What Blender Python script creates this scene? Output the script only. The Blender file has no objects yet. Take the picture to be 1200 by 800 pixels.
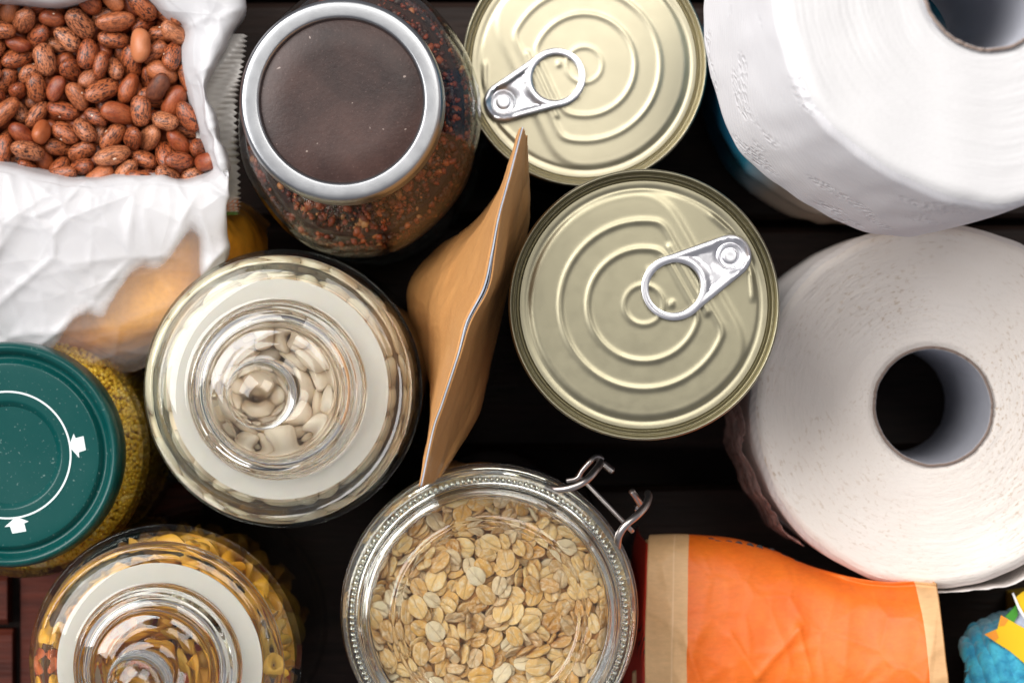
import bpy, math, random
import numpy as np
from mathutils import Vector, Matrix, Quaternion, noise
random.seed(7); RNG = np.random.default_rng(7)
SC = bpy.context.scene
COL = SC.collection
PI = math.pi
R = math.radians

# ------------------------------------------------------------------ camera, world, lamps, exposure
HC = 1.0                                   # camera height above the crate floor
KP = 3.18e-4                               # metres per photo pixel per metre of distance
cam_d = bpy.data.cameras.new('camera'); cam = bpy.data.objects.new('camera', cam_d); COL.objects.link(cam)
cam.location = (0, 0, HC); cam.rotation_euler = (0, 0, 0)
cam_d.sensor_width = 36; cam_d.lens = 36 / (1200 * KP); cam_d.clip_start = .01; cam_d.clip_end = 50
cam_d.dof.use_dof = True; cam_d.dof.focus_distance = HC - .15; cam_d.dof.aperture_fstop = 13
SC.camera = cam
world = bpy.data.worlds.new('World'); SC.world = world; world.use_nodes = True
bg = world.node_tree.nodes['Background']; bg.inputs[0].default_value = (.93, .92, 1, 1); bg.inputs[1].default_value = .25

def area(name, loc, target, sx, sy, power, color):
    d = bpy.data.lights.new(name, 'AREA'); d.shape = 'RECTANGLE'; d.size = sx; d.size_y = sy; d.energy = power; d.color = color
    o = bpy.data.objects.new(name, d); COL.objects.link(o); o.location = loc
    o.rotation_euler = (Vector(target) - Vector(loc)).to_track_quat('-Z', 'Y').to_euler()
    return o
area('window_light', (-1.75, 1.0, 2.45), (.05, 0, .1), 2.5, 2.0, 128, (1, .975, .95))
area('can_lid_fill', (.38, .80, 2.1), (0, 0, 0), .9, 1.0, 16, (1, .96, .90))  # added lamp, placed so the shorter can's lid reflects it and brightens
SC.view_settings.view_transform = 'Standard'; SC.view_settings.look = 'None'
SC.view_settings.exposure = 0.16; SC.view_settings.gamma = 1
SC.cycles.use_denoising = True
try: SC.cycles.denoiser = 'OPENIMAGEDENOISE'
except Exception: pass
SC.cycles.max_bounces = 14; SC.cycles.transmission_bounces = 12; SC.cycles.transparent_max_bounces = 24
SC.cycles.diffuse_bounces = 5; SC.cycles.glossy_bounces = 5
SC.cycles.caustics_refractive = True; SC.cycles.caustics_reflective = True; SC.cycles.blur_glossy = .6
SC.cycles.sample_clamp_indirect = 30

# settled pieces: place, turn and half-sizes in hundredths (cm), last number 1 where a piece is seen
PACKED = {}
PACKED['pinto'] = [
[326,118,139,40,17,-77,-47,56,33,27,1],[-250,-350,142,32,14,-73,58,48,33,27,1],[10,-34,158,92,-18,20,28,67,40,32,1],[-420,-138,153,19,-72,66,-8,51,33,27,1],
[-237,31,90,19,-94,-6,27,57,40,32,1],[259,265,79,1,-100,2,2,59,40,32,1],[-87,-346,105,1,-2,76,65,62,39,31,1],[210,324,39,66,44,-22,-57,57,38,31,1],
[144,330,143,26,-22,-20,92,66,41,33,1],[403,148,147,36,87,33,5,49,34,28,1],[409,218,143,32,67,-42,52,65,39,32,1],[227,-256,132,32,71,-63,6,57,39,32,1],
[-411,185,80,20,42,72,51,53,36,29,1],[17,228,121,16,-8,58,-79,53,34,28,1],[412,332,97,25,45,-44,-73,54,38,31,1],[-221,157,108,13,89,21,39,60,39,32,1],
[-331,-202,76,31,8,4,-95,58,40,32,1],[-157,-23,79,16,-37,-90,15,57,41,33,1],[-415,300,72,16,66,-68,-27,53,38,30,1],[-405,-188,99,37,25,-24,-86,57,41,33,1],
[391,-151,154,9,-13,-5,99,57,34,28,1],[-193,73,135,79,-6,4,-61,59,41,33,1],[-205,-275,78,57,27,-6,77,62,39,32,1],[147,201,110,6,47,-50,72,57,35,29,1],
[402,-226,162,27,86,-12,-43,62,41,33,1],[-412,-311,140,28,79,-41,36,52,35,28,1],[105,66,114,72,5,-22,65,63,41,33,1],[183,-343,137,15,-97,9,19,62,40,33,1],
[371,340,161,75,-8,58,31,55,38,31,1],[302,32,106,26,75,59,17,55,36,29,1],[-162,344,139,92,-17,-34,-13,54,39,32,1],[419,-16,158,43,-62,-38,54,54,36,30,1],
[-122,-178,125,94,-22,7,-24,53,36,29,1],[-414,-91,91,16,-60,-51,60,55,38,31,1],[304,-156,111,10,98,-15,-7,58,41,33,1],[-222,-23,129,74,2,28,-61,52,38,31,1],
[-3,337,51,38,22,36,-82,62,40,33,1],[255,-74,142,53,5,15,-83,66,40,33,1],[93,272,126,6,-90,42,-7,61,39,31,1],[221,330,108,6,-96,-25,-12,67,41,33,1],
[69,121,82,64,4,-2,-76,49,31,25,1],[-230,-47,63,26,45,-86,1,55,38,31,1],[-153,130,82,70,-71,10,5,49,35,28,1],[301,336,155,13,87,36,-31,61,36,29,1],
[-380,-341,89,17,12,-95,25,56,37,30,1],[-301,-271,83,29,7,32,-90,63,41,33,1],[7,115,88,41,-56,-23,69,55,36,29,1],[85,-324,150,20,39,-51,-74,66,41,34,1],
[-27,18,117,91,-11,17,35,59,38,31,1],[-398,62,75,92,14,-36,2,61,38,31,1],[239,230,131,51,-83,16,-15,60,39,32,1],[-219,260,132,19,10,23,-95,55,34,27,1],
[-131,-100,122,1,-15,-95,29,59,36,29,1],[-115,348,97,22,73,-47,44,43,31,25,1],[351,-82,142,26,-84,-48,1,54,35,28,1],[-420,106,115,14,-65,54,-51,50,35,28,1],
[-259,336,113,4,32,79,-53,66,41,33,1],[183,-55,112,20,-4,-97,-16,66,40,32,1],[-180,299,82,8,-8,84,-53,61,39,31,1],[340,190,156,65,59,-45,16,59,41,33,1],
[50,-284,102,39,-26,43,-77,57,40,32,1],[319,-60,84,15,-7,-91,37,67,41,34,1],[-420,-43,146,58,50,-61,-21,49,34,27,1],[420,170,87,1,-67,-70,25,51,32,26,1],
[-380,234,98,48,-4,-55,68,56,34,28,1],[403,-182,107,98,6,14,11,49,31,25,1],[134,328,82,79,18,-25,-53,45,30,25,1],[-223,-114,111,49,-74,-29,35,57,35,28,1],
[-100,38,122,50,-33,-76,-24,65,41,33,1],[130,149,82,56,-7,35,75,58,35,28,1],[-297,-96,81,35,83,-42,8,56,33,27,1],[-6,-163,102,6,69,-70,18,53,32,26,1],
[212,163,117,9,4,29,-95,57,36,29,1],[361,283,126,64,49,-58,-15,57,36,29,1],[297,265,140,10,32,52,79,59,35,28,1],[407,-299,138,29,83,-45,15,57,34,28,1],
[390,-125,93,17,17,40,-88,58,40,33,1],[5,-65,98,61,33,-48,-53,52,37,30,1],[-340,4,85,43,-7,33,-83,57,37,30,1],[165,10,90,46,49,23,70,53,34,27,1],
[47,-259,173,85,-50,6,19,65,39,32,1],[-271,-188,128,44,4,-45,78,59,37,30,1],[-195,-353,84,70,68,-11,20,50,32,26,1],[-282,288,78,80,37,-36,-31,50,32,26,1],
[-418,-5,83,73,15,-35,56,50,34,27,1],[385,37,197,59,60,30,45,59,39,32,1],[116,-201,157,34,51,12,-78,60,36,29,1],[144,119,174,19,-70,63,-28,62,40,33,1],
[-15,-125,145,67,-68,9,-30,46,34,27,1],[-147,-296,104,69,-51,1,51,48,35,29,1],[-332,-236,142,48,-47,40,-62,59,36,29,1],[-113,146,133,36,8,29,88,54,38,31,1],
[242,-335,176,42,-17,-88,14,59,38,31,1],[-379,289,151,72,64,-25,-7,55,33,27,1],[420,283,151,19,-68,-28,-65,54,33,27,1],[-372,-272,106,37,45,74,33,49,33,27,1],
[-399,347,181,29,-17,-63,-70,58,38,31,1],[65,-112,160,15,95,-7,-26,64,39,32,1],[-124,-326,167,15,-11,93,33,53,34,27,1],[-61,-297,146,57,76,-14,28,49,35,28,1],
[-331,-110,146,32,23,-58,-71,68,41,33,1],[-261,206,151,52,21,44,-70,55,40,32,1],[315,7,164,4,84,-54,-4,60,38,31,1],[-246,-243,162,57,-77,25,11,61,40,32,1],
[43,-193,141,41,-10,15,-90,56,35,29,1],[229,-141,175,2,15,95,-26,48,35,28,1],[-389,29,142,96,-22,15,-13,48,35,28,1],[153,252,171,19,-90,38,11,58,37,30,1],
[-360,-60,116,18,-72,44,51,51,36,29,1],[-15,-266,85,20,57,-77,-18,67,41,33,1],[46,281,170,16,40,85,30,53,35,28,1],[364,-46,202,89,36,-1,-28,49,32,26,1],
[421,84,137,5,74,60,-29,51,31,25,1],[57,202,172,85,52,8,4,68,40,33,1],[288,216,195,26,48,-72,43,45,33,26,1],[-3,-335,158,93,-22,-7,29,60,38,31,1],
[-34,271,177,43,9,-27,86,55,38,31,1],[6,54,165,56,-54,-44,45,51,31,25,1],[147,-344,207,92,37,-10,-6,55,35,29,1],[-51,-171,149,6,-45,-78,43,51,37,30,1],
[277,-277,180,4,-26,-21,-94,54,33,27,1],[-344,176,149,17,27,73,-61,64,39,31,1],[345,-235,127,9,79,1,-61,65,39,31,1],[-66,198,152,40,19,-12,89,63,41,33,1],
[-78,-53,147,37,-79,47,-14,54,37,30,1],[265,165,169,95,-3,25,-18,56,38,31,1],[-360,119,114,36,-62,2,70,54,36,29,1],[98,-27,142,63,-56,-41,36,56,39,32,1],
[151,-270,129,24,1,62,75,50,37,30,1],[374,-283,185,95,9,-29,9,48,34,28,1],[-67,-242,126,33,-91,-23,-9,53,35,28,1],[-87,291,115,50,-1,79,-34,56,40,33,1],
[-165,215,145,13,9,-47,87,48,33,27,1],[273,-211,142,38,-23,-78,44,55,36,29,1],[216,30,144,4,-98,19,-3,57,40,32,1],[-225,337,183,29,7,23,93,52,38,31,1],
[-151,-226,100,12,95,-1,-30,52,32,26,1],[-286,130,132,88,-44,8,-14,46,31,25,1],[-294,85,96,25,-18,-41,-86,63,41,33,1],[45,144,137,15,-1,-97,19,54,35,28,1],
[-290,-31,104,60,-42,-60,-34,54,35,28,1],[-153,-27,143,49,18,-18,-83,48,33,26,1],[394,-334,81,22,-19,-62,72,63,40,33,1],[171,-196,129,12,85,20,48,62,41,33,1],
[-151,247,94,29,-63,48,53,47,32,26,1],[189,101,135,29,16,4,-94,53,32,26,1],[4,294,108,32,13,-83,43,58,37,30,1],[-292,-339,95,32,-17,-92,-14,61,40,32,1],
[254,79,183,59,-30,6,-75,50,36,29,1],[-406,-235,147,42,-1,54,-72,56,34,28,1],[-42,92,143,18,61,-76,-10,55,38,31,1],[-141,66,83,51,-79,-34,7,51,35,29,1],
[-328,321,173,72,-32,36,49,54,34,28,1],[35,346,134,1,-7,50,87,55,37,30,1],[50,43,140,2,-85,31,-43,53,33,27,1],[309,-127,176,17,46,80,36,58,37,30,1],
[-313,256,123,9,-64,76,3,59,38,30,1],[146,-105,170,7,-72,69,-6,55,40,32,1],[-202,-177,146,73,20,62,20,53,39,31,1],[362,63,133,67,-9,-18,-72,47,31,25,1],
[165,-124,110,5,-1,81,58,55,36,29,1],[206,-26,180,86,18,-12,47,55,36,29,1],[-85,339,44,40,33,85,-7,51,37,30,1],[335,-339,142,13,-95,24,17,55,39,32,1],
[-249,-301,123,9,-49,-58,-65,50,31,25,1],[-357,-126,76,32,32,89,-4,47,33,26,0],[77,198,100,16,-19,48,-84,47,33,27,0],[-358,335,106,10,-24,-97,3,60,37,30,0],
[-227,-187,77,36,-9,-37,85,50,31,25,0],[176,264,61,21,79,13,-56,53,32,26,0],[-68,-44,83,44,-79,42,0,55,38,31,0],[128,-334,93,29,22,-59,-72,56,37,30,0],
[406,46,99,46,1,-49,-74,55,34,27,0],[-155,-328,30,22,51,81,17,46,33,27,0],[75,331,81,13,77,57,26,50,32,26,0],[134,-121,43,2,-28,-23,-93,60,40,33,0],
[-145,-135,27,96,-26,6,-2,51,32,26,0],[368,-270,32,36,6,-2,93,64,39,32,0],[-261,163,31,5,56,83,-3,65,39,31,0],[-22,114,28,72,-16,21,-64,56,34,27,0],
[417,143,31,65,14,-1,-75,53,34,28,0],[-418,-122,36,66,-5,37,65,48,35,28,0],[-338,313,39,16,90,-24,-32,53,37,30,0],[-168,186,83,21,25,11,-94,45,31,25,0],
[-238,224,77,23,94,19,15,56,34,27,0],[-302,-330,29,4,83,55,-6,51,36,29,0],[160,202,30,78,-23,23,-54,56,34,27,0],[104,-49,32,7,100,3,-5,58,37,30,0],
[51,-105,26,25,-96,11,-8,44,31,25,0],[-402,239,29,90,-25,-7,35,52,35,28,0],[-89,-1,32,6,-25,-97,-2,65,40,32,0],[356,313,43,64,44,35,52,66,41,34,0],
[423,-201,38,48,-48,-71,18,49,32,26,0],[322,147,32,93,-20,0,-31,54,37,30,0],[349,205,78,76,16,-4,-63,66,40,32,0],[-342,170,34,77,-24,11,-58,61,41,33,0],
[300,225,34,29,24,-79,-47,45,33,26,0],[193,-37,30,45,-18,-20,85,49,36,29,0],[-41,255,82,63,37,47,48,50,36,29,0],[-12,-148,36,27,-95,-11,-9,62,39,32,0],
[42,172,36,11,-6,-55,82,58,39,31,0],[-160,308,26,96,2,-7,25,44,31,25,0],[115,-270,50,68,32,-26,61,58,39,32,0],[-189,217,30,21,-86,-44,17,59,36,29,0],
[397,60,31,15,-4,27,95,55,34,28,0],[-45,208,31,95,24,12,13,52,34,27,0],[41,-226,31,6,51,86,-4,56,39,31,0],[169,-341,32,6,6,0,-100,64,40,32,0],
[105,99,36,28,-50,66,-49,56,40,33,0],[138,26,30,1,-98,-17,-7,54,36,29,0],[-176,17,28,16,81,53,21,48,31,25,0],[107,-192,29,5,63,77,-4,50,35,28,0],
[-345,67,37,44,-72,49,-22,56,40,33,0],[-408,126,39,36,6,-92,-15,49,32,26,0],[375,202,26,2,-97,-22,-7,45,31,25,0],[26,-300,28,95,-25,10,-14,48,34,27,0],
[247,40,26,7,29,95,-2,44,31,25,0],[-232,-341,27,7,36,-93,3,45,33,26,0],[-271,78,28,6,32,94,-2,56,33,27,0],[-404,350,29,96,26,11,3,45,32,26,0],
[-396,10,31,6,-7,28,95,50,33,27,0],[406,-100,35,17,-77,61,-5,63,41,33,0],[-239,287,30,11,-58,-77,25,50,36,29,0],[291,82,36,52,-80,22,-21,62,39,32,0],
[280,325,33,4,-80,60,6,57,41,33,0],[-300,-147,35,18,-97,13,-8,65,41,33,0],[351,-341,28,93,-6,-5,-36,45,33,27,0],[285,-224,71,4,32,-94,-3,62,40,33,0],
[-396,-343,33,96,24,6,-12,55,36,29,0],[185,94,27,5,10,-99,1,47,32,26,0],[253,-182,30,5,-59,81,4,54,36,29,0],[402,-6,27,96,-2,-5,-27,50,32,26,0],
[-94,266,33,7,10,-99,1,57,40,33,0],[-275,-63,27,96,2,7,-27,46,32,26,0],[-215,-183,28,87,27,3,42,44,31,25,0],[417,-257,80,74,11,-3,-67,52,34,28,0],
[139,326,28,75,4,-5,66,52,34,27,0],[-310,-228,26,3,90,43,-6,50,31,25,0],[223,209,52,41,71,33,-46,55,39,32,0],[98,-175,91,21,-73,65,8,56,35,29,0],
[186,-244,28,96,26,-6,12,43,30,25,0],[368,96,75,3,-90,-42,6,59,37,30,0],[262,97,122,3,-75,-66,-5,48,35,28,0],[229,21,80,32,-73,58,-17,61,40,32,0],
[94,221,28,27,78,-57,-8,45,30,25,0],[65,-346,58,32,17,-91,18,54,32,26,0],[226,128,65,52,-32,-12,78,53,36,29,0],[-92,96,33,5,67,74,-5,55,40,33,0],
[-6,3,48,47,-73,0,50,52,33,26,0],[113,267,65,73,42,-49,-22,47,33,27,0],[-168,-167,73,2,38,86,33,48,32,26,0],[287,162,87,29,-76,54,-23,63,39,31,0],
[216,-292,79,10,32,93,-14,57,40,33,0],[-57,169,79,4,-15,94,30,64,39,32,0],[300,-292,101,26,-85,2,45,62,38,31,0],[-66,-214,81,28,-87,-39,-2,49,31,25,0],
[213,-110,45,27,-86,28,32,53,35,28,0],[50,-5,88,2,-85,52,-6,49,34,28,0],[58,-103,87,41,-36,47,-69,57,38,30,0],[-150,-103,68,3,99,7,-8,47,32,26,0],
[-386,-280,39,26,-93,6,25,55,35,29,0],[-48,84,81,84,-2,24,-49,53,36,29,0],[412,-34,93,73,38,43,38,61,38,31,0],[-206,351,43,71,-65,15,23,55,34,28,0],
[-196,90,52,58,65,26,-42,56,38,31,0],[223,-174,81,15,-65,74,-11,52,37,30,0],[115,-36,85,70,-2,19,69,44,32,26,0],[-100,219,89,52,23,61,-55,48,33,27,0],
[-371,-55,31,100,0,-6,3,56,39,31,0],[-164,-239,32,27,-96,-3,-6,59,37,30,0],[346,-178,30,26,-7,2,96,55,37,30,0],[333,0,51,14,37,29,-87,57,41,33,0],
[56,12,30,29,-50,65,-49,48,32,26,0],[-225,-117,39,40,-19,86,27,43,31,25,0],[172,-182,45,34,-19,-89,-21,55,34,28,0],[74,330,27,56,-2,-1,-83,53,32,26,0],
[-88,-88,29,2,-91,41,5,49,35,28,0],[-60,-341,38,92,36,-5,12,63,39,32,0],[-41,-241,30,5,-58,81,4,57,35,29,0],[-140,165,31,26,-1,27,-93,53,37,30,0],
[-5,-60,30,25,2,28,-93,52,34,28,0],[417,273,45,64,17,-52,-54,56,40,32,0],[-277,4,33,55,-83,-4,9,59,36,29,0],[-312,245,42,16,17,-74,63,57,35,28,0],
[314,-354,82,5,-13,-72,-68,47,31,25,0],[-307,168,86,12,-92,36,5,50,35,29,0],[263,-49,40,37,31,-88,-2,50,34,27,0],[35,86,37,35,43,-75,-36,56,36,29,0],
[-76,-132,80,18,-22,87,-40,65,38,31,0],[-174,-67,27,3,-37,93,1,50,33,26,0],[-249,-256,35,73,16,15,-65,56,34,28,0],[39,-198,84,33,63,-70,-1,48,30,25,0],
[-99,-286,52,45,10,85,-25,57,35,29,0],[28,251,47,11,53,76,-36,62,41,34,0],[168,86,79,29,20,-23,-91,45,30,25,0],[-99,-189,36,9,-8,86,49,48,35,28,0],
[309,-106,40,91,-32,14,23,62,39,31,0],[304,333,91,83,-15,22,50,53,31,26,0],[276,-311,33,4,78,62,-5,68,41,33,0],[-398,-203,31,40,-6,-2,-92,63,39,31,0],
]
PACKED['white'] = [
[379,11,95,24,64,-29,-67,68,46,33,1],[270,98,489,20,14,-97,9,83,55,39,1],[168,-253,479,67,34,-32,-58,95,57,41,1],[171,28,486,91,25,-31,-11,90,54,39,1],
[-118,-140,480,9,-45,-87,-15,83,55,40,1],[-230,-60,523,24,-15,10,-96,96,55,40,1],[222,-124,332,3,-74,67,-8,70,46,33,1],[253,-232,522,27,-86,31,29,89,54,39,1],
[-140,130,490,83,-4,-41,-38,96,56,40,1],[178,321,518,96,10,-1,-28,77,50,36,1],[-274,130,549,3,-93,-37,-3,79,51,37,1],[246,-80,512,73,-60,31,-11,79,54,39,1],
[-53,-218,572,61,-51,45,-41,81,52,38,1],[360,31,489,34,-63,-69,-10,90,56,40,1],[-346,26,540,52,69,-39,-31,91,57,41,1],[134,-313,542,70,0,2,-71,76,49,35,1],
[-99,236,496,18,87,-35,31,90,57,41,1],[285,192,495,7,-26,-29,-92,89,54,39,1],[337,-66,503,17,-25,-70,65,73,44,32,1],[8,199,481,92,-22,-16,-27,88,55,40,1],
[-143,-345,584,7,-39,-9,91,70,45,33,1],[143,148,550,41,91,-9,-7,90,57,41,1],[-329,169,493,82,-11,-5,57,71,46,33,1],[-138,-214,513,0,-9,-13,99,68,43,31,1],
[-6,179,571,64,39,-54,-39,76,44,32,1],[-340,-122,578,12,-76,61,-19,83,55,40,1],[151,222,478,52,-83,-16,12,81,50,36,1],[34,-296,553,58,12,-42,69,71,46,33,1],
[301,-173,460,34,-92,2,20,78,50,36,1],[-100,-298,548,24,59,49,59,78,48,34,1],[79,332,477,0,-59,-76,26,81,51,37,1],[238,-137,409,32,-49,-78,23,84,57,41,1],
[281,-53,291,7,-89,-46,1,71,43,31,1],[-94,-362,417,61,-76,21,-3,82,52,37,1],[37,48,466,76,60,-19,18,81,49,35,1],[5,-358,349,28,-35,-89,-11,74,45,32,1],
[224,-301,256,13,31,-43,-84,77,50,36,1],[140,-132,612,55,-83,-12,2,72,47,34,1],[344,-128,344,75,41,51,-1,88,50,36,1],[273,108,355,4,-51,-9,-86,91,56,41,1],
[-319,-123,420,27,-18,-32,-89,81,50,36,1],[124,-291,386,10,-99,-5,-10,81,53,39,1],[330,-44,356,17,95,24,5,89,52,38,1],[203,-287,331,35,15,91,-13,88,54,39,1],
[200,-205,282,86,44,-20,-16,80,47,34,1],[304,127,563,97,-3,-2,23,82,56,40,1],[332,143,391,11,39,-11,91,72,45,33,1],[19,-327,429,16,66,-70,-22,86,57,41,1],
[189,317,428,2,-32,-83,46,89,55,40,1],[227,-267,434,60,47,-44,-47,69,46,33,1],[102,-362,457,59,-69,23,35,87,52,37,1],[322,-74,429,1,-23,-96,16,82,52,37,1],
[-232,60,526,47,77,35,25,86,51,37,1],[29,94,545,50,-34,44,66,80,53,38,1],[372,71,401,63,-14,-71,29,82,48,35,1],[302,-228,371,74,34,58,-7,86,49,35,1],
[286,27,428,8,90,17,-40,83,50,36,1],[71,-148,488,16,-60,-77,-13,95,57,41,1],[-35,-332,495,30,-72,62,-13,82,49,35,1],[-369,-34,465,62,45,-60,-23,97,57,41,1],
[256,213,414,86,3,31,41,95,55,40,1],[220,-286,167,33,19,-3,-92,92,55,39,1],[288,239,561,52,1,55,65,78,49,35,1],[364,57,614,59,-43,-68,-11,74,51,37,1],
[-54,-308,644,34,-86,-5,37,79,53,38,1],[41,265,552,83,-28,33,-35,86,50,36,1],[-58,301,543,24,-7,-88,40,71,49,35,1],[-319,-190,645,27,-79,54,11,68,47,34,1],
[73,307,639,68,-44,-30,51,90,56,40,1],[226,115,630,4,-74,-54,-40,87,50,36,1],[-67,-85,612,60,51,14,-60,86,54,39,1],[-155,-216,591,35,-12,83,-42,87,53,38,1],
[-239,133,650,52,16,9,-84,82,49,36,1],[2,-180,642,13,-80,58,7,91,57,41,1],[-263,208,617,25,9,-29,92,70,48,35,1],[169,305,633,17,-84,-9,51,93,54,39,1],
[125,-210,584,45,-5,-66,-60,93,54,39,1],[-98,332,644,53,9,34,-77,79,46,33,1],[-145,238,590,84,-31,28,34,76,52,37,1],[195,-25,594,27,-45,57,-63,80,49,35,1],
[298,-237,590,47,-10,52,-71,74,44,31,1],[-193,300,673,17,-93,-30,-15,80,53,38,1],[90,202,618,53,78,25,20,86,52,38,1],[146,-318,610,19,-72,65,-14,66,46,33,1],
[-234,-224,660,70,38,7,59,98,56,40,1],[255,270,625,41,40,79,-18,74,43,31,1],[-192,47,617,82,-55,-14,-13,71,45,33,1],[69,-328,634,20,-51,-75,37,78,48,35,1],
[-223,-73,648,20,-3,-29,93,75,51,36,1],[315,163,648,8,30,81,49,85,51,37,1],[-68,188,605,63,-29,55,-47,71,49,35,1],[196,219,579,20,35,89,-21,85,53,38,1],
[-170,-300,640,46,84,5,29,80,46,33,1],[255,-163,601,40,32,-86,-2,79,46,33,1],[-188,-16,595,92,-32,-18,-13,72,46,33,1],[-37,371,577,9,-10,-75,-65,82,55,39,1],
[-34,-9,460,79,-55,-13,-24,79,50,36,1],[133,-77,543,64,22,17,71,85,52,38,1],[-287,16,601,37,-56,-58,47,74,50,36,1],[-156,113,600,17,-9,-39,90,80,50,36,1],
[221,-300,553,45,-30,-79,-29,69,43,31,1],[-344,126,605,78,-22,-6,58,78,54,39,1],[40,-166,565,16,-1,-98,-15,77,45,32,1],[50,-5,537,17,-88,30,32,81,55,39,1],
[-69,76,487,9,-55,81,-20,78,46,33,1],[280,20,567,63,-24,74,10,80,51,37,1],[-112,-46,535,59,-69,23,33,69,46,33,1],[-259,-275,563,60,72,-17,-30,75,49,35,1],
[362,-33,565,21,82,31,-43,70,47,34,1],[-162,187,542,92,-16,-18,-32,81,48,35,1],[208,-142,524,63,-24,73,9,73,43,31,1],[-157,-119,567,0,-37,-85,-37,81,53,38,1],
[-8,327,648,47,-72,-47,18,80,55,40,1],[-181,319,592,27,-14,33,-89,81,50,36,1],[340,-154,551,43,63,12,63,76,53,38,1],[131,52,559,54,-22,27,77,78,52,37,1],
[2,-367,569,1,11,22,-97,82,53,38,1],[30,-76,584,51,-83,10,-20,80,55,40,1],[-359,3,649,27,50,-19,-80,99,57,41,1],[110,105,625,10,-12,-97,-17,72,48,35,1],
[101,318,560,46,-31,-26,79,77,47,34,1],[-102,26,562,60,-76,-16,-22,93,54,39,1],[281,-54,629,32,-27,90,8,85,53,38,1],[-274,241,548,89,34,25,19,84,51,37,1],
[118,-360,328,63,-69,16,32,72,48,35,1],[-244,-164,594,2,74,-67,-5,81,46,33,1],[351,-51,130,79,53,-29,-10,67,44,32,1],[325,178,90,57,-66,47,-12,84,54,39,1],
[319,-120,145,8,-43,-90,-4,78,47,34,1],[275,30,95,8,8,-5,-99,77,52,37,1],[218,-150,134,6,-61,-67,42,81,54,39,1],[83,-354,246,11,-20,-30,-93,91,54,39,1],
[331,176,305,13,50,63,58,86,52,37,1],[-6,-363,107,4,-15,-1,99,79,52,37,1],[154,307,231,52,-27,62,-52,71,48,35,1],[325,114,143,2,28,86,43,75,52,37,1],
[226,240,172,96,20,17,12,90,54,39,1],[-95,-332,140,32,32,13,-88,85,54,39,1],[293,-183,189,20,-89,39,14,75,48,34,1],[330,194,194,61,63,-33,-35,72,43,31,1],
[-6,-376,190,4,0,78,-63,73,49,35,1],[180,286,127,14,30,-67,-66,80,52,37,1],[288,-234,118,46,-2,1,-89,72,44,32,1],[303,-90,227,32,93,-14,6,98,56,41,1],
[112,328,168,93,22,1,28,74,47,34,1],[121,-230,133,13,7,-36,92,82,56,40,1],[248,251,252,20,-82,54,-3,91,56,40,1],[371,12,188,17,65,74,6,77,45,33,1],
[103,-324,151,66,37,-3,-65,78,52,37,1],[260,24,243,91,5,2,-41,83,49,35,1],[203,298,325,14,41,90,-9,85,51,37,1],[295,-192,262,17,-71,66,18,84,53,38,1],
[305,105,225,1,96,-29,3,91,54,39,1],[361,16,275,40,-67,62,-2,80,53,38,1],[-76,-365,304,24,26,-54,76,87,55,39,1],[74,345,98,6,100,-3,-5,94,57,41,1],
[266,240,34,79,4,5,-61,70,47,34,0],[246,-248,56,29,25,-25,89,76,47,34,0],[-237,267,84,31,9,94,7,65,43,31,0],[89,99,414,93,-11,12,-32,66,45,32,0],
[208,-140,229,86,2,-44,-24,65,43,31,0],[-350,124,113,25,-55,74,31,69,45,32,0],[-321,-185,117,49,-23,27,80,81,46,33,0],[-287,-216,40,13,-64,-75,-11,72,46,33,0],
[187,-328,61,39,-9,-71,-59,74,50,36,0],[136,-76,463,8,18,98,4,79,48,35,0],[-372,-29,153,66,-6,65,-36,72,50,36,0],[244,-58,112,12,47,53,70,67,46,33,0],
[19,-252,31,6,29,96,-2,66,43,31,0],[-87,-232,36,34,-15,-19,91,67,46,33,0],[-58,-351,34,2,-25,97,1,72,45,33,0],[-217,-285,158,30,6,1,95,83,57,41,0],
[196,193,79,45,6,37,-81,82,54,39,0],[126,264,40,77,-3,4,63,93,55,40,0],[-160,-308,45,2,8,-23,-97,82,56,40,0],[-256,81,41,5,-37,93,1,97,57,41,0],
[-319,156,38,26,-10,14,-95,79,50,36,0],[-357,67,151,29,-71,-61,-19,80,48,35,0],[-329,45,236,40,-4,-13,91,89,57,41,0],[-327,174,210,7,-79,-54,28,64,43,31,0],
[-105,221,411,57,-26,7,77,79,48,35,0],[-284,244,440,37,81,14,43,79,49,35,0],[-245,-47,206,63,51,4,58,71,45,32,0],[-223,189,472,47,-19,-13,-85,77,45,33,0],
[30,305,35,5,56,-82,3,73,49,35,0],[-153,205,122,7,60,-69,39,83,56,40,0],[-334,-36,43,54,81,20,3,71,43,31,0],[-91,-236,122,32,-7,91,24,95,55,40,0],
[-271,188,114,8,27,46,84,91,56,41,0],[75,-156,406,11,-78,-62,0,80,50,36,0],[-192,204,36,31,-5,2,95,79,51,36,0],[-374,32,50,60,15,-51,-59,72,44,32,0],
[66,-346,47,1,36,-89,-27,84,56,40,0],[27,258,122,18,-31,-90,-26,90,56,40,0],[-71,252,157,36,28,75,48,67,45,33,0],[-189,-195,36,85,-4,-9,52,76,47,34,0],
[-243,-255,91,6,-7,-100,-2,81,48,34,0],[266,-151,50,78,45,-29,-32,86,50,36,0],[253,-19,33,83,-3,-5,-55,66,46,33,0],[-241,220,206,27,-83,8,48,87,56,40,0],
[-101,341,35,44,-16,19,-86,75,45,33,0],[229,117,82,18,-68,50,50,93,55,39,0],[-233,-124,106,5,-71,67,21,94,54,39,0],[-331,-104,130,43,75,50,-4,82,47,34,0],
[344,-94,55,73,1,33,60,83,57,41,0],[-189,318,60,43,-19,88,-9,70,49,35,0],[-277,-95,44,95,24,2,19,90,54,39,0],[-254,67,195,8,-90,42,-12,72,48,35,0],
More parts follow.
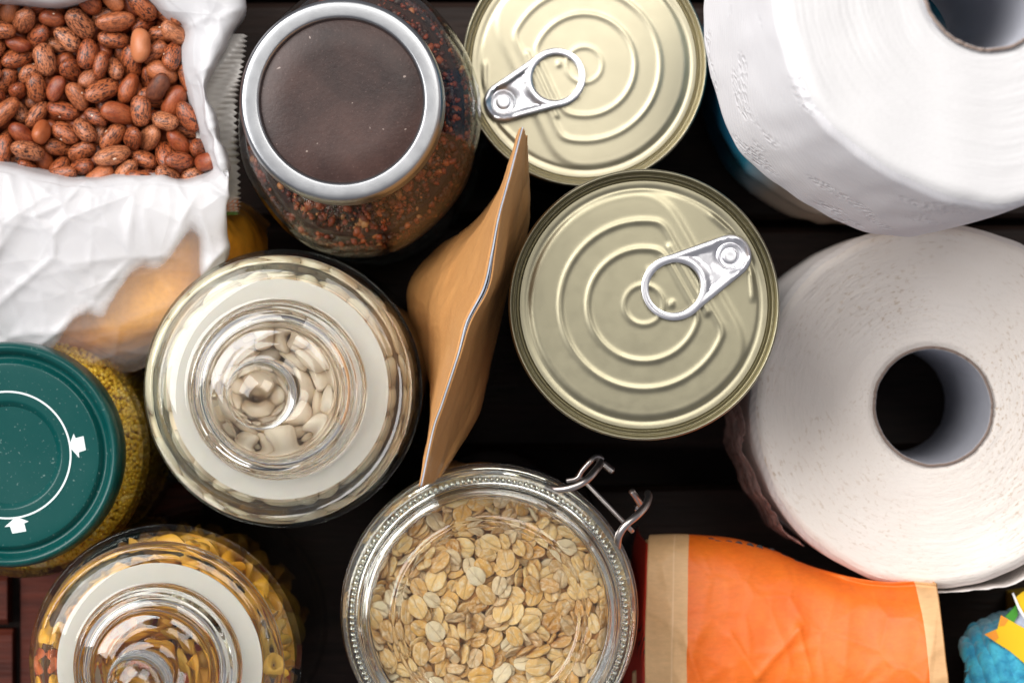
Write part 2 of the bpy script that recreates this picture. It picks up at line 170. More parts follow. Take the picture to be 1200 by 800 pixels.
[172,-183,63,60,-73,23,24,73,50,36,0],[127,-243,42,87,-43,6,-25,82,47,34,0],[338,67,36,12,6,-1,99,75,50,36,0],[12,-261,96,8,30,95,0,81,47,34,0],
[-248,91,125,9,-25,92,29,85,51,37,0],[-77,235,32,4,-1,100,0,65,44,31,0],[174,-32,406,28,-96,1,9,76,48,35,0],[-266,-5,123,54,-70,23,42,94,55,40,0],
[259,39,170,3,52,85,3,96,57,41,0],[47,-246,503,48,-86,19,0,86,52,38,0],[-68,290,85,4,-12,-98,-13,72,44,32,0],[-44,366,79,11,33,-10,93,65,43,31,0],
[101,-251,301,46,63,47,41,84,56,40,0],[-3,367,162,99,-13,-11,0,85,50,36,0],[-215,308,157,25,6,-61,-75,77,48,34,0],[139,-233,215,98,-10,2,-19,77,50,36,0],
[-85,336,319,5,-86,-44,26,83,56,40,0],[208,185,315,32,-6,-5,-94,78,45,33,0],[-249,269,349,57,-6,57,-59,89,52,38,0],[-141,-302,292,90,32,-1,29,94,54,39,0],
[-63,-226,264,51,83,-23,0,67,43,31,0],[259,26,346,58,71,26,-30,80,48,34,0],[-350,-17,292,84,21,-1,-50,89,55,40,0],[-10,286,415,29,29,-7,-91,76,51,37,0],
[-176,-204,263,8,92,35,17,71,48,35,0],[22,-266,327,66,-22,69,-20,86,55,40,0],[-288,-33,444,17,-79,47,-35,86,50,36,0],[-134,-26,447,35,30,40,79,64,43,31,0],
[-175,245,304,63,-51,-55,-20,79,48,35,0],[-288,141,435,9,-2,25,96,73,49,35,0],[0,-101,438,14,87,45,14,81,56,40,0],[-295,58,369,56,62,17,52,76,46,33,0],
[-327,-189,338,58,-51,63,12,77,47,34,0],[-191,159,309,26,94,20,-4,70,45,32,0],[-312,169,287,12,-24,-5,96,65,44,32,0],[100,330,296,73,-20,13,-64,71,45,32,0],
[-250,29,295,9,-74,66,4,81,48,35,0],[127,323,358,7,63,78,1,72,43,31,0],[184,213,385,65,-44,39,-49,67,43,31,0],[-223,-234,322,24,-31,-13,91,84,57,41,0],
[76,258,414,20,-55,74,-33,89,54,39,0],[-207,-169,436,33,64,-45,-52,96,57,41,0],[-209,-307,386,83,40,-6,-39,68,46,33,0],[-146,338,235,12,97,9,21,77,45,32,0],
[-59,-252,370,57,37,4,73,83,50,36,0],[-203,308,285,27,8,46,-84,78,48,35,0],[-142,-190,344,58,-74,32,-11,72,48,34,0],[-353,-69,352,7,-68,-70,-19,84,52,38,0],
[12,294,328,35,68,-63,-14,85,56,40,0],[29,373,386,46,19,-74,45,77,52,37,0],[-124,-119,408,87,36,-7,-34,81,47,34,0],[83,235,275,81,11,52,25,64,43,31,0],
[-50,-247,452,65,42,3,63,70,46,33,0],[163,-178,383,71,-26,57,-31,88,54,39,0],[124,208,355,41,-60,5,-69,81,47,34,0],[-265,-175,193,41,21,68,57,73,46,33,0],
[-245,-274,465,33,11,-15,93,72,48,34,0],[-27,331,232,16,-84,-52,-2,93,53,38,0],[-215,-127,222,64,-71,30,5,82,50,36,0],[-90,221,338,42,87,22,13,73,47,34,0],
[-69,355,393,8,-92,-17,35,75,47,34,0],[138,185,148,12,-37,-62,68,70,43,31,0],[67,237,189,5,17,-89,43,73,44,32,0],[-269,-179,522,99,9,0,10,86,56,41,0],
[-38,352,476,21,-89,-39,-8,76,53,38,0],[-164,322,502,34,1,41,-85,85,57,41,0],[-204,188,384,94,23,3,-25,80,52,38,0],[-113,353,157,81,0,-58,11,69,44,31,0],
[-236,130,250,96,-27,1,7,81,53,38,0],[-156,-302,487,14,-93,-24,26,80,50,36,0],[-170,309,406,79,34,28,42,82,48,35,0],[-133,-254,207,6,73,68,-7,92,57,41,0],
[165,200,247,65,29,11,-69,82,49,35,0],[-237,-28,382,33,11,92,-18,91,57,41,0],[55,314,239,24,47,-77,-36,82,49,35,0],[-136,-264,396,52,-35,-73,26,82,49,35,0],
[-113,91,416,66,-4,-19,-72,78,52,38,0],[-53,242,271,28,6,-1,-96,73,44,31,0],[-282,-217,412,73,-4,55,-41,86,53,38,0],[-209,68,416,28,-61,-11,74,95,57,41,0],
[-255,-120,330,92,-19,-34,3,96,57,41,0],[-19,149,417,69,-15,14,69,85,55,40,0],[-335,-104,220,57,13,-34,-74,82,54,39,0],[-295,-238,227,19,-39,-58,69,83,49,35,0],
[0,-284,210,5,-91,-28,31,90,56,40,0],[224,118,283,68,-11,-22,-69,76,44,32,0],[-29,-122,507,29,-74,50,-36,84,48,35,0],[-136,237,211,31,72,61,15,90,54,39,0],
[-182,-186,143,2,-99,-10,0,66,43,31,0],[-331,74,448,59,-78,-6,-20,80,47,34,0],[146,127,462,44,88,-4,-16,93,54,39,0],[-337,141,353,20,-49,82,-20,91,54,39,0],
]
PACKED['oats'] = [
[201,-34,106,44,8,11,-89,40,33,8,1],[89,366,94,55,42,28,67,38,26,8,1],[-121,-104,100,17,-95,0,-27,31,25,8,1],[351,181,102,37,16,88,25,30,25,8,1],
[149,196,94,7,16,-26,-95,38,27,8,1],[-6,-361,89,13,93,33,7,41,29,8,1],[-327,9,86,6,-52,-84,-13,35,28,8,1],[-85,210,95,23,-5,96,15,43,34,8,1],
[217,193,87,93,32,1,16,29,24,8,1],[48,372,92,84,13,-8,51,41,29,8,1],[-164,350,84,34,-5,-86,-38,40,28,8,1],[-301,96,71,6,17,85,49,36,26,8,1],
[144,127,98,75,30,-21,-55,33,23,8,1],[-177,-3,90,24,45,84,15,41,30,8,1],[83,-126,97,80,47,36,-4,40,27,8,1],[110,-83,83,2,-52,-33,79,39,31,8,1],
[190,-281,108,67,25,-30,-63,35,28,8,1],[-132,23,114,1,-94,27,-20,30,24,8,1],[283,124,92,4,79,-59,-14,42,34,8,1],[-263,-86,85,40,22,0,89,31,25,8,1],
[-150,-368,86,75,46,-33,33,31,23,8,1],[246,-69,77,20,-2,75,-63,29,20,8,1],[-292,65,85,9,-36,-67,65,37,26,8,1],[-73,-369,108,56,-11,-18,-80,39,26,8,1],
[227,333,84,43,-5,-75,49,35,25,8,1],[-256,138,91,28,69,57,-33,39,31,8,1],[-141,-339,103,34,-6,-51,-79,38,26,8,1],[375,0,75,24,92,1,-31,42,33,8,1],
[332,-112,96,31,-34,88,13,32,25,8,1],[127,260,101,98,-2,-22,4,33,26,8,1],[-368,-99,98,4,-46,-81,37,32,26,8,1],[-287,-20,84,23,-35,-85,-33,38,27,8,1],
[403,-7,93,42,-59,-49,48,37,28,8,1],[393,64,93,72,-30,38,-50,30,24,8,1],[-217,162,89,76,-26,-38,-45,40,31,8,1],[-69,-317,107,1,43,-90,-3,31,22,8,1],
[-356,163,94,47,9,-44,-76,38,29,8,1],[-12,141,86,18,5,-4,-98,37,30,8,1],[-24,-312,87,71,1,-15,-68,39,29,8,1],[-32,-93,97,89,-31,-33,6,33,26,8,1],
[-296,-247,87,12,-6,99,-7,29,22,8,1],[-228,-327,95,4,-54,-64,-55,31,22,8,1],[-121,77,88,15,-81,-56,-10,31,24,8,1],[332,-34,106,4,83,-55,3,35,25,8,1],
[-100,-290,97,6,30,-95,1,39,31,8,1],[-157,148,89,27,7,96,5,38,30,8,1],[-242,282,92,26,-42,80,-35,43,33,8,1],[-107,-357,98,21,-70,-18,66,34,28,8,1],
[118,203,103,16,51,84,6,34,24,8,1],[-344,209,89,76,-27,-58,-15,36,27,8,1],[-150,224,80,92,22,17,-29,37,30,8,1],[38,364,108,2,-62,76,19,32,25,8,1],
[-230,80,105,52,2,-4,85,37,25,8,1],[-231,19,119,51,-10,-9,85,40,31,8,1],[210,-341,109,61,76,15,15,40,31,8,1],[5,295,94,28,8,-16,-94,32,22,8,1],
[-39,-35,96,35,-53,76,-12,32,25,8,1],[-376,36,93,96,24,12,9,32,24,8,1],[-11,57,111,6,-42,-90,7,37,27,8,1],[119,-162,103,7,0,-23,-97,41,29,8,1],
[362,135,95,29,13,-95,7,32,22,8,1],[53,-190,91,2,-10,-3,99,32,25,8,1],[246,208,107,8,10,-10,99,39,28,8,1],[45,2,108,75,-29,10,59,42,33,8,1],
[-224,-137,104,0,69,-72,-3,40,29,8,1],[-258,309,87,39,9,-62,-68,35,28,8,1],[148,-202,95,84,-5,7,-54,35,28,8,1],[-215,259,78,18,90,28,27,34,24,8,1],
[-120,165,80,12,53,82,-21,38,28,8,1],[-202,234,71,41,22,-10,-88,33,25,8,1],[82,-6,107,9,-47,83,-28,41,31,8,1],[-194,-354,69,29,59,32,-68,31,22,8,1],
[377,104,80,53,12,23,81,29,24,8,1],[3,-261,110,12,58,-80,10,43,33,8,1],[-374,74,71,32,14,55,-76,38,26,8,1],[343,-198,96,85,-33,-36,20,35,27,8,1],
[203,259,85,97,-12,-6,-18,42,33,8,1],[17,5,77,89,27,31,21,39,28,8,1],[99,111,80,2,-81,13,57,38,31,8,1],[34,392,54,27,-63,-62,-39,31,25,8,1],
[197,151,75,2,15,-25,96,37,26,8,1],[-319,-108,70,69,-34,63,4,32,22,8,1],[116,-367,85,84,-51,10,-17,39,26,8,1],[33,-133,82,76,-8,-11,63,39,29,8,1],
[-123,309,75,44,26,-85,-11,42,29,8,1],[7,-112,89,97,-9,-19,-15,32,26,8,1],[-14,204,81,24,-26,-93,4,43,33,8,1],[145,-86,101,17,-31,-28,89,35,25,8,1],
[-73,-97,50,13,66,-48,57,36,26,8,1],[119,110,83,49,48,47,55,38,29,8,1],[-111,139,75,36,-11,-26,-89,42,31,8,1],[52,-382,110,32,79,47,-25,40,32,8,1],
[-114,-388,64,47,-27,64,54,36,25,8,1],[-34,-25,81,14,44,84,29,39,28,8,1],[130,-322,90,18,55,-82,-5,41,30,8,1],[-46,275,112,76,47,-7,-44,36,29,8,1],
[309,-235,93,73,-33,-31,51,42,32,8,1],[-129,-293,80,99,5,-2,14,37,26,8,1],[305,165,81,41,2,-12,91,39,27,8,1],[293,234,76,5,8,-93,-36,40,31,8,1],
[285,-264,98,75,-23,-20,58,32,24,8,1],[-217,100,79,13,-90,42,-8,38,27,8,1],[190,255,102,14,78,61,-3,37,28,8,1],[-315,-164,77,71,14,-42,-54,38,30,8,1],
[319,57,89,3,-97,21,-15,39,30,8,1],[15,-82,98,21,82,53,1,35,27,8,1],[-123,-142,92,79,20,-48,34,41,30,8,1],[-252,-275,92,23,88,38,-17,42,30,8,1],
[31,-39,91,21,23,85,-43,38,31,8,1],[-22,305,102,47,80,-6,36,38,30,8,1],[162,-349,93,34,-72,32,52,40,30,8,1],[-253,220,76,13,-9,-95,-28,32,24,8,1],
[101,-223,95,4,28,92,-29,33,24,8,1],[262,-226,100,77,11,-15,-61,41,31,8,1],[87,-336,105,45,31,-49,-68,34,23,8,1],[146,146,83,6,82,45,35,36,26,8,1],
[-187,-297,106,19,-2,-95,-25,42,29,8,1],[-76,81,102,7,78,62,-8,41,29,8,1],[-386,-33,80,42,9,37,82,33,23,8,1],[-226,271,88,22,30,-23,-90,38,31,8,1],
[192,121,87,23,-11,3,-97,34,26,8,1],[-97,-188,77,24,-17,20,93,38,28,8,1],[-164,86,95,3,-68,72,-11,36,26,8,1],[146,57,99,83,-3,8,55,40,28,8,1],
[162,369,84,65,62,-42,13,31,25,8,1],[-79,267,89,26,0,-91,31,36,27,8,1],[-121,-75,89,75,22,-15,-60,37,26,8,1],[-157,274,87,91,-38,12,-13,37,28,8,1],
[190,-328,72,50,37,-47,63,37,30,8,1],[291,-171,97,75,-27,-3,-60,42,34,8,1],[-299,247,93,50,-83,-23,-3,37,26,8,1],[12,332,111,39,-52,-26,-71,36,25,8,1],
[33,42,93,62,-20,-38,-65,33,27,8,1],[327,166,113,65,-3,8,-76,30,21,8,1],[-169,-328,89,5,-49,64,59,29,24,8,1],[-20,142,103,88,7,-2,-47,36,26,8,1],
[-107,370,109,2,9,-34,-94,43,35,8,1],[-282,79,100,61,67,6,-43,35,29,8,1],[-67,-28,106,5,-67,3,-74,37,25,8,1],[76,113,82,23,-87,-31,31,29,21,8,1],
[-276,220,100,35,3,6,-93,32,25,8,1],[-195,-218,90,11,-28,7,-95,30,23,8,1],[51,68,92,65,-17,-41,-61,33,24,8,1],[-166,196,85,23,-97,-3,-7,32,24,8,1],
[-39,401,102,18,-24,59,75,39,29,8,1],[-257,-59,102,12,-66,-72,16,34,24,8,1],[-225,-256,95,95,-15,9,-27,29,23,8,1],[-372,-156,92,26,-75,7,-60,39,30,8,1],
[32,89,104,61,-11,-3,-78,32,24,8,1],[-118,180,102,32,-13,-18,92,31,25,8,1],[-15,370,108,17,7,-96,23,36,28,8,1],[-366,68,96,45,-85,-22,-13,33,24,8,1],
[-47,-149,102,82,-11,0,56,34,24,8,1],[3,224,101,96,6,3,-28,36,30,8,1],[147,-299,104,2,-91,22,35,33,27,8,1],[-311,44,99,30,86,-42,-6,31,23,8,1],
[-78,13,97,15,19,-95,-21,30,23,8,1],[53,173,112,8,77,-60,18,40,31,8,1],[-218,1,104,17,-89,41,-14,35,27,8,1],[138,90,114,48,10,6,87,34,24,8,1],
[68,250,106,32,39,-15,-85,37,29,8,1],[204,66,96,71,-19,20,65,40,27,8,1],[-108,-183,96,5,2,90,-43,31,24,8,1],[72,327,89,45,39,18,78,33,26,8,1],
[-273,-184,97,6,-22,6,97,34,24,8,1],[163,-235,116,24,8,4,-97,43,35,8,1],[336,-159,106,3,-48,87,11,29,22,8,1],[-202,201,93,41,7,91,-1,37,25,8,1],
[-161,163,109,20,-29,89,-29,41,32,8,1],[-118,211,97,64,32,-3,-70,34,27,8,1],[143,316,91,64,-49,54,-25,30,23,8,1],[-171,-138,98,95,-1,-6,29,34,25,8,1],
[248,-260,109,14,28,5,-95,37,26,8,1],[96,212,110,42,-21,-10,87,32,22,8,1],[57,148,103,6,-24,96,-14,42,32,8,1],[45,-313,114,20,-40,-89,5,43,29,8,1],
[-319,-60,109,14,-88,44,6,42,32,8,1],[21,-158,96,89,-17,-18,39,30,22,8,1],[-115,-232,93,91,10,7,-40,40,28,8,1],[-152,-180,87,35,46,-82,4,36,26,8,1],
[17,-26,104,27,94,20,-5,35,24,8,1],[261,-42,108,90,-19,23,-31,38,31,8,1],[251,263,104,98,13,0,-15,33,23,8,1],[-272,1,111,12,-70,-66,26,40,31,8,1],
[239,14,107,8,-85,-52,-5,30,24,8,1],[375,-18,106,68,29,20,65,36,25,8,1],[65,309,114,32,-24,20,-90,33,26,8,1],[173,285,105,18,30,-29,-89,31,21,8,1],
[313,105,102,2,100,-3,-5,41,31,8,1],[158,-174,122,98,-14,8,7,41,33,8,1],[376,-87,108,47,-28,16,-82,39,32,8,1],[-352,7,100,18,-3,-15,97,36,28,8,1],
[-131,29,96,41,12,-10,-90,40,32,8,1],[-376,-18,107,37,0,-9,92,41,30,8,1],[-86,319,105,66,2,13,-74,39,32,8,1],[-173,108,106,82,-21,-8,53,42,35,8,1],
[-224,-51,106,7,-95,24,19,36,26,8,1],[-276,118,88,51,0,34,79,39,30,8,1],[-254,192,75,52,25,59,-57,30,23,8,1],[114,298,83,26,-26,-53,-76,32,26,8,1],
[-6,-140,104,34,-65,64,-21,41,33,8,1],[-33,-362,109,50,15,19,83,32,22,8,1],[228,-177,110,88,14,5,45,36,28,8,1],[353,-152,89,12,-34,89,26,36,25,8,1],
[-176,-85,89,7,93,-36,5,32,23,8,1],[-211,-192,72,18,-82,54,5,33,26,8,1],[236,-315,91,46,-62,49,40,36,27,8,1],[217,-239,100,38,81,18,42,40,32,8,1],
[238,-95,113,31,7,83,-46,43,31,8,1],[284,-19,99,46,75,-34,-34,30,23,8,1],[-187,41,109,31,10,7,94,32,23,8,1],[43,-198,110,9,-44,86,-23,37,28,8,1],
[279,153,111,84,-10,6,-52,29,23,8,1],[159,-127,107,16,8,-53,-83,42,29,8,1],[67,-100,100,93,14,12,31,33,25,8,1],[118,-124,107,71,-65,-26,9,36,29,8,1],
[301,232,97,45,-89,-4,4,36,27,8,1],[-342,-182,73,34,-51,-47,64,29,22,8,1],[224,152,103,16,-97,-18,-4,32,26,8,1],[-171,-246,100,53,7,-6,84,41,33,8,1],
[-27,-205,107,98,-15,12,7,42,30,8,1],[249,-296,100,19,7,-61,77,33,22,8,1],[255,35,95,3,-9,-99,-3,35,29,8,1],[-37,25,103,9,25,-96,-6,33,26,8,1],
[36,272,93,9,41,-81,-40,40,29,8,1],[138,-11,109,7,-99,-3,-9,38,28,8,1],[131,237,88,42,13,-14,-89,37,28,8,1],[-333,-150,97,8,45,89,-1,36,28,8,1],
[241,300,97,17,10,63,-75,38,28,8,1],[130,-35,119,31,18,9,-93,40,31,8,1],[-233,-104,87,43,-85,-30,10,34,28,8,1],[-316,148,89,23,-61,67,-36,34,25,8,1],
[307,-136,107,29,-64,-70,14,31,23,8,1],[91,-272,110,16,89,-42,7,41,29,8,1],[-4,185,104,19,-96,-18,-13,29,24,8,1],[-37,-292,97,29,-14,1,95,29,20,8,1],
[-37,-239,100,11,-57,-81,13,36,28,8,1],[307,16,104,16,-59,75,-26,33,24,8,1],[-363,-80,106,47,83,-3,-30,36,30,8,1],[195,87,108,10,12,98,-8,34,25,8,1],
[-300,204,81,73,-37,-2,-57,32,26,8,1],[63,-233,111,95,-10,-13,-28,40,29,8,1],[50,231,109,22,-47,-17,84,33,23,8,1],[-81,-137,94,31,73,44,42,34,27,8,1],
[-383,111,87,55,41,71,17,34,26,8,1],[284,65,102,15,2,17,97,33,23,8,1],[-112,-18,99,13,7,41,-90,36,26,8,1],[-40,360,104,24,44,-86,10,41,32,8,1],
[-225,-214,84,62,14,-2,77,34,25,8,1],[-175,295,102,1,-51,-74,43,43,35,8,1],[-175,-62,106,1,90,-42,-7,38,29,8,1],[-43,118,112,9,-91,40,2,35,29,8,1],
[83,-77,116,1,-50,-86,1,36,26,8,1],[194,22,102,9,97,8,-22,35,25,8,1],[219,-139,100,5,-99,15,-2,34,26,8,1],[11,-343,107,9,1,-99,9,39,30,8,1],
[86,54,95,28,21,93,-8,37,28,8,1],[381,22,89,39,-3,-92,-1,35,24,8,1],[147,344,84,5,-78,-19,-60,31,25,8,1],[234,109,104,62,14,4,-77,33,27,8,1],
[180,311,88,96,6,-23,15,31,25,8,1],[83,258,93,53,23,-9,-81,34,27,8,1],[-342,145,81,70,23,-42,-53,39,26,8,1],[-92,-246,106,99,-2,14,3,37,27,8,1],
[-78,-59,92,71,-12,40,57,38,29,8,1],[-305,266,59,70,-31,-61,-20,40,32,8,1],[163,-66,102,18,-17,-31,92,39,29,8,1],[-93,273,70,91,-11,26,31,35,25,8,1],
[203,-87,84,28,68,-14,66,32,25,8,1],[119,-367,56,44,-13,-22,-86,36,27,8,1],[193,-356,57,70,-67,-25,9,42,34,8,1],[-373,133,62,37,-43,78,-29,39,27,8,1],
[-10,-403,77,31,-34,66,59,42,34,8,1],[99,-171,86,4,38,92,-5,36,28,8,1],[114,184,67,43,6,-5,90,42,34,8,1],[309,207,85,44,41,58,-55,36,27,8,1],
[-317,-207,57,31,85,-7,42,40,31,8,1],[276,-125,107,4,-97,-2,23,42,30,8,1],[346,57,81,94,5,-24,25,41,29,8,1],[-286,-140,75,7,36,-22,-91,35,23,8,1],
[-289,-120,93,81,20,-44,-33,31,23,8,1],[-30,325,77,68,66,29,17,40,33,8,1],[-63,150,96,7,-60,-78,19,30,24,8,1],[276,264,82,48,21,-21,82,42,31,8,1],
[-368,89,57,72,65,-9,23,39,27,8,1],[-59,-71,59,19,-40,42,79,40,31,8,1],[-394,-53,75,7,-73,-46,51,29,23,8,1],[-273,-228,77,22,26,94,1,31,22,8,1],
[-163,-45,79,34,15,92,13,42,30,8,1],[-389,-104,63,68,-8,-72,13,37,27,8,1],[120,350,67,25,53,-69,-42,42,34,8,1],[111,339,99,44,-27,-85,-7,40,31,8,1],
[-134,342,95,37,25,-88,14,29,22,8,1],[198,316,63,53,-5,-39,75,39,32,8,1],[-356,-192,46,68,-20,70,10,37,27,8,1],[-151,365,60,85,44,23,18,37,29,8,1],
[305,-70,94,1,80,-53,27,35,25,8,1],[-217,324,57,3,95,15,28,29,23,8,1],[-259,170,91,1,31,-67,68,43,35,8,1],[-245,-145,56,89,10,5,45,41,31,8,0],
[-270,53,49,80,39,-45,-11,35,25,8,0],[-53,364,88,14,-21,-95,17,37,30,8,0],[-230,-90,48,99,2,4,10,39,31,8,0],[64,-177,60,11,-23,97,-4,30,23,8,0],
[13,-162,60,12,-75,65,2,35,28,8,0],[-106,371,87,13,68,-69,23,30,23,8,0],[271,-242,52,8,96,20,21,33,23,8,0],[-214,-270,48,87,-23,-13,-42,37,30,8,0],
[363,-132,64,11,51,-85,2,37,27,8,0],[134,-200,61,71,10,-5,-70,35,26,8,0],[-144,164,44,6,94,33,0,32,26,8,0],[223,43,48,0,68,73,4,39,29,8,0],
[336,-33,59,1,-96,26,-5,43,31,8,0],[247,179,52,2,-88,-46,14,32,25,8,0],[-354,132,50,95,-7,-28,-7,42,30,8,0],[-143,-270,43,49,74,-36,-29,32,22,8,0],
[141,-67,49,4,-5,13,99,33,24,8,0],[-244,282,55,8,-23,-97,0,35,26,8,0],[287,-78,62,6,-30,95,-5,43,34,8,0],[35,157,56,21,90,16,-35,35,27,8,0],
[-234,-235,64,91,15,10,-39,32,25,8,0],[245,296,57,26,37,89,-3,39,29,8,0],[-92,-333,49,97,23,1,-3,36,27,8,0],[-102,-130,72,65,-27,55,-46,30,22,8,0],
[128,223,57,62,-71,27,-21,29,20,8,0],[-198,-309,84,85,16,21,-46,37,29,8,0],[24,-231,56,6,-60,-80,-2,38,29,8,0],[-33,253,55,4,14,-99,2,39,30,8,0],
[-68,225,64,20,46,22,-84,37,28,8,0],[81,368,59,26,11,2,-96,41,29,8,0],[67,-23,54,13,-31,-92,-18,39,30,8,0],[-281,-202,55,73,27,-24,-58,32,25,8,0],
[-314,-27,50,1,29,92,25,32,25,8,0],[322,157,96,45,8,-3,89,31,22,8,0],[-196,132,44,6,-22,-97,8,40,32,8,0],[33,-54,48,22,-83,-43,-27,33,24,8,0],
[361,112,42,3,6,-19,-98,34,28,8,0],[15,-299,42,84,-30,-23,-39,38,31,8,0],[6,356,47,54,-23,0,81,31,24,8,0],[-226,-42,62,68,-1,3,-73,42,33,8,0],
[-91,95,64,92,-20,1,33,34,26,8,0],[-210,24,93,10,43,89,8,34,24,8,0],[-154,190,57,73,-22,-5,-64,41,29,8,0],[42,118,83,13,74,-65,-6,31,23,8,0],
[148,-261,64,97,16,-10,-13,43,33,8,0],[65,-140,68,12,81,55,-15,31,21,8,0],[-156,86,63,13,-12,98,-9,40,32,8,0],[-282,102,56,49,9,-29,82,35,24,8,0],
[187,-293,81,97,12,-19,-2,36,25,8,0],[-10,261,72,41,-19,16,-88,42,32,8,0],[-63,71,52,18,79,57,13,37,29,8,0],[229,-117,68,68,14,4,72,35,28,8,0],
[305,-162,44,26,-85,-42,-18,35,29,8,0],[-225,-151,68,15,-88,-46,4,39,26,8,0],[4,-63,66,94,-18,-28,4,35,29,8,0],[-186,148,59,2,-21,-98,-1,41,31,8,0],
[-5,381,77,57,-5,-19,79,31,22,8,0],[-210,-68,76,64,-1,29,-71,43,30,8,0],[23,-97,57,40,-27,0,-87,31,25,8,0],[-267,-176,80,22,64,74,6,36,25,8,0],
[22,-343,51,17,41,-89,12,37,29,8,0],[-50,35,45,4,84,-53,12,35,25,8,0],[292,-194,50,12,16,-94,-27,39,27,8,0],[49,-236,85,18,-95,21,-13,29,21,8,0],
[333,-84,73,97,4,23,10,33,23,8,0],[297,274,45,69,-61,35,-17,41,29,8,0],[287,50,65,88,4,-15,-46,36,28,8,0],[-94,38,68,51,23,-69,47,30,24,8,0],
[-347,-128,78,97,10,-7,-23,35,25,8,0],[128,-21,52,16,7,98,12,33,25,8,0],[186,-148,48,13,-13,98,-9,41,29,8,0],[76,242,64,22,-13,-34,90,32,24,8,0],
[225,-204,62,73,-4,-1,68,39,28,8,0],[155,-262,88,48,36,-5,-80,30,20,8,0],[199,102,52,1,99,11,10,36,29,8,0],[361,111,63,78,-5,14,61,42,32,8,0],
[204,-24,44,18,19,96,-11,43,35,8,0],[230,247,55,2,12,98,-14,42,32,8,0],[66,-52,89,16,-13,33,92,34,24,8,0],[168,4,50,100,7,2,4,32,23,8,0],
[179,206,45,25,-34,90,15,36,29,8,0],[66,195,52,46,-5,-15,87,37,30,8,0],[-4,-227,44,24,-24,-2,-94,30,24,8,0],[88,24,50,23,-4,-95,23,35,27,8,0],
[-144,-83,47,23,21,-12,94,34,23,8,0],[55,-214,42,5,1,-6,100,41,31,8,0],[-289,-150,45,74,-4,-17,65,33,22,8,0],[-183,297,43,6,-9,-99,-2,37,29,8,0],
[-242,90,50,32,56,-69,-34,42,34,8,0],[-18,191,64,12,-72,-67,17,41,32,8,0],[-288,-260,50,22,84,-49,6,32,27,8,0],[126,-120,47,23,-14,-13,95,32,24,8,0],
[-98,367,52,95,4,25,-21,40,28,8,0],[307,11,47,97,13,0,-22,43,34,8,0],[137,306,48,7,36,-12,-92,32,26,8,0],[-144,250,51,86,-5,0,-51,40,30,8,0],
[-86,318,88,62,11,-2,77,31,24,8,0],[375,72,61,91,-40,-6,8,29,24,8,0],[21,-293,76,5,-4,-5,100,40,33,8,0],[-339,182,48,86,47,13,14,37,28,8,0],
[202,162,52,5,55,-84,-1,31,22,8,0],[-307,152,45,41,11,5,-90,40,30,8,0],[-144,-335,42,47,35,-17,79,42,30,8,0],[73,108,48,67,6,-5,-73,37,29,8,0],
[341,-122,42,100,-4,-7,2,42,34,8,0],[-77,-309,82,24,84,49,-5,34,25,8,0],[-22,220,42,21,1,1,-98,30,24,8,0],[99,-172,48,51,5,-19,84,37,30,8,0],
[237,-93,47,92,-6,12,38,39,29,8,0],[-229,-142,88,4,-11,-99,1,32,22,8,0],[-286,-254,68,7,26,-90,33,30,23,8,0],[-89,-142,43,10,-43,87,-19,36,26,8,0],
[-314,-227,47,70,5,-54,-47,34,23,8,0],[-17,-110,51,85,-8,2,51,38,30,8,0],[49,-152,46,16,-70,-70,0,38,29,8,0],[-116,-2,52,92,17,17,-32,32,23,8,0],
[-12,52,59,95,14,-1,-27,29,23,8,0],[191,-216,47,9,-94,30,16,40,31,8,0],[369,45,61,6,24,-51,-82,31,21,8,0],[-166,-272,47,46,-8,-72,52,40,30,8,0],
[83,282,44,22,16,5,96,41,29,8,0],[-228,-308,52,73,-54,22,-35,41,31,8,0],[277,154,44,94,-13,-15,26,34,27,8,0],[365,-45,45,24,-10,-12,96,40,28,8,0],
[-46,291,60,73,-47,34,37,39,28,8,0],[-273,233,43,20,69,-50,-49,32,25,8,0],[181,-205,105,78,0,7,-62,33,25,8,0],[269,-12,52,78,15,-1,-61,33,27,8,0],
[-11,129,53,10,-19,-97,-12,34,23,8,0],[295,-114,49,66,2,1,-75,29,23,8,0],[-299,-71,55,4,-82,-57,-3,35,25,8,0],[79,-284,42,2,-24,96,10,34,26,8,0],
[-20,309,47,64,-52,-35,-43,33,24,8,0],[168,158,43,0,-71,66,23,38,29,8,0],[-103,0,68,10,-96,6,25,40,29,8,0],[78,-381,71,40,-61,-7,68,33,24,8,0],
[290,173,62,95,-8,-5,29,33,24,8,0],[86,-230,55,99,-1,12,-5,40,33,8,0],[-203,43,51,48,-14,-3,86,38,26,8,0],[-167,-222,55,1,-58,75,33,31,24,8,0],
[-51,-159,82,1,72,-61,33,29,22,8,0],[-150,48,53,92,3,-12,-38,37,28,8,0],[50,66,60,4,-36,93,-7,39,32,8,0],[120,201,44,29,92,-23,-8,35,24,8,0],
[-139,-33,55,91,17,11,-36,39,32,8,0],[226,228,42,3,-10,-99,5,36,30,8,0],[320,222,47,8,-44,-89,-8,31,22,8,0],[141,-179,44,22,-67,67,-22,35,26,8,0],
[227,-307,49,42,-9,-34,84,30,22,8,0],[151,267,45,44,22,45,-75,35,28,8,0],[5,-1,57,13,39,-89,-18,41,33,8,0],[-56,140,49,14,-91,-40,0,40,29,8,0],
[29,327,42,9,10,99,1,34,25,8,0],[151,126,54,33,7,9,-94,37,25,8,0],[333,-85,52,2,68,72,-12,35,25,8,0],[263,99,45,10,99,5,4,42,28,8,0],
[-54,-377,46,9,-92,36,-15,30,23,8,0],[99,-126,52,96,20,-21,-3,34,27,8,0],[-217,183,42,21,94,22,-16,35,24,8,0],[-28,-296,47,71,-25,-32,-58,34,27,8,0],
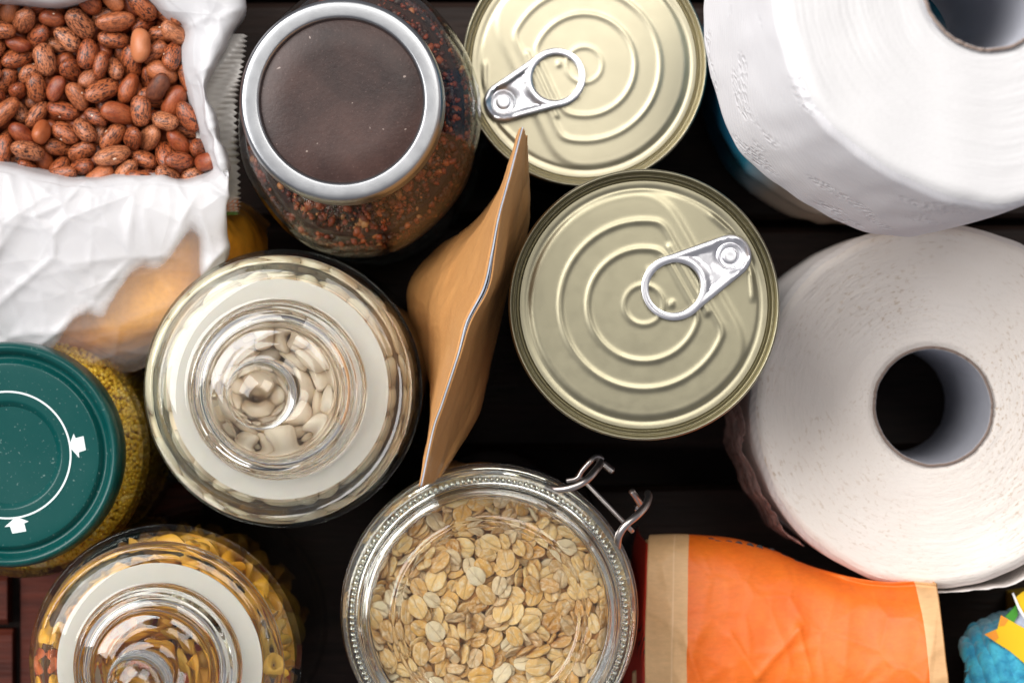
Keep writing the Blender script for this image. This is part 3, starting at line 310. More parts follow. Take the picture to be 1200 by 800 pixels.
[276,222,46,2,-71,-68,19,32,23,8,0],[-123,77,44,22,8,1,-97,41,34,8,0],[-45,374,46,73,7,-3,68,36,25,8,0],[330,174,54,7,71,69,13,35,28,8,0],
[313,63,54,97,16,-13,12,34,27,8,0],[-218,-5,43,42,-64,64,2,39,30,8,0],[61,12,80,8,51,-86,3,40,30,8,0],[250,-50,76,63,70,33,-9,33,25,8,0],
[-224,65,84,12,14,15,-97,37,26,8,0],[-154,110,76,15,-6,15,98,33,23,8,0],[-59,57,72,2,-12,1,99,31,24,8,0],[308,-176,70,4,-98,-18,12,43,30,8,0],
[230,-16,75,4,-42,-90,12,31,22,8,0],[-50,-25,55,99,5,8,12,36,28,8,0],[76,-96,79,74,-10,23,-62,35,24,8,0],[-254,15,81,8,-98,7,15,39,28,8,0],
[-75,209,70,72,45,-14,-51,42,34,8,0],[201,60,66,3,-34,93,14,34,26,8,0],[-130,-243,69,32,-7,-92,22,33,26,8,0],[37,212,81,47,-9,-14,-87,41,31,8,0],
[-29,25,74,95,-14,-24,17,38,31,8,0],[84,270,71,31,-7,-35,88,33,25,8,0],[-168,-165,52,17,71,66,17,36,26,8,0],[163,-165,85,13,-42,89,13,32,22,8,0],
[-325,-50,69,2,78,-62,-1,37,26,8,0],[175,5,69,2,-78,62,-11,33,27,8,0],[371,-51,79,4,36,93,-10,37,30,8,0],[26,263,68,95,13,28,4,31,22,8,0],
[110,-204,72,8,-56,82,-4,38,29,8,0],[257,-130,75,24,-95,3,19,40,28,8,0],[7,73,92,10,-88,-45,6,30,23,8,0],[-29,-332,62,2,1,95,-32,32,23,8,0],
[119,-313,74,10,45,-89,2,42,32,8,0],[157,342,59,59,-19,78,6,34,24,8,0],[-83,-225,60,9,-96,24,8,34,28,8,0],[141,256,68,45,6,-22,87,39,27,8,0],
[227,214,80,7,-29,81,51,37,28,8,0],[351,161,73,76,8,-2,-65,34,25,8,0],[-248,-218,50,15,-69,71,2,38,26,8,0],[365,-120,86,79,14,3,-59,32,26,8,0],
[321,-6,88,4,79,-61,2,34,27,8,0],[24,317,75,12,63,76,-7,41,31,8,0],[269,-166,60,56,15,36,-73,31,25,8,0],[112,-23,86,1,62,77,15,42,31,8,0],
[15,-365,77,4,-64,76,-10,30,22,8,0],[-362,-74,56,76,4,-10,64,30,21,8,0],[188,-150,75,9,-43,87,23,40,28,8,0],[104,50,84,19,51,84,-6,34,26,8,0],
[80,146,74,61,72,-22,26,30,24,8,0],[28,-270,64,92,14,6,-37,34,25,8,0],[-46,-269,64,42,9,-8,-90,36,29,8,0],[114,-268,94,10,-16,98,-11,40,28,8,0],
[-255,146,50,22,19,-95,-5,36,27,8,0],[91,-261,69,77,20,12,-59,42,33,8,0],[-170,62,81,91,-6,2,42,31,22,8,0],[-173,305,60,89,5,-2,-46,31,23,8,0],
[-287,14,55,49,14,-5,86,42,29,8,0],[378,-85,67,3,-84,-51,17,35,26,8,0],[131,-314,53,19,93,32,-7,43,35,8,0],[256,-221,79,6,-91,41,-2,40,32,8,0],
[-69,-326,72,96,-15,0,24,33,23,8,0],[274,12,74,5,-89,-42,-16,36,25,8,0],[-9,392,48,2,91,-7,41,29,20,8,0],[-34,-93,69,44,24,-38,-78,41,29,8,0],
[62,-77,67,11,95,-20,-23,35,29,8,0],[-255,229,58,27,-47,-84,4,35,27,8,0],[1,85,79,10,-98,-17,8,39,29,8,0],[206,252,70,48,0,-13,-86,41,29,8,0],
[-321,-179,51,29,88,-1,37,34,27,8,0],[-74,-371,73,96,-6,-13,-23,35,24,8,0],[258,-284,51,17,-67,68,25,37,29,8,0],[-374,-5,56,2,-95,32,-7,42,31,8,0],
[-129,-128,60,40,24,-26,85,29,23,8,0],[180,301,64,88,16,-30,34,29,23,8,0],[43,-91,62,23,-42,-84,24,30,22,8,0],[-207,130,74,19,-31,92,12,33,25,8,0],
[-159,22,74,8,91,40,6,37,29,8,0],[234,43,79,5,-71,70,-1,35,26,8,0],[-256,-283,77,72,-23,25,61,35,27,8,0],[-80,334,74,85,13,3,52,43,33,8,0],
[-346,-136,42,6,97,22,-9,41,33,8,0],[-323,109,42,9,-31,85,41,30,20,8,0],[-173,242,65,93,2,-17,32,37,29,8,0],[62,-335,59,34,94,-3,-6,39,31,8,0],
[156,78,80,60,2,2,-80,34,27,8,0],[186,-46,84,99,-5,9,-7,37,27,8,0],[-205,295,70,7,-50,-83,-24,37,25,8,0],[-70,-181,56,1,-29,95,10,31,23,8,0],
[-313,73,53,75,-24,51,35,34,28,8,0],[-277,7,68,15,-44,-88,-6,43,34,8,0],[70,-296,78,60,-49,58,-24,35,28,8,0],[-114,-48,64,97,22,5,-4,36,25,8,0],
[238,-165,81,5,7,19,-98,33,23,8,0],[-345,32,54,96,4,-23,-13,30,24,8,0],[-109,-290,62,6,38,-92,12,33,25,8,0],[135,-35,69,12,-81,58,5,37,30,8,0],
[-149,-205,78,22,94,12,-22,34,26,8,0],[-143,-358,70,12,10,86,48,33,24,8,0],[237,124,70,97,-4,-3,25,33,23,8,0],[-385,45,60,13,44,-66,59,31,24,8,0],
[-73,341,57,8,-91,37,14,41,33,8,0],[380,-1,49,19,-26,-89,32,39,29,8,0],[-178,-312,57,24,-31,-89,-22,36,30,8,0],[-69,-383,58,98,2,-19,-8,32,24,8,0],
[85,199,88,34,9,11,93,30,24,8,0],[-228,-24,80,60,-7,12,-79,35,25,8,0],[221,16,61,99,12,0,-7,30,23,8,0],[97,301,54,58,6,20,79,32,26,8,0],
[184,12,90,19,71,-67,-8,40,29,8,0],[314,-14,71,10,75,65,4,40,30,8,0],[213,-279,74,52,19,-14,-82,35,27,8,0],[153,-81,70,3,9,98,19,40,29,8,0],
[-280,-45,82,83,28,20,-43,33,27,8,0],[-351,-125,58,9,-2,13,99,29,22,8,0],[-199,206,47,14,95,-29,-6,36,29,8,0],[48,377,74,7,2,97,22,41,30,8,0],
[163,226,78,13,-19,-31,92,30,20,8,0],[-378,-2,80,86,-24,2,-45,38,30,8,0],[242,105,86,55,2,-3,83,29,23,8,0],[-204,-267,76,16,87,42,19,33,25,8,0],
[-88,-244,73,75,4,7,-65,37,29,8,0],[161,-124,69,14,-86,48,7,41,31,8,0],[326,-211,62,41,84,37,4,32,22,8,0],[346,-65,94,11,80,58,6,34,26,8,0],
[-176,-113,78,68,-3,-10,-73,41,31,8,0],[330,110,79,21,89,37,17,32,22,8,0],[229,-247,52,8,94,32,8,33,25,8,0],[-209,66,64,1,-68,72,-13,42,30,8,0],
[208,-188,90,4,-20,98,-1,35,26,8,0],[5,119,66,45,12,3,89,39,32,8,0],[-8,-190,67,31,20,92,13,41,29,8,0],[-324,-56,91,3,30,93,21,43,32,8,0],
[-24,-138,70,8,-67,72,-13,31,21,8,0],[318,116,53,18,92,-36,3,33,27,8,0],[-134,-183,48,10,38,92,2,40,30,8,0],[-52,-250,83,1,50,-86,-9,37,27,8,0],
[143,61,52,2,37,93,-5,40,31,8,0],[260,-286,73,12,-95,-29,0,34,26,8,0],[-23,-271,49,95,-27,-6,15,31,24,8,0],[94,-36,61,24,-54,-81,-4,31,24,8,0],
[-275,-93,66,12,-1,14,-98,38,29,8,0],[-113,259,61,95,-2,14,28,35,26,8,0],[42,313,62,8,99,0,10,37,25,8,0],[241,-15,89,7,99,-2,-8,39,30,8,0],
[-19,86,50,2,-99,9,-10,30,22,8,0],[-310,174,65,15,-98,-8,-5,33,23,8,0],[48,-199,73,95,2,-4,-31,42,32,8,0],[49,175,79,2,4,-15,-99,39,30,8,0],
[179,-251,57,68,15,5,-71,36,29,8,0],[-72,-376,93,48,-5,-16,-86,32,24,8,0],[-48,-190,80,15,-25,93,-22,35,25,8,0],[-70,-133,72,24,31,-28,-88,31,23,8,0],
[25,212,54,24,-68,66,-22,31,22,8,0],[-183,-119,58,9,86,49,12,36,26,8,0],[172,178,72,99,9,8,-8,39,28,8,0],[287,-110,85,91,9,22,34,29,22,8,0],
[-82,116,74,24,97,3,4,43,32,8,0],[-66,149,79,65,-24,-1,-72,30,24,8,0],[-59,60,89,1,-6,1,100,38,30,8,0],[45,-319,89,81,10,2,-58,37,27,8,0],
[-359,-91,69,37,-3,-11,92,29,20,8,0],[166,97,65,24,0,3,-97,40,30,8,0],[191,-39,63,5,-61,78,-8,42,34,8,0],[244,160,88,11,-99,12,2,38,29,8,0],
[-203,-202,52,74,6,1,-67,34,26,8,0],[-127,-352,54,10,-35,-87,-33,39,30,8,0],[-91,0,81,0,91,-35,-21,33,25,8,0],[-100,194,61,21,-21,-30,91,33,25,8,0],
[256,65,70,7,79,59,17,38,28,8,0],[53,-381,69,33,-52,18,-77,31,23,8,0],[256,181,70,10,89,45,0,31,25,8,0],[-136,321,64,55,44,21,68,36,25,8,0],
[119,34,67,73,2,-2,-69,43,35,8,0],[-179,-167,69,8,-68,73,1,30,22,8,0],[-42,386,64,99,-2,11,11,31,23,8,0],[180,-212,77,11,90,41,-6,41,31,8,0],
[267,118,61,96,-3,-15,-23,43,32,8,0],[148,15,83,90,-8,3,-42,34,25,8,0],[-29,-355,54,46,87,-10,-14,33,25,8,0],[-119,132,54,99,4,12,2,30,23,8,0],
[-149,-249,66,17,93,-6,-33,36,29,8,0],[11,-268,92,44,-17,14,87,41,34,8,0],[-114,-81,69,39,11,10,-91,40,29,8,0],[257,-90,88,52,-6,-49,-69,29,22,8,0],
[-342,41,74,56,22,-9,-79,32,22,8,0],[126,-148,73,5,8,9,-99,30,24,8,0],[-23,-211,75,95,6,-26,-16,39,28,8,0],[398,46,48,41,-57,61,-37,30,23,8,0],
[59,115,65,9,93,35,-5,29,20,8,0],[184,341,45,36,-15,84,38,39,31,8,0],
]
PACKED['pasta'] = [
[-271,84,119,10,4,-94,-32,117,42,42,1],[229,-32,538,34,-51,13,78,131,42,42,1],[-100,236,522,21,95,-25,2,153,42,42,1],[-214,55,419,14,-66,-50,54,121,42,42,1],
[-121,236,427,70,-16,-28,64,133,42,42,1],[-266,-242,438,57,-20,-80,0,159,42,42,1],[-1,-253,527,72,7,7,-69,149,42,42,1],[-7,343,504,10,12,-70,69,142,42,42,1],
[143,27,530,11,40,-91,-7,169,42,42,1],[35,-338,429,76,60,-18,20,163,42,42,1],[-288,200,540,3,49,-73,-48,122,42,42,1],[-332,78,418,18,60,-78,-4,142,42,42,1],
[243,-260,521,22,39,-87,22,108,42,42,1],[-357,69,637,28,-66,-39,-57,164,42,42,1],[-20,128,474,49,-62,-24,56,133,42,42,1],[143,-326,383,37,5,77,-52,111,42,42,1],
[151,229,505,55,-71,-6,-43,127,42,42,1],[-252,-105,426,8,34,61,-71,161,42,42,1],[40,-219,376,86,-30,20,35,135,42,42,1],[-227,-97,540,25,94,-5,22,161,42,42,1],
[-82,-226,323,52,-23,-64,-52,120,42,42,1],[-109,-333,265,15,-6,-4,99,107,42,42,1],[335,-41,417,13,66,-74,-10,148,42,42,1],[-297,63,343,63,-57,15,-51,110,42,42,1],
[-248,-30,590,75,-63,-18,-11,153,42,42,1],[159,-135,517,1,-21,82,-54,118,42,42,1],[43,348,581,67,-71,17,8,109,42,42,1],[-95,-265,492,51,51,23,66,115,42,42,1],
[23,-246,653,84,-1,-12,-53,115,42,42,1],[233,228,699,15,-31,-65,68,142,42,42,1],[-248,-111,642,17,-77,53,30,104,42,42,1],[277,27,682,40,-73,40,-39,162,42,42,1],
[-174,61,630,82,53,20,2,138,42,42,1],[360,34,724,69,-2,66,29,138,42,42,1],[-353,-60,665,49,-46,-73,-10,130,42,42,1],[167,-94,689,46,-2,-26,85,131,42,42,1],
[-141,-226,587,93,0,-34,-13,113,42,42,1],[73,-299,567,40,82,40,-5,121,42,42,1],[110,-241,632,54,-15,-12,82,110,42,42,1],[289,201,504,70,53,-19,-43,106,42,42,1],
[92,40,612,14,28,93,19,127,42,42,1],[42,266,642,23,-83,-51,3,124,42,42,1],[123,-83,615,4,-30,-91,-29,144,42,42,1],[342,-98,616,61,-50,-12,60,103,42,42,1],
[-224,215,666,46,-2,-9,-89,138,42,42,1],[301,112,565,3,-65,-68,-33,147,42,42,1],[288,-177,574,13,50,-81,29,167,42,42,1],[-175,-299,609,13,-92,27,24,142,42,42,1],
[-20,279,565,22,6,-87,44,113,42,42,1],[94,192,567,38,-42,79,-24,105,42,42,1],[-157,140,545,4,55,51,66,108,42,42,1],[-188,-311,430,81,5,57,-15,124,42,42,1],
[-238,81,564,28,21,5,94,151,42,42,1],[273,-224,303,73,51,5,45,105,42,42,1],[-164,30,353,14,-36,60,70,149,42,42,1],[-278,104,250,86,14,-19,45,157,42,42,1],
[140,245,173,63,-77,10,-2,152,42,42,1],[163,297,251,75,56,-35,-1,168,42,42,1],[-332,-136,699,72,30,35,-52,120,42,42,1],[160,-227,243,50,-53,35,59,124,42,42,1],
[167,196,329,10,38,81,42,135,42,42,1],[-65,-280,214,14,-5,29,95,169,42,42,1],[66,301,94,28,-1,87,-41,116,42,42,1],[334,140,231,28,69,5,-66,158,42,42,1],
[25,207,123,49,-86,13,-12,117,42,42,1],[215,107,183,38,-63,-68,-3,147,42,42,1],[-150,292,133,16,-18,81,-54,169,42,42,1],[74,261,266,77,-39,27,-43,131,42,42,1],
[207,180,89,30,88,-34,14,112,42,42,1],[360,51,216,26,-64,-47,-55,104,42,42,1],[-95,341,44,16,98,13,2,103,42,42,1],[340,-60,102,65,4,-39,-65,142,42,42,1],
[82,159,337,8,-90,40,-13,133,42,42,1],[9,-274,137,47,-17,80,-34,162,42,42,1],[-182,167,204,76,27,14,57,156,42,42,1],[308,-118,267,56,-5,47,-68,161,42,42,1],
[-215,-148,156,12,-86,45,20,162,42,42,1],[-258,228,236,42,18,15,-88,146,42,42,1],[178,318,470,23,-73,-12,-63,161,42,42,1],[163,-68,433,7,-95,30,10,123,42,42,1],
[-73,-30,553,30,-49,72,39,128,42,42,1],[-125,-165,415,95,25,-15,9,147,42,42,1],[-303,-197,322,49,60,22,-59,140,42,42,1],[256,17,372,35,57,-44,-60,156,42,42,1],
[57,92,450,14,-53,70,-46,123,42,42,1],[-255,-100,307,89,-9,-40,18,143,42,42,1],[194,186,418,14,-52,73,-41,133,42,42,1],[-131,-117,340,18,86,31,36,154,42,42,1],
[202,-154,258,43,-59,-22,-65,121,42,42,1],[170,-176,425,12,29,68,66,157,42,42,1],[-110,193,269,44,-12,11,-88,147,42,42,1],[199,-297,177,28,32,-88,22,101,42,42,1],
[-18,106,377,2,82,-57,5,155,42,42,1],[288,-39,190,2,-5,-95,31,108,42,42,1],[67,-87,359,92,-16,-6,35,154,42,42,1],[-21,339,346,41,-89,-13,-13,130,42,42,1],
[172,88,611,77,55,-5,-32,105,42,42,1],[-210,238,398,42,4,-90,7,117,42,42,1],[-129,-161,188,88,14,23,-40,135,42,42,1],[262,16,42,19,59,-74,-24,151,42,42,0],
[-170,222,42,31,-94,12,-4,125,42,42,0],[-93,-340,155,5,16,93,-32,109,42,42,0],[-194,-65,42,26,-79,53,-17,129,42,42,0],[-314,-146,136,71,-46,30,-44,122,42,42,0],
[124,-185,79,45,75,34,35,164,42,42,0],[-252,-139,78,55,-32,-53,57,168,42,42,0],[-79,-262,44,36,-3,7,-93,103,42,42,0],[217,273,42,31,10,29,90,112,42,42,0],
[233,-237,44,38,-6,14,-91,164,42,42,0],[-326,37,42,44,60,54,39,170,42,42,0],
]

# ------------------------------------------------------------------ helpers
def W(px, py, z):
    """a photo pixel and a height give the place on the shelf"""
    s = KP * (HC - z)
    return Vector(((px - 600) * s, (400 - py) * s, z))
def S(px, z): return px * KP * (HC - z)

def mesh(name, v, f, smooth=True, sharp=35):
    me = bpy.data.meshes.new(name)
    me.from_pydata([tuple(map(float, q)) for q in v] if not isinstance(v, np.ndarray) else v.tolist(), [], f)
    me.update()
    if smooth:
        me.shade_smooth()
        if sharp: me.set_sharp_from_angle(angle=R(sharp))
    return me
def obj(name, me, mat=None, parent=None, loc=None, rot=None):
    o = bpy.data.objects.new(name, me); COL.objects.link(o)
    if mat is not None and not me.materials: me.materials.append(mat)
    if parent is not None: o.parent = parent
    if loc is not None: o.location = loc
    if rot is not None: o.rotation_euler = rot
    return o
def thing(name, label, cat, loc=(0, 0, 0), rot=(0, 0, 0), group=None):
    o = bpy.data.objects.new(name, None); COL.objects.link(o); o.empty_display_size = .02
    o.location = loc; o.rotation_euler = rot
    return tag(o, label, cat, group)
def tag(o, label, cat, group=None):
    o['label'] = label; o['category'] = cat
    if group: o['group'] = group
    return o

def lathe(prof, n=96, closed=False, fn=None):
    """prof: (r, z) pairs; closed joins last to first; fn(x,y,z,ang)->(x,y,z) deforms"""
    v, f = [], []; m = len(prof); idx = []
    for (r, z) in prof:
        if r < 1e-7:
            idx.append([len(v)]); v.append((0, 0, z))
        else:
            idx.append(list(range(len(v), len(v) + n)))
            for j in range(n):
                a = 2 * PI * j / n; v.append((r * math.cos(a), r * math.sin(a), z))
    rng = range(m if closed else m - 1)
    for i in rng:
        A, B = idx[i], idx[(i + 1) % m]
        if len(A) == 1 and len(B) == 1: continue
        for j in range(n):
            k = (j + 1) % n
            if len(A) == 1: f.append((A[0], B[j], B[k]))
            elif len(B) == 1: f.append((A[j], B[0], A[k]))
            else: f.append((A[j], B[j], B[k], A[k]))
    if fn: v = [fn(*q) for q in v]
    return v, f
def smooth_prof(p, sub=6):
    """Catmull-Rom through the profile points; a point given as (r, z, 1) stays a corner"""
    out = []
    for i in range(len(p) - 1):
        p1, p2 = np.array(p[i][:2]), np.array(p[i + 1][:2])
        p0 = np.array(p[i - 1][:2]) if i > 0 and len(p[i]) < 3 else 2 * p1 - p2
        p3 = np.array(p[i + 2][:2]) if i + 2 < len(p) and len(p[i + 1]) < 3 else 2 * p2 - p1
        for k in range(sub):
            t = k / sub
            q = .5 * ((2 * p1) + (-p0 + p2) * t + (2 * p0 - 5 * p1 + 4 * p2 - p3) * t * t + (-p0 + 3 * p1 - 3 * p2 + p3) * t ** 3)
            out.append((max(float(q[0]), 0.0), float(q[1])))
    out.append((float(p[-1][0]), float(p[-1][1])))
    return out
def cr_axis(net, m, axis):
    """Catmull-Rom resampling of a control net along one axis"""
    net = np.moveaxis(net, axis, 0); n = len(net); t = np.linspace(0, n - 1, m)
    i = np.minimum(t.astype(int), n - 2); u = (t - i).reshape((-1,) + (1,) * (net.ndim - 1))
    ext = np.concatenate([[2 * net[0] - net[1]], net, [2 * net[-1] - net[-2]]])
    a, b, c, d = ext[i], ext[i + 1], ext[i + 2], ext[i + 3]
    o = .5 * (2 * b + (-a + c) * u + (2 * a - 5 * b + 4 * c - d) * u * u + (-a + 3 * b - 3 * c + d) * u ** 3)
    return np.moveaxis(o, 0, axis)
def net_surface(rows, M, N, px=True):
    """rows: control rows of (px, py, z) -> M x N x 3 world points"""
    a = np.array([[tuple(W(*q)) if px else q for q in r] for r in rows], float)
    return cr_axis(cr_axis(a, M, 0), N, 1)
def grid_faces(M, N, wrap=False):
    f = []
    for i in range(M - 1):
        for j in range(N if wrap else N - 1):
            k = (j + 1) % N
            f.append((i * N + j, i * N + k, (i + 1) * N + k, (i + 1) * N + j))
    return f
def normals(P):
    du = np.gradient(P, axis=0); dv = np.gradient(P, axis=1)
    n = np.cross(du, dv); n /= np.linalg.norm(n, axis=-1, keepdims=True) + 1e-12
    return n
def ridged(p, sc, seed=0):
    """crease noise: sharp folds on a sheet"""
    q = Vector((p[0] * sc + seed, p[1] * sc, p[2] * sc))
    w = noise.noise_vector(q * .6) * .8
    return (1 - abs(noise.noise(q + w)) * 2)
def facets(x, y, sc, seed=0):
    """straight-edged folds of pressed paper: ridges between cells"""
    d = noise.voronoi(Vector((x * sc + seed, y * sc, seed * 1.7)))[0]
    return 1 - min(1.0, (d[1] - d[0]) * 1.6)
def crumple(P, amp, sc, seed=0, soft=.5, aniso=None):
    n = normals(P); M, N = P.shape[:2]; out = P.copy()
    for i in range(M):
        for j in range(N):
            p = P[i, j]
            q = p if aniso is None else np.array([p @ aniso[0], p @ aniso[1], p[2]])
            h = ridged(q, sc, seed) * .6 + ridged(q, sc * 2.3, seed + 9) * .3 + noise.noise(Vector(q * sc * .5) + Vector((seed, 3, 1))) * soft
            out[i, j] = p + n[i, j] * amp * (h - .5)
    return out
def add_uv(me, M, N, wrap=False):
    uv = me.uv_layers.new(name='UVMap')
    co = np.empty(len(me.loops) * 2); vi = np.empty(len(me.loops), int); me.loops.foreach_get('vertex_index', vi)
    co[0::2] = (vi % N) / (N - 1); co[1::2] = (vi // N) / (M - 1)
    uv.data.foreach_set('uv', co)
def sheet(name, P, mat, parent, thick=.0003, wrap=False):
    M, N = P.shape[:2]
    me = mesh(name, P.reshape(-1, 3), grid_faces(M, N, wrap), sharp=0)
    add_uv(me, M, N)
    o = obj(name, me, mat, parent)
    if thick:
        s = o.modifiers.new('thickness', 'SOLIDIFY'); s.thickness = thick; s.offset = -1
    return o
def tube(pts, r, n=10, sub=6, caps=True, closed=False):
    P = [Vector(p) for p in pts]
    C = []
    L = len(P)
    segs = L if closed else L - 1
    for i in range(segs):
        p1, p2 = P[i], P[(i + 1) % L]
        p0 = P[i - 1] if (i > 0 or closed) else p1 * 2 - p2
        p3 = P[(i + 2) % L] if (i + 2 < L or closed) else p2 * 2 - p1
        for k in range(sub):
            t = k / sub
            C.append(.5 * ((2 * p1) + (p2 - p0) * t + (2 * p0 - 5 * p1 + 4 * p2 - p3) * t * t + (3 * p1 - p0 - 3 * p2 + p3) * t ** 3))
    if not closed: C.append(P[-1])
    v, f = [], []; up = Vector((0, 0, 1)); m = len(C)
    prev = None
    for i, c in enumerate(C):
        t = (C[(i + 1) % m] - C[i - 1]) if closed else (C[min(i + 1, m - 1)] - C[max(i - 1, 0)])
        t.normalize()
        if prev is None: prev = t.orthogonal()
        a = (prev - t * prev.dot(t)).normalized(); prev = a; b = t.cross(a)
        for j in range(n):
            th = 2 * PI * j / n; v.append(tuple(c + (a * math.cos(th) + b * math.sin(th)) * r))
    for i in range(m if closed else m - 1):
        for j in range(n):
            k = (j + 1) % n; i2 = (i + 1) % m
            f.append((i * n + j, i * n + k, i2 * n + k, i2 * n + j))
    if caps and not closed:
        for e, dr in ((0, -1), (m - 1, 1)):
            t = (C[1] - C[0]).normalized() if e == 0 else (C[-1] - C[-2]).normalized()
            k0 = len(v); v.append(tuple(C[e] + t * r * .5 * dr))
            for j in range(n):
                k = (j + 1) % n
                f.append((e * n + k, e * n + j, k0) if e == 0 else (e * n + j, e * n + k, k0))
    return v, f
def merge(parts):
    V, F = [], []
    for v, f in parts:
        k = len(V); V.extend(v); F.extend([tuple(q + k for q in g) for g in f])
    return V, F
def slab(poly, z0, z1):
    """flat polygon with thickness"""
    n = len(poly)
    v = [(x, y, z1) for x, y in poly] + [(x, y, z0) for x, y in poly]
    f = [tuple(range(n)), tuple(range(2 * n - 1, n - 1, -1))] + [(i, n + i, n + (i + 1) % n, (i + 1) % n) for i in range(n)]
    return v, f
def mass(name, base_v, base_f, mats4, mat, parent=None, seg=None):
    """many small pieces joined in one mesh, by numpy; mats4: list of 4x4 arrays"""
    bv = np.array(base_v, float); nb = len(bv); k = len(mats4)
    M4 = np.array(mats4)
    V = np.einsum('kij,vj->kvi', M4[:, :3, :3], bv) + M4[:, None, :3, 3]
    tri = [f for f in base_f]
    lens = np.array([len(f) for f in tri]); flat = np.array([i for f in tri for i in f])
    loops = (flat[None, :] + (np.arange(k) * nb)[:, None]).ravel()
    tot = np.tile(lens, k); start = np.concatenate([[0], np.cumsum(tot)[:-1]])
    me = bpy.data.meshes.new(name)
    me.vertices.add(k * nb); me.vertices.foreach_set('co', V.reshape(-1))
    me.loops.add(len(loops)); me.loops.foreach_set('vertex_index', loops.astype(np.int32))
    me.polygons.add(len(tot)); me.polygons.foreach_set('loop_start', start.astype(np.int32)); me.polygons.foreach_set('loop_total', tot.astype(np.int32))
    col = me.attributes.new('tint', 'FLOAT', 'POINT')
    col.data.foreach_set('value', np.repeat(RNG.random(k), nb).astype(np.float32))
    me.update(calc_edges=True); me.shade_smooth()
    o = obj(name, me, mat, parent); o['kind'] = 'stuff'
    return o
def icos(sub):
    import bmesh
    bm = bmesh.new(); bmesh.ops.create_icosphere(bm, subdivisions=sub, radius=1)
    v = [tuple(q.co) for q in bm.verts]; f = [tuple(a.index for a in q.verts) for q in bm.faces]; bm.free()
    return v, f
def rand_m4(loc, sc):
    q = Quaternion(RNG.normal(size=4)); q.normalize()
    m = Matrix.Translation(loc) @ q.to_matrix().to_4x4() @ Matrix.Diagonal((*sc, 1))
    return np.array(m)

# ------------------------------------------------------------------ materials
def mat(name):
    m = bpy.data.materials.new(name); m.use_nodes = True
    nt = m.node_tree; b = nt.nodes['Principled BSDF']
    return m, nt, b
def N(nt, typ, **kw):
    n = nt.nodes.new(typ)
    for k, v in kw.items():
        if k.startswith('i_'):
            key = k[2:]; key = int(key) if key.isdigit() else key.replace('_', ' ')
            n.inputs[key].default_value = v
        else: setattr(n, k, v)
    return n
def ramp(nt, fac, stops, interp='LINEAR'):
    n = nt.nodes.new('ShaderNodeValToRGB'); cr = n.color_ramp; cr.interpolation = interp
    while len(cr.elements) < len(stops): cr.elements.new(.5)
    for e, (p, c) in zip(cr.elements, stops):
        e.position = p; e.color = (*c, 1) if len(c) == 3 else c
    nt.links.new(fac, n.inputs[0]); return n.outputs[0]
def bump(nt, b, height, strength=.3, dist=.001, sock='Normal'):
    n = N(nt, 'ShaderNodeBump'); n.inputs['Strength'].default_value = strength; n.inputs['Distance'].default_value = dist
    nt.links.new(height, n.inputs['Height']); nt.links.new(n.outputs[0], b.inputs[sock]); return n
def coord(nt, kind='Object', scale=(1, 1, 1), rot=(0, 0, 0)):
    t = N(nt, 'ShaderNodeTexCoord'); m = N(nt, 'ShaderNodeMapping'); m.inputs['Scale'].default_value = scale; m.inputs['Rotation'].default_value = rot
    nt.links.new(t.outputs[kind], m.inputs[0]); return m.outputs[0]
def ntex(nt, vec, scale, detail=4, rough=.55, dist=0):
    n = N(nt, 'ShaderNodeTexNoise'); n.inputs['Scale'].default_value = scale; n.inputs['Detail'].default_value = detail
    n.inputs['Roughness'].default_value = rough; n.inputs['Distortion'].default_value = dist
    nt.links.new(vec, n.inputs['Vector']); return n.outputs[0]
def math_(nt, op, a, b=None, clamp=False):
    n = N(nt, 'ShaderNodeMath', operation=op, use_clamp=clamp)
    for i, q in enumerate((a, b)):
        if q is None: continue
        if isinstance(q, (int, float)): n.inputs[i].default_value = q
        else: nt.links.new(q, n.inputs[i])
    return n.outputs[0]
def mixc(nt, fac, a, b, mode='MIX'):
    n = N(nt, 'ShaderNodeMix', data_type='RGBA', blend_type=mode)
    for s, q in ((0, fac), (6, a), (7, b)):
        if isinstance(q, (int, float)): n.inputs[s].default_value = q
        elif isinstance(q, tuple): n.inputs[s].default_value = (*q, 1)
        else: nt.links.new(q, n.inputs[s])
    return n.outputs[2]

def m_metal(name, col, rough, bumpy=.0, brushed=False, dark=None):
    m, nt, b = mat(name); b.inputs['Metallic'].default_value = 1
    v = coord(nt)
    n1 = ntex(nt, v, 60, 5)
    c = ramp(nt, n1, [(.3, tuple(x * .97 for x in col)), (.7, col)])
    nt.links.new(c, b.inputs['Base Color'])
    r = ramp(nt, ntex(nt, v, 180, 4), [(.35, (rough * .93,) * 3), (.7, (rough * 1.1,) * 3)])
    nt.links.new(r, b.inputs['Roughness'])
    if bumpy: bump(nt, b, ntex(nt, v, 900, 2), bumpy, .0002)
    return m
M = {}
M['gold_tin'] = m_metal('gold_tin', (.34, .315, .22), .37, .02)  # base colour darkened to carry the taller lid's dimmer reflection
M['lit_gold_tin'] = m_metal('lit_gold_tin', (.49, .45, .325), .42, .02)  # lacquer tone lightened to carry the shorter lid's brighter reflection
M['tin'] = m_metal('tin', (.62, .60, .54), .26, .05)
M['aluminium'] = m_metal('aluminium', (.80, .80, .83), .30, .02)
M['steel_ring'] = m_metal('steel_ring', (.36, .37, .385), .32, .05)
M['wire'] = m_metal('wire', (.52, .48, .46), .32, .05)

m, nt, b = mat('can_label'); M['can_label'] = m
b.inputs['Base Color'].default_value = (.012, .022, .03, 1); b.inputs['Roughness'].default_value = .4

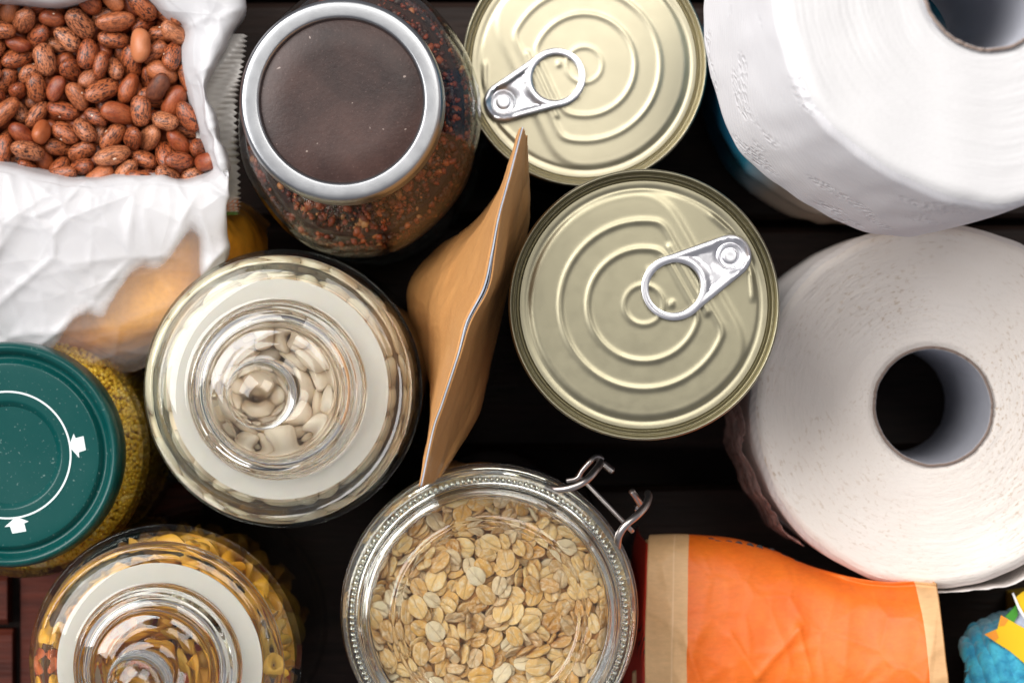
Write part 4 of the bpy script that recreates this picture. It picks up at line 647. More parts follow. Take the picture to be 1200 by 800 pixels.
def m_glass_thin(name, tint, base=.03, edge=.6):
    """wall glass: clear, with more reflection at grazing angles"""
    m, nt, b = mat(name); nt.nodes.remove(b)
    out = [n for n in nt.nodes if n.type == 'OUTPUT_MATERIAL'][0]
    tr = N(nt, 'ShaderNodeBsdfTransparent')
    gl = N(nt, 'ShaderNodeBsdfGlossy'); gl.inputs['Roughness'].default_value = .03; gl.inputs[0].default_value = (1, 1, 1, 1)
    lw = N(nt, 'ShaderNodeLayerWeight'); lw.inputs[0].default_value = .5
    p = math_(nt, 'POWER', lw.outputs['Facing'], 3.5)
    nt.links.new(mixc(nt, math_(nt, 'POWER', lw.outputs['Facing'], 5.0), tint, (.30, .33, .27)), tr.inputs[0])
    f = math_(nt, 'ADD', math_(nt, 'MULTIPLY', p, edge), base, True)
    bp = N(nt, 'ShaderNodeBump'); bp.inputs['Strength'].default_value = .25; bp.inputs['Distance'].default_value = .0008
    nt.links.new(ntex(nt, coord(nt), 45, 2), bp.inputs['Height']); nt.links.new(bp.outputs[0], gl.inputs['Normal'])
    mx = N(nt, 'ShaderNodeMixShader'); nt.links.new(f, mx.inputs[0]); nt.links.new(tr.outputs[0], mx.inputs[1]); nt.links.new(gl.outputs[0], mx.inputs[2])
    nt.links.new(mx.outputs[0], out.inputs['Surface'])
    return m
M['jar_glass'] = m_glass_thin('jar_glass', (.95, .965, .94))
def m_glass(name, col, rough=0.0, ior=1.5):
    m, nt, b = mat(name)
    b.inputs['Base Color'].default_value = (*col, 1); b.inputs['Transmission Weight'].default_value = 1
    b.inputs['Roughness'].default_value = rough; b.inputs['IOR'].default_value = ior
    bump(nt, b, ntex(nt, coord(nt), 40, 2), .05, .0005)
    return m
M['lid_glass'] = m_glass('lid_glass', (.975, .985, .97))
M['body_glass'] = m_glass('body_glass', (.97, .98, .96))
M['rim_glass'] = m_glass('rim_glass', (.93, .96, .90))

m, nt, b = mat('white_seal'); M['seal'] = m
b.inputs['Base Color'].default_value = (.88, .84, .76, 1); b.inputs['Roughness'].default_value = .35; b.inputs['Alpha'].default_value = .85; b.inputs['Subsurface Weight'].default_value = .15; b.inputs['Subsurface Radius'].default_value = (.004, .003, .002)

# dark stained wood
def m_wood(name, c0, c1, rough=.6):
    m, nt, b = mat(name); v = coord(nt, 'Object', (1, 11, 11))
    oi = N(nt, 'ShaderNodeObjectInfo')
    ad = N(nt, 'ShaderNodeVectorMath', operation='ADD'); nt.links.new(v, ad.inputs[0])
    sc = N(nt, 'ShaderNodeVectorMath', operation='SCALE'); sc.inputs[0].default_value = (7, 3, 5); nt.links.new(oi.outputs['Random'], sc.inputs['Scale'])
    nt.links.new(sc.outputs[0], ad.inputs[1])
    n1 = ntex(nt, ad.outputs[0], 9, 8, .65, .4)
    c = ramp(nt, n1, [(.32, c0), (.68, c1)])
    n2 = ntex(nt, ad.outputs[0], 60, 3)
    c = mixc(nt, .35, c, ramp(nt, n2, [(.35, (.25, .25, .25)), (.7, (1, 1, 1))]), 'MULTIPLY')
    nt.links.new(c, b.inputs['Base Color']); b.inputs['Roughness'].default_value = rough
    bump(nt, b, n2, .35, .0008); b.inputs['Specular IOR Level'].default_value = .2
    return m
M['wood'] = m_wood('dark_wood', (.010, .006, .0045), (.034, .018, .013), .55)
M['red_wood'] = m_wood('red_wood', (.035, .006, .003), (.12, .024, .012), .5)

# legumes
def m_pinto(name='pinto_bean', speck=True, dark=False):
    m, nt, b = mat(name)
    tc = N(nt, 'ShaderNodeTexCoord'); oi = N(nt, 'ShaderNodeObjectInfo')
    sc = N(nt, 'ShaderNodeVectorMath', operation='SCALE'); sc.inputs[0].default_value = (31, 17, 23); nt.links.new(oi.outputs['Random'], sc.inputs['Scale'])
    ad = N(nt, 'ShaderNodeVectorMath', operation='ADD'); nt.links.new(tc.outputs['Object'], ad.inputs[0]); nt.links.new(sc.outputs[0], ad.inputs[1])
    basec = ramp(nt, oi.outputs['Random'], [(0, (.42, .125, .042)), (.3, (.28, .05, .012)), (.55, (.52, .20, .09)), (.8, (.36, .08, .02)), (1, (.18, .022, .006))])
    soft = ntex(nt, ad.outputs[0], 1.4, 2)
    c = mixc(nt, ramp(nt, soft, [(.35, (0, 0, 0)), (.7, (1, 1, 1))]), basec, mixc(nt, .5, basec, (.50, .15, .05)))
    mp = N(nt, 'ShaderNodeMapping'); mp.inputs['Scale'].default_value = (2.0, 4.0, 4.0); nt.links.new(ad.outputs[0], mp.inputs[0])
    sp = ntex(nt, mp.outputs[0], 1.7, 3, .6, 1.0)
    spk = ramp(nt, sp, [(.50, (0, 0, 0)), (.535, (1, 1, 1))])
    spk2 = math_(nt, 'MULTIPLY', spk, ramp(nt, math_(nt, 'FRACT', math_(nt, 'MULTIPLY', oi.outputs['Random'], 7.3)), [(0, (.35, .35, .35)), (.35, (1, 1, 1))]))
    if speck: c = mixc(nt, spk2, c, (.035, .008, .005))
    nt.links.new(c, b.inputs['Base Color'])
    b.inputs['Roughness'].default_value = .42; b.inputs['Coat Weight'].default_value = .12; b.inputs['Coat Roughness'].default_value = .3
    bump(nt, b, ntex(nt, ad.outputs[0], 9, 3), .25, .0006)
    return m
M['pinto'] = m_pinto()
M['pinto_plain'] = m_pinto('plain_bean', False)
m, nt, b = mat('split_bean'); M['split'] = m
c = ramp(nt, ntex(nt, coord(nt), 3, 4), [(.3, (.06, .014, .006)), (.7, (.20, .055, .02))]); nt.links.new(c, b.inputs['Base Color']); b.inputs['Roughness'].default_value = .55
m, nt, b = mat('bean_eye'); M['bean_eye'] = m; b.inputs['Base Color'].default_value = (.8, .62, .48, 1); b.inputs['Roughness'].default_value = .5

m, nt, b = mat('white_bean'); M['white_bean'] = m
oi = N(nt, 'ShaderNodeObjectInfo')
c = ramp(nt, oi.outputs['Random'], [(0, (.90, .76, .58)), (.5, (.94, .83, .67)), (1, (.84, .68, .49))])
c = mixc(nt, ramp(nt, ntex(nt, coord(nt), 2.5, 4), [(.4, (0, 0, 0)), (.8, (.3, .3, .3))]), c, (.74, .60, .42))
nt.links.new(c, b.inputs['Base Color']); b.inputs['Roughness'].default_value = .4
b.inputs['Subsurface Weight'].default_value = .1; b.inputs['Subsurface Radius'].default_value = (.003, .002, .001)
bump(nt, b, ntex(nt, coord(nt), 5, 3), .2, .0006)

m, nt, b = mat('oat_flake'); M['oat'] = m
tc = N(nt, 'ShaderNodeTexCoord'); oi = N(nt, 'ShaderNodeObjectInfo')
at = N(nt, 'ShaderNodeAttribute', attribute_name='tint')
rnd = math_(nt, 'FRACT', math_(nt, 'ADD', oi.outputs['Random'], at.outputs['Fac']))
sc_ = N(nt, 'ShaderNodeVectorMath', operation='SCALE'); sc_.inputs[0].default_value = (13, 7, 3); nt.links.new(rnd, sc_.inputs['Scale'])
ad = N(nt, 'ShaderNodeVectorMath', operation='ADD'); nt.links.new(tc.outputs['Object'], ad.inputs[0]); nt.links.new(sc_.outputs[0], ad.inputs[1])
c0 = ramp(nt, rnd, [(0, (.84, .46, .10)), (.35, (.93, .64, .26)), (.65, (.66, .31, .05)), (.85, (.95, .80, .52)), (1, (.58, .30, .07))])
c1 = mixc(nt, ramp(nt, ntex(nt, ad.outputs[0], 1.6, 5, .65), [(.45, (0, 0, 0)), (.65, (.65, .65, .65))]), c0, (.92, .80, .58))
sx = N(nt, 'ShaderNodeSeparateXYZ'); nt.links.new(tc.outputs['Object'], sx.inputs[0])
cre = ramp(nt, math_(nt, 'ABSOLUTE', sx.outputs['Y']), [(.02, (1, 1, 1)), (.11, (0, 0, 0))])
c1 = mixc(nt, math_(nt, 'MULTIPLY', cre, .38), c1, (.46, .26, .09))
nt.links.new(c1, b.inputs['Base Color']); b.inputs['Roughness'].default_value = .6
bump(nt, b, ntex(nt, ad.outputs[0], 6, 4), .6, .0005)
m, nt, b = mat('shaded_oat_mass'); M['shaded_oat_mass'] = m  # darkened oat colours paint the shade in gaps between the flakes
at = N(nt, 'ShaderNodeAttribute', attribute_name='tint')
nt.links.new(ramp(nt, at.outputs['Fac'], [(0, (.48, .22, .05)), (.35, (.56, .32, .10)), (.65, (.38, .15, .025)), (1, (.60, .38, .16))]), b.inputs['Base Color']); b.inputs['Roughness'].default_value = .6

m, nt, b = mat('pasta'); M['pasta'] = m
oi = N(nt, 'ShaderNodeObjectInfo')
c = ramp(nt, oi.outputs['Random'], [(0, (.74, .31, .018)), (.45, (.84, .42, .04)), (.7, (.55, .27, .02)), (.86, (.66, .38, .05)), (.88, (.62, .12, .03)), (1, (.66, .16, .03))])
nt.links.new(c, b.inputs['Base Color']); b.inputs['Roughness'].default_value = .38
b.inputs['Subsurface Weight'].default_value = .15; b.inputs['Subsurface Radius'].default_value = (.003, .002, .0005)
bump(nt, b, ntex(nt, coord(nt), 900, 3), .3, .0003)

def m_tint(name, stops, rough, coat=0):
    m, nt, b = mat(name); at = N(nt, 'ShaderNodeAttribute', attribute_name='tint')
    nt.links.new(ramp(nt, at.outputs['Fac'], stops), b.inputs['Base Color']); b.inputs['Roughness'].default_value = rough
    b.inputs['Coat Weight'].default_value = coat
    return m
M['millet'] = m_tint('millet', [(0, (.82, .48, .03)), (.4, (.95, .64, .07)), (.8, (.90, .56, .04)), (1, (.95, .74, .25))], .35)
M['ground'] = m_tint('coffee_ground', [(0, (.02, .005, .003)), (.4, (.075, .010, .005)), (.75, (.22, .028, .008)), (.95, (.34, .07, .018)), (1, (.5, .24, .09))], .5)
m, nt, b = mat('ground_core'); M['ground_core'] = m; b.inputs['Base Color'].default_value = (.03, .008, .005, 1); b.inputs['Roughness'].default_value = .9

# tissue paper: top face with fine wound layers, side with embossing
def m_tissue(name, top_c, top_d, layers=1.0, side=False, emboss=.5):
    m, nt, b = mat(name)
    tc = N(nt, 'ShaderNodeTexCoord'); sx = N(nt, 'ShaderNodeSeparateXYZ'); nt.links.new(tc.outputs['Object'], sx.inputs[0])
    ln = N(nt, 'ShaderNodeVectorMath', operation='LENGTH')
    cb = N(nt, 'ShaderNodeCombineXYZ'); nt.links.new(sx.outputs[0], cb.inputs[0]); nt.links.new(sx.outputs[1], cb.inputs[1]); nt.links.new(cb.outputs[0], ln.inputs[0])
    rad = ln.outputs['Value']; ang = math_(nt, 'ARCTAN2', sx.outputs[1], sx.outputs[0])
    cv = N(nt, 'ShaderNodeCombineXYZ')
    if not side:
        wob = math_(nt, 'MULTIPLY', ntex(nt, tc.outputs['Object'], 40, 3), .0025)
        rr = math_(nt, 'ADD', rad, wob)
        nt.links.new(math_(nt, 'MULTIPLY', rr, 1500.0), cv.inputs[0]); nt.links.new(math_(nt, 'MULTIPLY', ang, 12.0), cv.inputs[1])
        lay = ntex(nt, cv.outputs[0], 1.0, 3, .6)
        cv2 = N(nt, 'ShaderNodeCombineXYZ'); nt.links.new(math_(nt, 'MULTIPLY', rr, 420.0), cv2.inputs[0]); nt.links.new(math_(nt, 'MULTIPLY', ang, 3.0), cv2.inputs[1])
        lay2 = ntex(nt, cv2.outputs[0], 1.0, 5, .6)
        fib = ntex(nt, tc.outputs['Object'], 700, 4, .7)
        h = math_(nt, 'ADD', math_(nt, 'MULTIPLY', lay, .7 * layers), math_(nt, 'ADD', math_(nt, 'MULTIPLY', lay2, 1.0 * layers), math_(nt, 'MULTIPLY', fib, .5)))
        bump(nt, b, h, .25 + .15 * (layers > 1), .0008)
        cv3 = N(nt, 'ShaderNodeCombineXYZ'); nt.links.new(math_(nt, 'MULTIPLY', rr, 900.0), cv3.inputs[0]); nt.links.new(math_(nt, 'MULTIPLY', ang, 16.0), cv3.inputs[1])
        gap_shade = ramp(nt, ntex(nt, cv3.outputs[0], 1.0, 3, .6), [(.555, (0, 0, 0)), (.65, (1, 1, 1))])  # shade between the wound layers, painted as darker dashes
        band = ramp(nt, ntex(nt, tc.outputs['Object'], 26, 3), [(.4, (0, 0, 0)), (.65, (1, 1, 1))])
        c = mixc(nt, math_(nt, 'MULTIPLY', gap_shade, math_(nt, 'MULTIPLY', band, .75 * layers)), top_c, top_d)
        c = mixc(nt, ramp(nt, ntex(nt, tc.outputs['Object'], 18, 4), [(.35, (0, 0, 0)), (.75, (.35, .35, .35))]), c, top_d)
        nt.links.new(c, b.inputs['Base Color'])
    else:
        # fine diagonal ribs and small embossed patches
        nt.links.new(math_(nt, 'MULTIPLY', ang, .06), cv.inputs[0]); nt.links.new(sx.outputs[2], cv.inputs[1])
        wv = N(nt, 'ShaderNodeTexWave', wave_type='BANDS', bands_direction='DIAGONAL'); wv.inputs['Scale'].default_value = 190; wv.inputs['Distortion'].default_value = .4
        nt.links.new(cv.outputs[0], wv.inputs[0])
        vo = N(nt, 'ShaderNodeTexVoronoi', feature='DISTANCE_TO_EDGE'); vo.inputs['Scale'].default_value = 330; nt.links.new(cv.outputs[0], vo.inputs['Vector'])
        patch = ramp(nt, ntex(nt, cv.outputs[0], 42, 1), [(.55, (0, 0, 0)), (.60, (1, 1, 1))])
        h = math_(nt, 'ADD', math_(nt, 'MULTIPLY', wv.outputs['Fac'], .18), math_(nt, 'MULTIPLY', math_(nt, 'MULTIPLY', vo.outputs['Distance'], patch), -3.0 * emboss))
        h = math_(nt, 'ADD', h, math_(nt, 'MULTIPLY', ntex(nt, tc.outputs['Object'], 22, 3), 2.2))
        bump(nt, b, h, .5, .0011)
        b.inputs['Base Color'].default_value = (*top_c, 1)
    b.inputs['Roughness'].default_value = .9
    return m
M['tissue_white'] = m_tissue('tissue_white', (.645, .64, .645), (.58, .57, .565), .45)  # end face colour lowered so the strongly lit top does not burn out
M['tissue_side'] = m_tissue('tissue_side', (.84, .83, .85), (0, 0, 0), side=True, emboss=.8)  # same white paper, colour raised to brighten the less lit side
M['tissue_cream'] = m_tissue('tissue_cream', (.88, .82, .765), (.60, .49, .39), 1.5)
M['tissue_cream_side'] = m_tissue('tissue_cream_side', (.78, .73, .70), (0, 0, 0), side=True, emboss=.2)
m, nt, b = mat('core_card'); M['core'] = m
sx = N(nt, 'ShaderNodeSeparateXYZ'); nt.links.new(N(nt, 'ShaderNodeTexCoord').outputs['Object'], sx.inputs[0])
b.inputs['Base Color'].default_value = (.50, .51, .56, 1); b.inputs['Roughness'].default_value = .75
bump(nt, b, ntex(nt, coord(nt), 120, 4), .2, .0004)
m, nt, b = mat('core_edge'); M['core_edge'] = m; b.inputs['Base Color'].default_value = (.26, .20, .17, 1); b.inputs['Roughness'].default_value = .9

def m_paper(name, c0, c1, rough=.7, fibre=.25, trans=0.0, wrinkle=0.0, coat=0):
    m, nt, b = mat(name); v = coord(nt)
    c = ramp(nt, ntex(nt, v, 55, 6, .65), [(.32, c0), (.68, c1)])
    fl = ramp(nt, ntex(nt, coord(nt, 'Object', (1, 3.5, 1)), 420, 3), [(.3, (.86, .86, .86)), (.7, (1.0, 1.0, 1.0))])
    c = mixc(nt, fibre * 2, c, fl, 'MULTIPLY'); nt.links.new(c, b.inputs['Base Color'])
    b.inputs['Roughness'].default_value = rough; b.inputs['Coat Weight'].default_value = coat; b.inputs['Coat Roughness'].default_value = .25
    h = ntex(nt, v, 500, 4)
    if wrinkle:
        vo = ntex(nt, v, 20, 3, .5, .6)
        h = math_(nt, 'ADD', math_(nt, 'MULTIPLY', h, .25), math_(nt, 'MULTIPLY', math_(nt, 'ABSOLUTE', math_(nt, 'SUBTRACT', vo, .5)), 9 * wrinkle))
    bump(nt, b, h, .3, .0008)
    return m
M['kraft'] = m_paper('kraft_paper', (.56, .265, .085), (.62, .31, .105), .6, .12)
M['liner'] = m_paper('blue_white_liner', (.42, .50, .62), (.66, .70, .78), .4, .05)
M['red_paper'] = m_paper('red_paper', (.30, .018, .012), (.42, .03, .018), .55, .1)
M['print_black'] = m_paper('black_print', (.008, .006, .006), (.014, .01, .01), .5, .0)
# ------------------------------------------------------------------ the crate floor
floor = bpy.data.objects.new('crate_floor', None); COL.objects.link(floor); floor['kind'] = 'structure'
def plank(x0, x1, y0, y1, z0, z1, m, parent, name='plank'):
    nx = 24
    v, f = [], []
    b_ = .002
    prof = [(y0, z0), (y0, z1 - b_), (y0 + b_, z1), (y1 - b_, z1), (y1, z1 - b_), (y1, z0)]
    for i in range(nx + 1):
        x = x0 + (x1 - x0) * i / nx
        for (y, z) in prof:
            e = noise.noise(Vector((x * 14, y * 30, z0 * 9))) * .0012
            v.append((x, y + e, z + (e * .4 if z > z0 else 0)))
    k = len(prof)
    for i in range(nx):
        for j in range(k - 1): f.append((i * k + j, (i + 1) * k + j, (i + 1) * k + j + 1, i * k + j + 1))
        f.append((i * k + k - 1, (i + 1) * k + k - 1, (i + 1) * k, i * k))
    f.append(tuple(range(k))); f.append(tuple(range(nx * k + k - 1, nx * k - 1, -1)))
    return obj(name, mesh(name, v, f, sharp=40), m, parent)
ys = [-.21, -.135, -.052, -.0415, .045, .128, .21]
plank(-.30, .30, -.215, -.140, -.012, 0, M['wood'], floor)
plank(-.30, .30, -.137, -.054, -.012, 0, M['wood'], floor)
plank(-.30, .30, -.040, .043, -.012, 0, M['wood'], floor)
plank(-.30, .30, .046, .126, -.012, 0, M['wood'], floor)
plank(-.30, .30, .129, .21, -.012, 0, M['wood'], floor)
v, f = slab([(-.35, -.27), (.35, -.27), (.35, .27), (-.35, .27)], -.06, -.05)
t_ = obj('table_top', mesh('table_top', v, f, smooth=False), M['wood']); t_['kind'] = 'structure'
# red-brown crate batten and end board at the left
bt = thing('crate_side', 'red-brown stained wooden crate boards at the lower left below the green lid', 'crate side')
plank(-.30, -.186, -.104, -.086, 0, .012, M['red_wood'], bt, 'board')
plank(-.30, -.1845, -.19, -.106, 0, .010, M['red_wood'], bt, 'board')
plank(-.182, -.115, -.137, -.052, .0005, .006, M['red_wood'], bt, 'board')

# ------------------------------------------------------------------ tin cans with ring pulls
def make_lid_panel(Rp, z0, tab_ang, c_lvls):
    """pressed tin end: beads follow D shapes cut by chords in front of the tab"""
    NR, NA = 120, 220
    ca, sa = math.cos(tab_ang), math.sin(tab_ang)
    a = np.linspace(0, 2 * PI, NA, endpoint=False); r = np.linspace(0, 1, NR + 1)[1:] * Rp
    X = r[:, None] * np.cos(a)[None]; Y = r[:, None] * np.sin(a)[None]
    Rn = Rp / .915                      # full can radius
    x, y = X / Rn, Y / Rn
    p = x * ca + y * sa; q = -x * sa + y * ca; rr = np.hypot(x, y)
    H = np.zeros_like(x)
    def smax(u, w, k):
        h = np.clip(.5 + .5 * (u - w) / k, 0, 1); return w * (1 - h) + u * h + k * h * (1 - h)
    for R0, ch, k, amp, step, wd in c_lvls:
        if isinstance(ch, tuple): d = smax(rr - R0, p - ch[0], k)
        else: d = rr - R0
        H += amp * np.exp(-(d / wd) ** 2) + step / (1 + np.exp(np.clip(d / (wd * .55), -40, 40)))
    def cap(p0, q0, p1, q1, w, amp):
        nonlocal H
        dx, dy = p1 - p0, q1 - q0; L = dx * dx + dy * dy
        t = np.clip(((p - p0) * dx + (q - q0) * dy) / L, 0, 1)
        d = np.hypot(p - p0 - t * dx, q - q0 - t * dy); H = H + amp * np.exp(-(d / w) ** 2)
    cap(.763, .32, .834, .14, .020, .0003); cap(.805, -.187, .73, -.347, .020, .0003)
    pass
    cap(.165, .20, .17, .19, .024, .0003); cap(.18, -.10, .185, -.09, .024, .0003)
    cap(.38, -.28, .38, .28, .022, .0004)
    H += -.00025 * np.exp(-((rr - .86) / .02) ** 2)
    v = [(0, 0, z0 + float(H[0].mean()))] + [(float(X[i, j]), float(Y[i, j]), z0 + float(H[i, j])) for i in range(NR) for j in range(NA)]
    f = [(0, 1 + j, 1 + (j + 1) % NA) for j in range(NA)]
    for i in range(NR - 1):
        for j in range(NA):
            k = (j + 1) % NA; f.append((1 + i * NA + j, 1 + (i + 1) * NA + j, 1 + (i + 1) * NA + k, 1 + i * NA + k))
    return v, f
def make_tab(L, R1, R2, hole):
    """ring pull along +x: ring centre at 0, nose centre at L; curled edges, hollow ring"""
    NT, NS = 128, 22
    th = np.linspace(0, 2 * PI, NT, endpoint=False)
    beta = math.asin((R1 - R2) / L)
    def outline(t):
        d = np.array([math.cos(t), math.sin(t)])
        # support-like ray cast on hull of two circles from the ring centre
        lo, hi = 0, L + R2 * 1.01
        def sd(q):
            x, y = q[0], abs(q[1]); b_ = (R1 - R2) / L; a_ = math.sqrt(1 - b_ * b_); k = -x * b_ + 0
            k = x * a_ - y * b_
            k = (x * a_ + y * -b_)
            if k < 0: return math.hypot(x, y) - R1
            if k > a_ * L: return math.hypot(x - L, y) - R2
            return x * b_ + y * a_ - R1
        for _ in range(30):
            mid = (lo + hi) / 2
            if sd(d * mid) < 0: lo = mid
            else: hi = mid
        return d * lo, sd
    O = np.array([outline(t)[0] for t in th]); sd = outline(0)[1]
    Hh = np.stack([hole * np.cos(th) * 1.0, hole * np.sin(th) * .94], 1)
    top, bot = [], []
    s = np.linspace(0, 1, NS); s = .5 - .5 * np.cos(s * PI)
    v = []
    for si in s:
        for j in range(NT):
            q = Hh[j] * (1 - si) + O[j] * si
            do = -sd(q); dh = math.hypot(q[0], q[1] / .94) - hole
            h = .0006
            w = .0013
            for d_ in (do, dh * .9):
                if d_ < 2 * w: h = max(h, .0006 + .00075 * math.sqrt(max(0, 1 - ((d_ - w) / w) ** 2)))
            dn = math.hypot(q[0] - L, q[1])
            if dn < R2 * .78: h = .0006 - .0009 * (1 - min(1, (dn / (R2 * .78)) ** 4)) 
            v.append((q[0], q[1], h))
    m_ = len(v)
    v += [(x, y, -.0004) for x, y, z in v]
    f = []
    for i in range(NS - 1):
        for j in range(NT):
            k = (j + 1) % NT
            f.append((i * NT + j, (i + 1) * NT + j, (i + 1) * NT + k, i * NT + k))
            f.append((m_ + i * NT + k, m_ + (i + 1) * NT + k, m_ + (i + 1) * NT + j, m_ + i * NT + j))
    for j in range(NT):
        k = (j + 1) % NT
        f.append((j, k, m_ + k, m_ + j)); e = (NS - 1) * NT
        f.append((e + k, e + j, m_ + e + j, m_ + e + k))
    return v, f
def make_can(label, cx, cy, h, Rc, tab_deg, tin='gold_tin'):
    ang = R(tab_deg)
    t = thing('tin_can', label, 'tin can', (cx, cy, 0))
    # wall: label, ribs of bare tin at the ends
    pr = [(0, .0005), (Rc * .94, .0005), (Rc * .97, .003), (Rc * .985, .0005), (Rc, .002), (Rc, .004), (Rc * .965, .006)]
    z = .008
    while z < h - .010:
        pr += [(Rc * .965, z), (Rc * .965, z + .0012)]
        z += .002
    pr += [(Rc * .965, h - .008), (Rc * .968, h - .005)]
    v, f = lathe(pr, 128); obj('can_wall', mesh('can_wall', v, f, sharp=50), M['can_label'], t)
    # double seam and chuck wall
    P = [(.968, -.0052), (.985, -.0050), (1.0, -.0034), (1.0, -.0010), (.994, -.0001), (.984, .0002), (.974, -.0004), (.967, -.0018), (.962, -.0026), (.955, -.0022),
         (.949, -.0021), (.943, -.0030), (.936, -.0046), (.929, -.0048), (.922, -.0040), (.915, -.0036)]
    v, f = lathe(smooth_prof([(r * Rc, h + zz * (Rc / .042)) for r, zz in P], 4), 160)
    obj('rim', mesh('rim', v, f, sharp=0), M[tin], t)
    lv = [(.82, (.53,), .16, .00012, .00038, .026), (.62, (.42,), .05, .00030, 0, .023), (.415, (.32,), .05, .00030, 0, .023), (.145, None, 0, .00020, 0.0, .021)]
    v, f = make_lid_panel(Rc * .915, h - .0036 * (Rc / .042), ang, lv)
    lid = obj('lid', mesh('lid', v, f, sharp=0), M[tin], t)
    zt = h - .0030
    L, R1, R2, hole = .0199, .0101, .0067, .0081
    v, f = make_tab(L, R1, R2, hole)
    tab = obj('ring_pull', mesh('ring_pull', v, f, sharp=45), M['aluminium'], t)
    rc = .73 * Rc
    rx, ry = math.cos(ang) * (rc - L), math.sin(ang) * (rc - L)
    tab.location = (rx, ry, zt + .0008); tab.rotation_euler = (0, -R(2.0), ang); tab['_'] = 0; del tab['_']
    # rivet with its curled collar
    Pv = [(0, .0014), (.0018, .0014), (.0024, .0011), (.0026, .0004), (.0027, -.0002), (.0032, -.0003), (.0035, .0006), (.0040, .0009), (.0044, .0005), (.0046, -.0004), (.0044, -.001)]
    v, f = lathe(smooth_prof(Pv, 4), 48)
    rv = obj('rivet', mesh('rivet', v, f, sharp=0), M['aluminium'], t); rv.location = (math.cos(ang) * rc, math.sin(ang) * rc, zt + .0009)
    return t
c1 = W(685, 75, .083)
can1 = make_can('shorter tin can whose bright gold lid has its ring pull at the lower left', c1.x, c1.y, .083, .0420, 205, 'lit_gold_tin')
c2 = W(755, 357, .17)
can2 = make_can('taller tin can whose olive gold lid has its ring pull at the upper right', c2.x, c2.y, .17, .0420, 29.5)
can1['group'] = can2['group'] = 'tin cans with ring pulls'

# ------------------------------------------------------------------ toilet rolls
def make_roll(label, top, bottom, Ro, Ri, mt, ms, seed=0, name='toilet_roll', lipmat=None):
    ax = (Vector(top) - Vector(bottom)); h = ax.length
    t = thing(name, label, 'toilet roll', bottom); q = Vector((0, 0, 1)).rotation_difference(ax); t.rotation_euler = q.to_euler()
    def wob(x, y, z, a=1.0):
        an = math.atan2(y, x); r = math.hypot(x, y)
        if r < 1e-9: return x, y, z
        k = (r - Ri) / (Ro - Ri)
        w = noise.noise(Vector((math.cos(an) * 1.6 + seed, math.sin(an) * 1.6, 0))) * .0022 + noise.noise(Vector((math.cos(an) * 7 + seed, math.sin(an) * 7, z * 30))) * .0005
        r2 = r + w * max(0, k)
        return x * r2 / r, y * r2 / r, z
    # wound end face
    NR, NA = 110, 360
    v, f = [], []
    for i in range(NR + 1):
        u = i / NR; r = Ri + (Ro - .0016 - Ri) * u
        for j in range(NA):
            an = 2 * PI * j / NA
            hz = noise.noise(Vector((r * 260 + seed, an * .7, 2 + seed))) * .00018 + noise.noise(Vector((r * 60 * math.cos(an), r * 60 * math.sin(an), seed))) * .0006
            hz += noise.noise(Vector((r * 900, math.cos(an) * 3, math.sin(an) * 3 + seed))) * .00010
            hz *= min(1, max(0, (1 - u) / .08))
            edge = -.0016 * max(0, (u - .93) / .07) ** 2 - .0010 * max(0, (.05 - u) / .05)
            v.append(wob(r * math.cos(an), r * math.sin(an), h + hz + edge))
    f = grid_faces(NR + 1, NA, True)
    obj('wound_end', mesh('wound_end', v, f, sharp=0), mt, t)
    NZ = 60; v = []
    for i in range(NZ + 1):
        z = (h - .0016) * (1 - i / NZ)
        for j in range(NA):
            an = 2 * PI * j / NA
            rr = Ro - .0016 + .0016 * min(1, i / 2.0)
            rr += noise.noise(Vector((math.cos(an) * 2.5, math.sin(an) * 2.5, z * 18 + seed))) * .0007 * min(1, i / 3) - (.0016 * max(0, (i - NZ + 2) / 2))
            v.append(wob(rr * math.cos(an), rr * math.sin(an), z))
    v2, f = v, grid_faces(NZ + 1, NA, True)
    obj('paper', mesh('paper', v2, f, sharp=0), ms, t)
    # cardboard core
    n = 160
    def cw(x, y, z):
        an = math.atan2(y, x); w = 1 + .012 * math.sin(2 * an + seed) + noise.noise(Vector((math.cos(an) * 4, math.sin(an) * 4, seed))) * .012
        if z > h - .004: z += noise.noise(Vector((math.cos(an) * 14, math.sin(an) * 14, seed + 3))) * .0008
        return x * w, y * w, z
    v, f = lathe([(Ri - .0001, h + .0009), (Ri - .0007, h + .0007), (Ri - .0008, h - .002), (Ri - .0008, .02), (Ri - .0008, .0012), (Ri - .0001, .0012)], n, closed=True, fn=cw)
    obj('core', mesh('core', v, f, sharp=50), M['core'], t)
    v, f = lathe([(Ri + .0004, h + .0008), (Ri - .0001, h + .00125), (Ri - .0006, h + .0009)], n, fn=cw)
    obj('core_edge', mesh('core_edge', v, f), M['core_edge'], t)
    return t
b2 = W(1093, 476, .095)
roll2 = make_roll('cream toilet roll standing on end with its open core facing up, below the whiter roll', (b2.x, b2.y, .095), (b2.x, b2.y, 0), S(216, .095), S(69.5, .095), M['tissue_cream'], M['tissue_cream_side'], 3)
tp = W(1157, -17, .25); bb = W(1045, 47, .152)
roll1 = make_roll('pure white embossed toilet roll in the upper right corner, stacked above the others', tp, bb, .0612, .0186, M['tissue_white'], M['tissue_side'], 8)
roll1['group'] = roll2['group'] = 'toilet rolls'

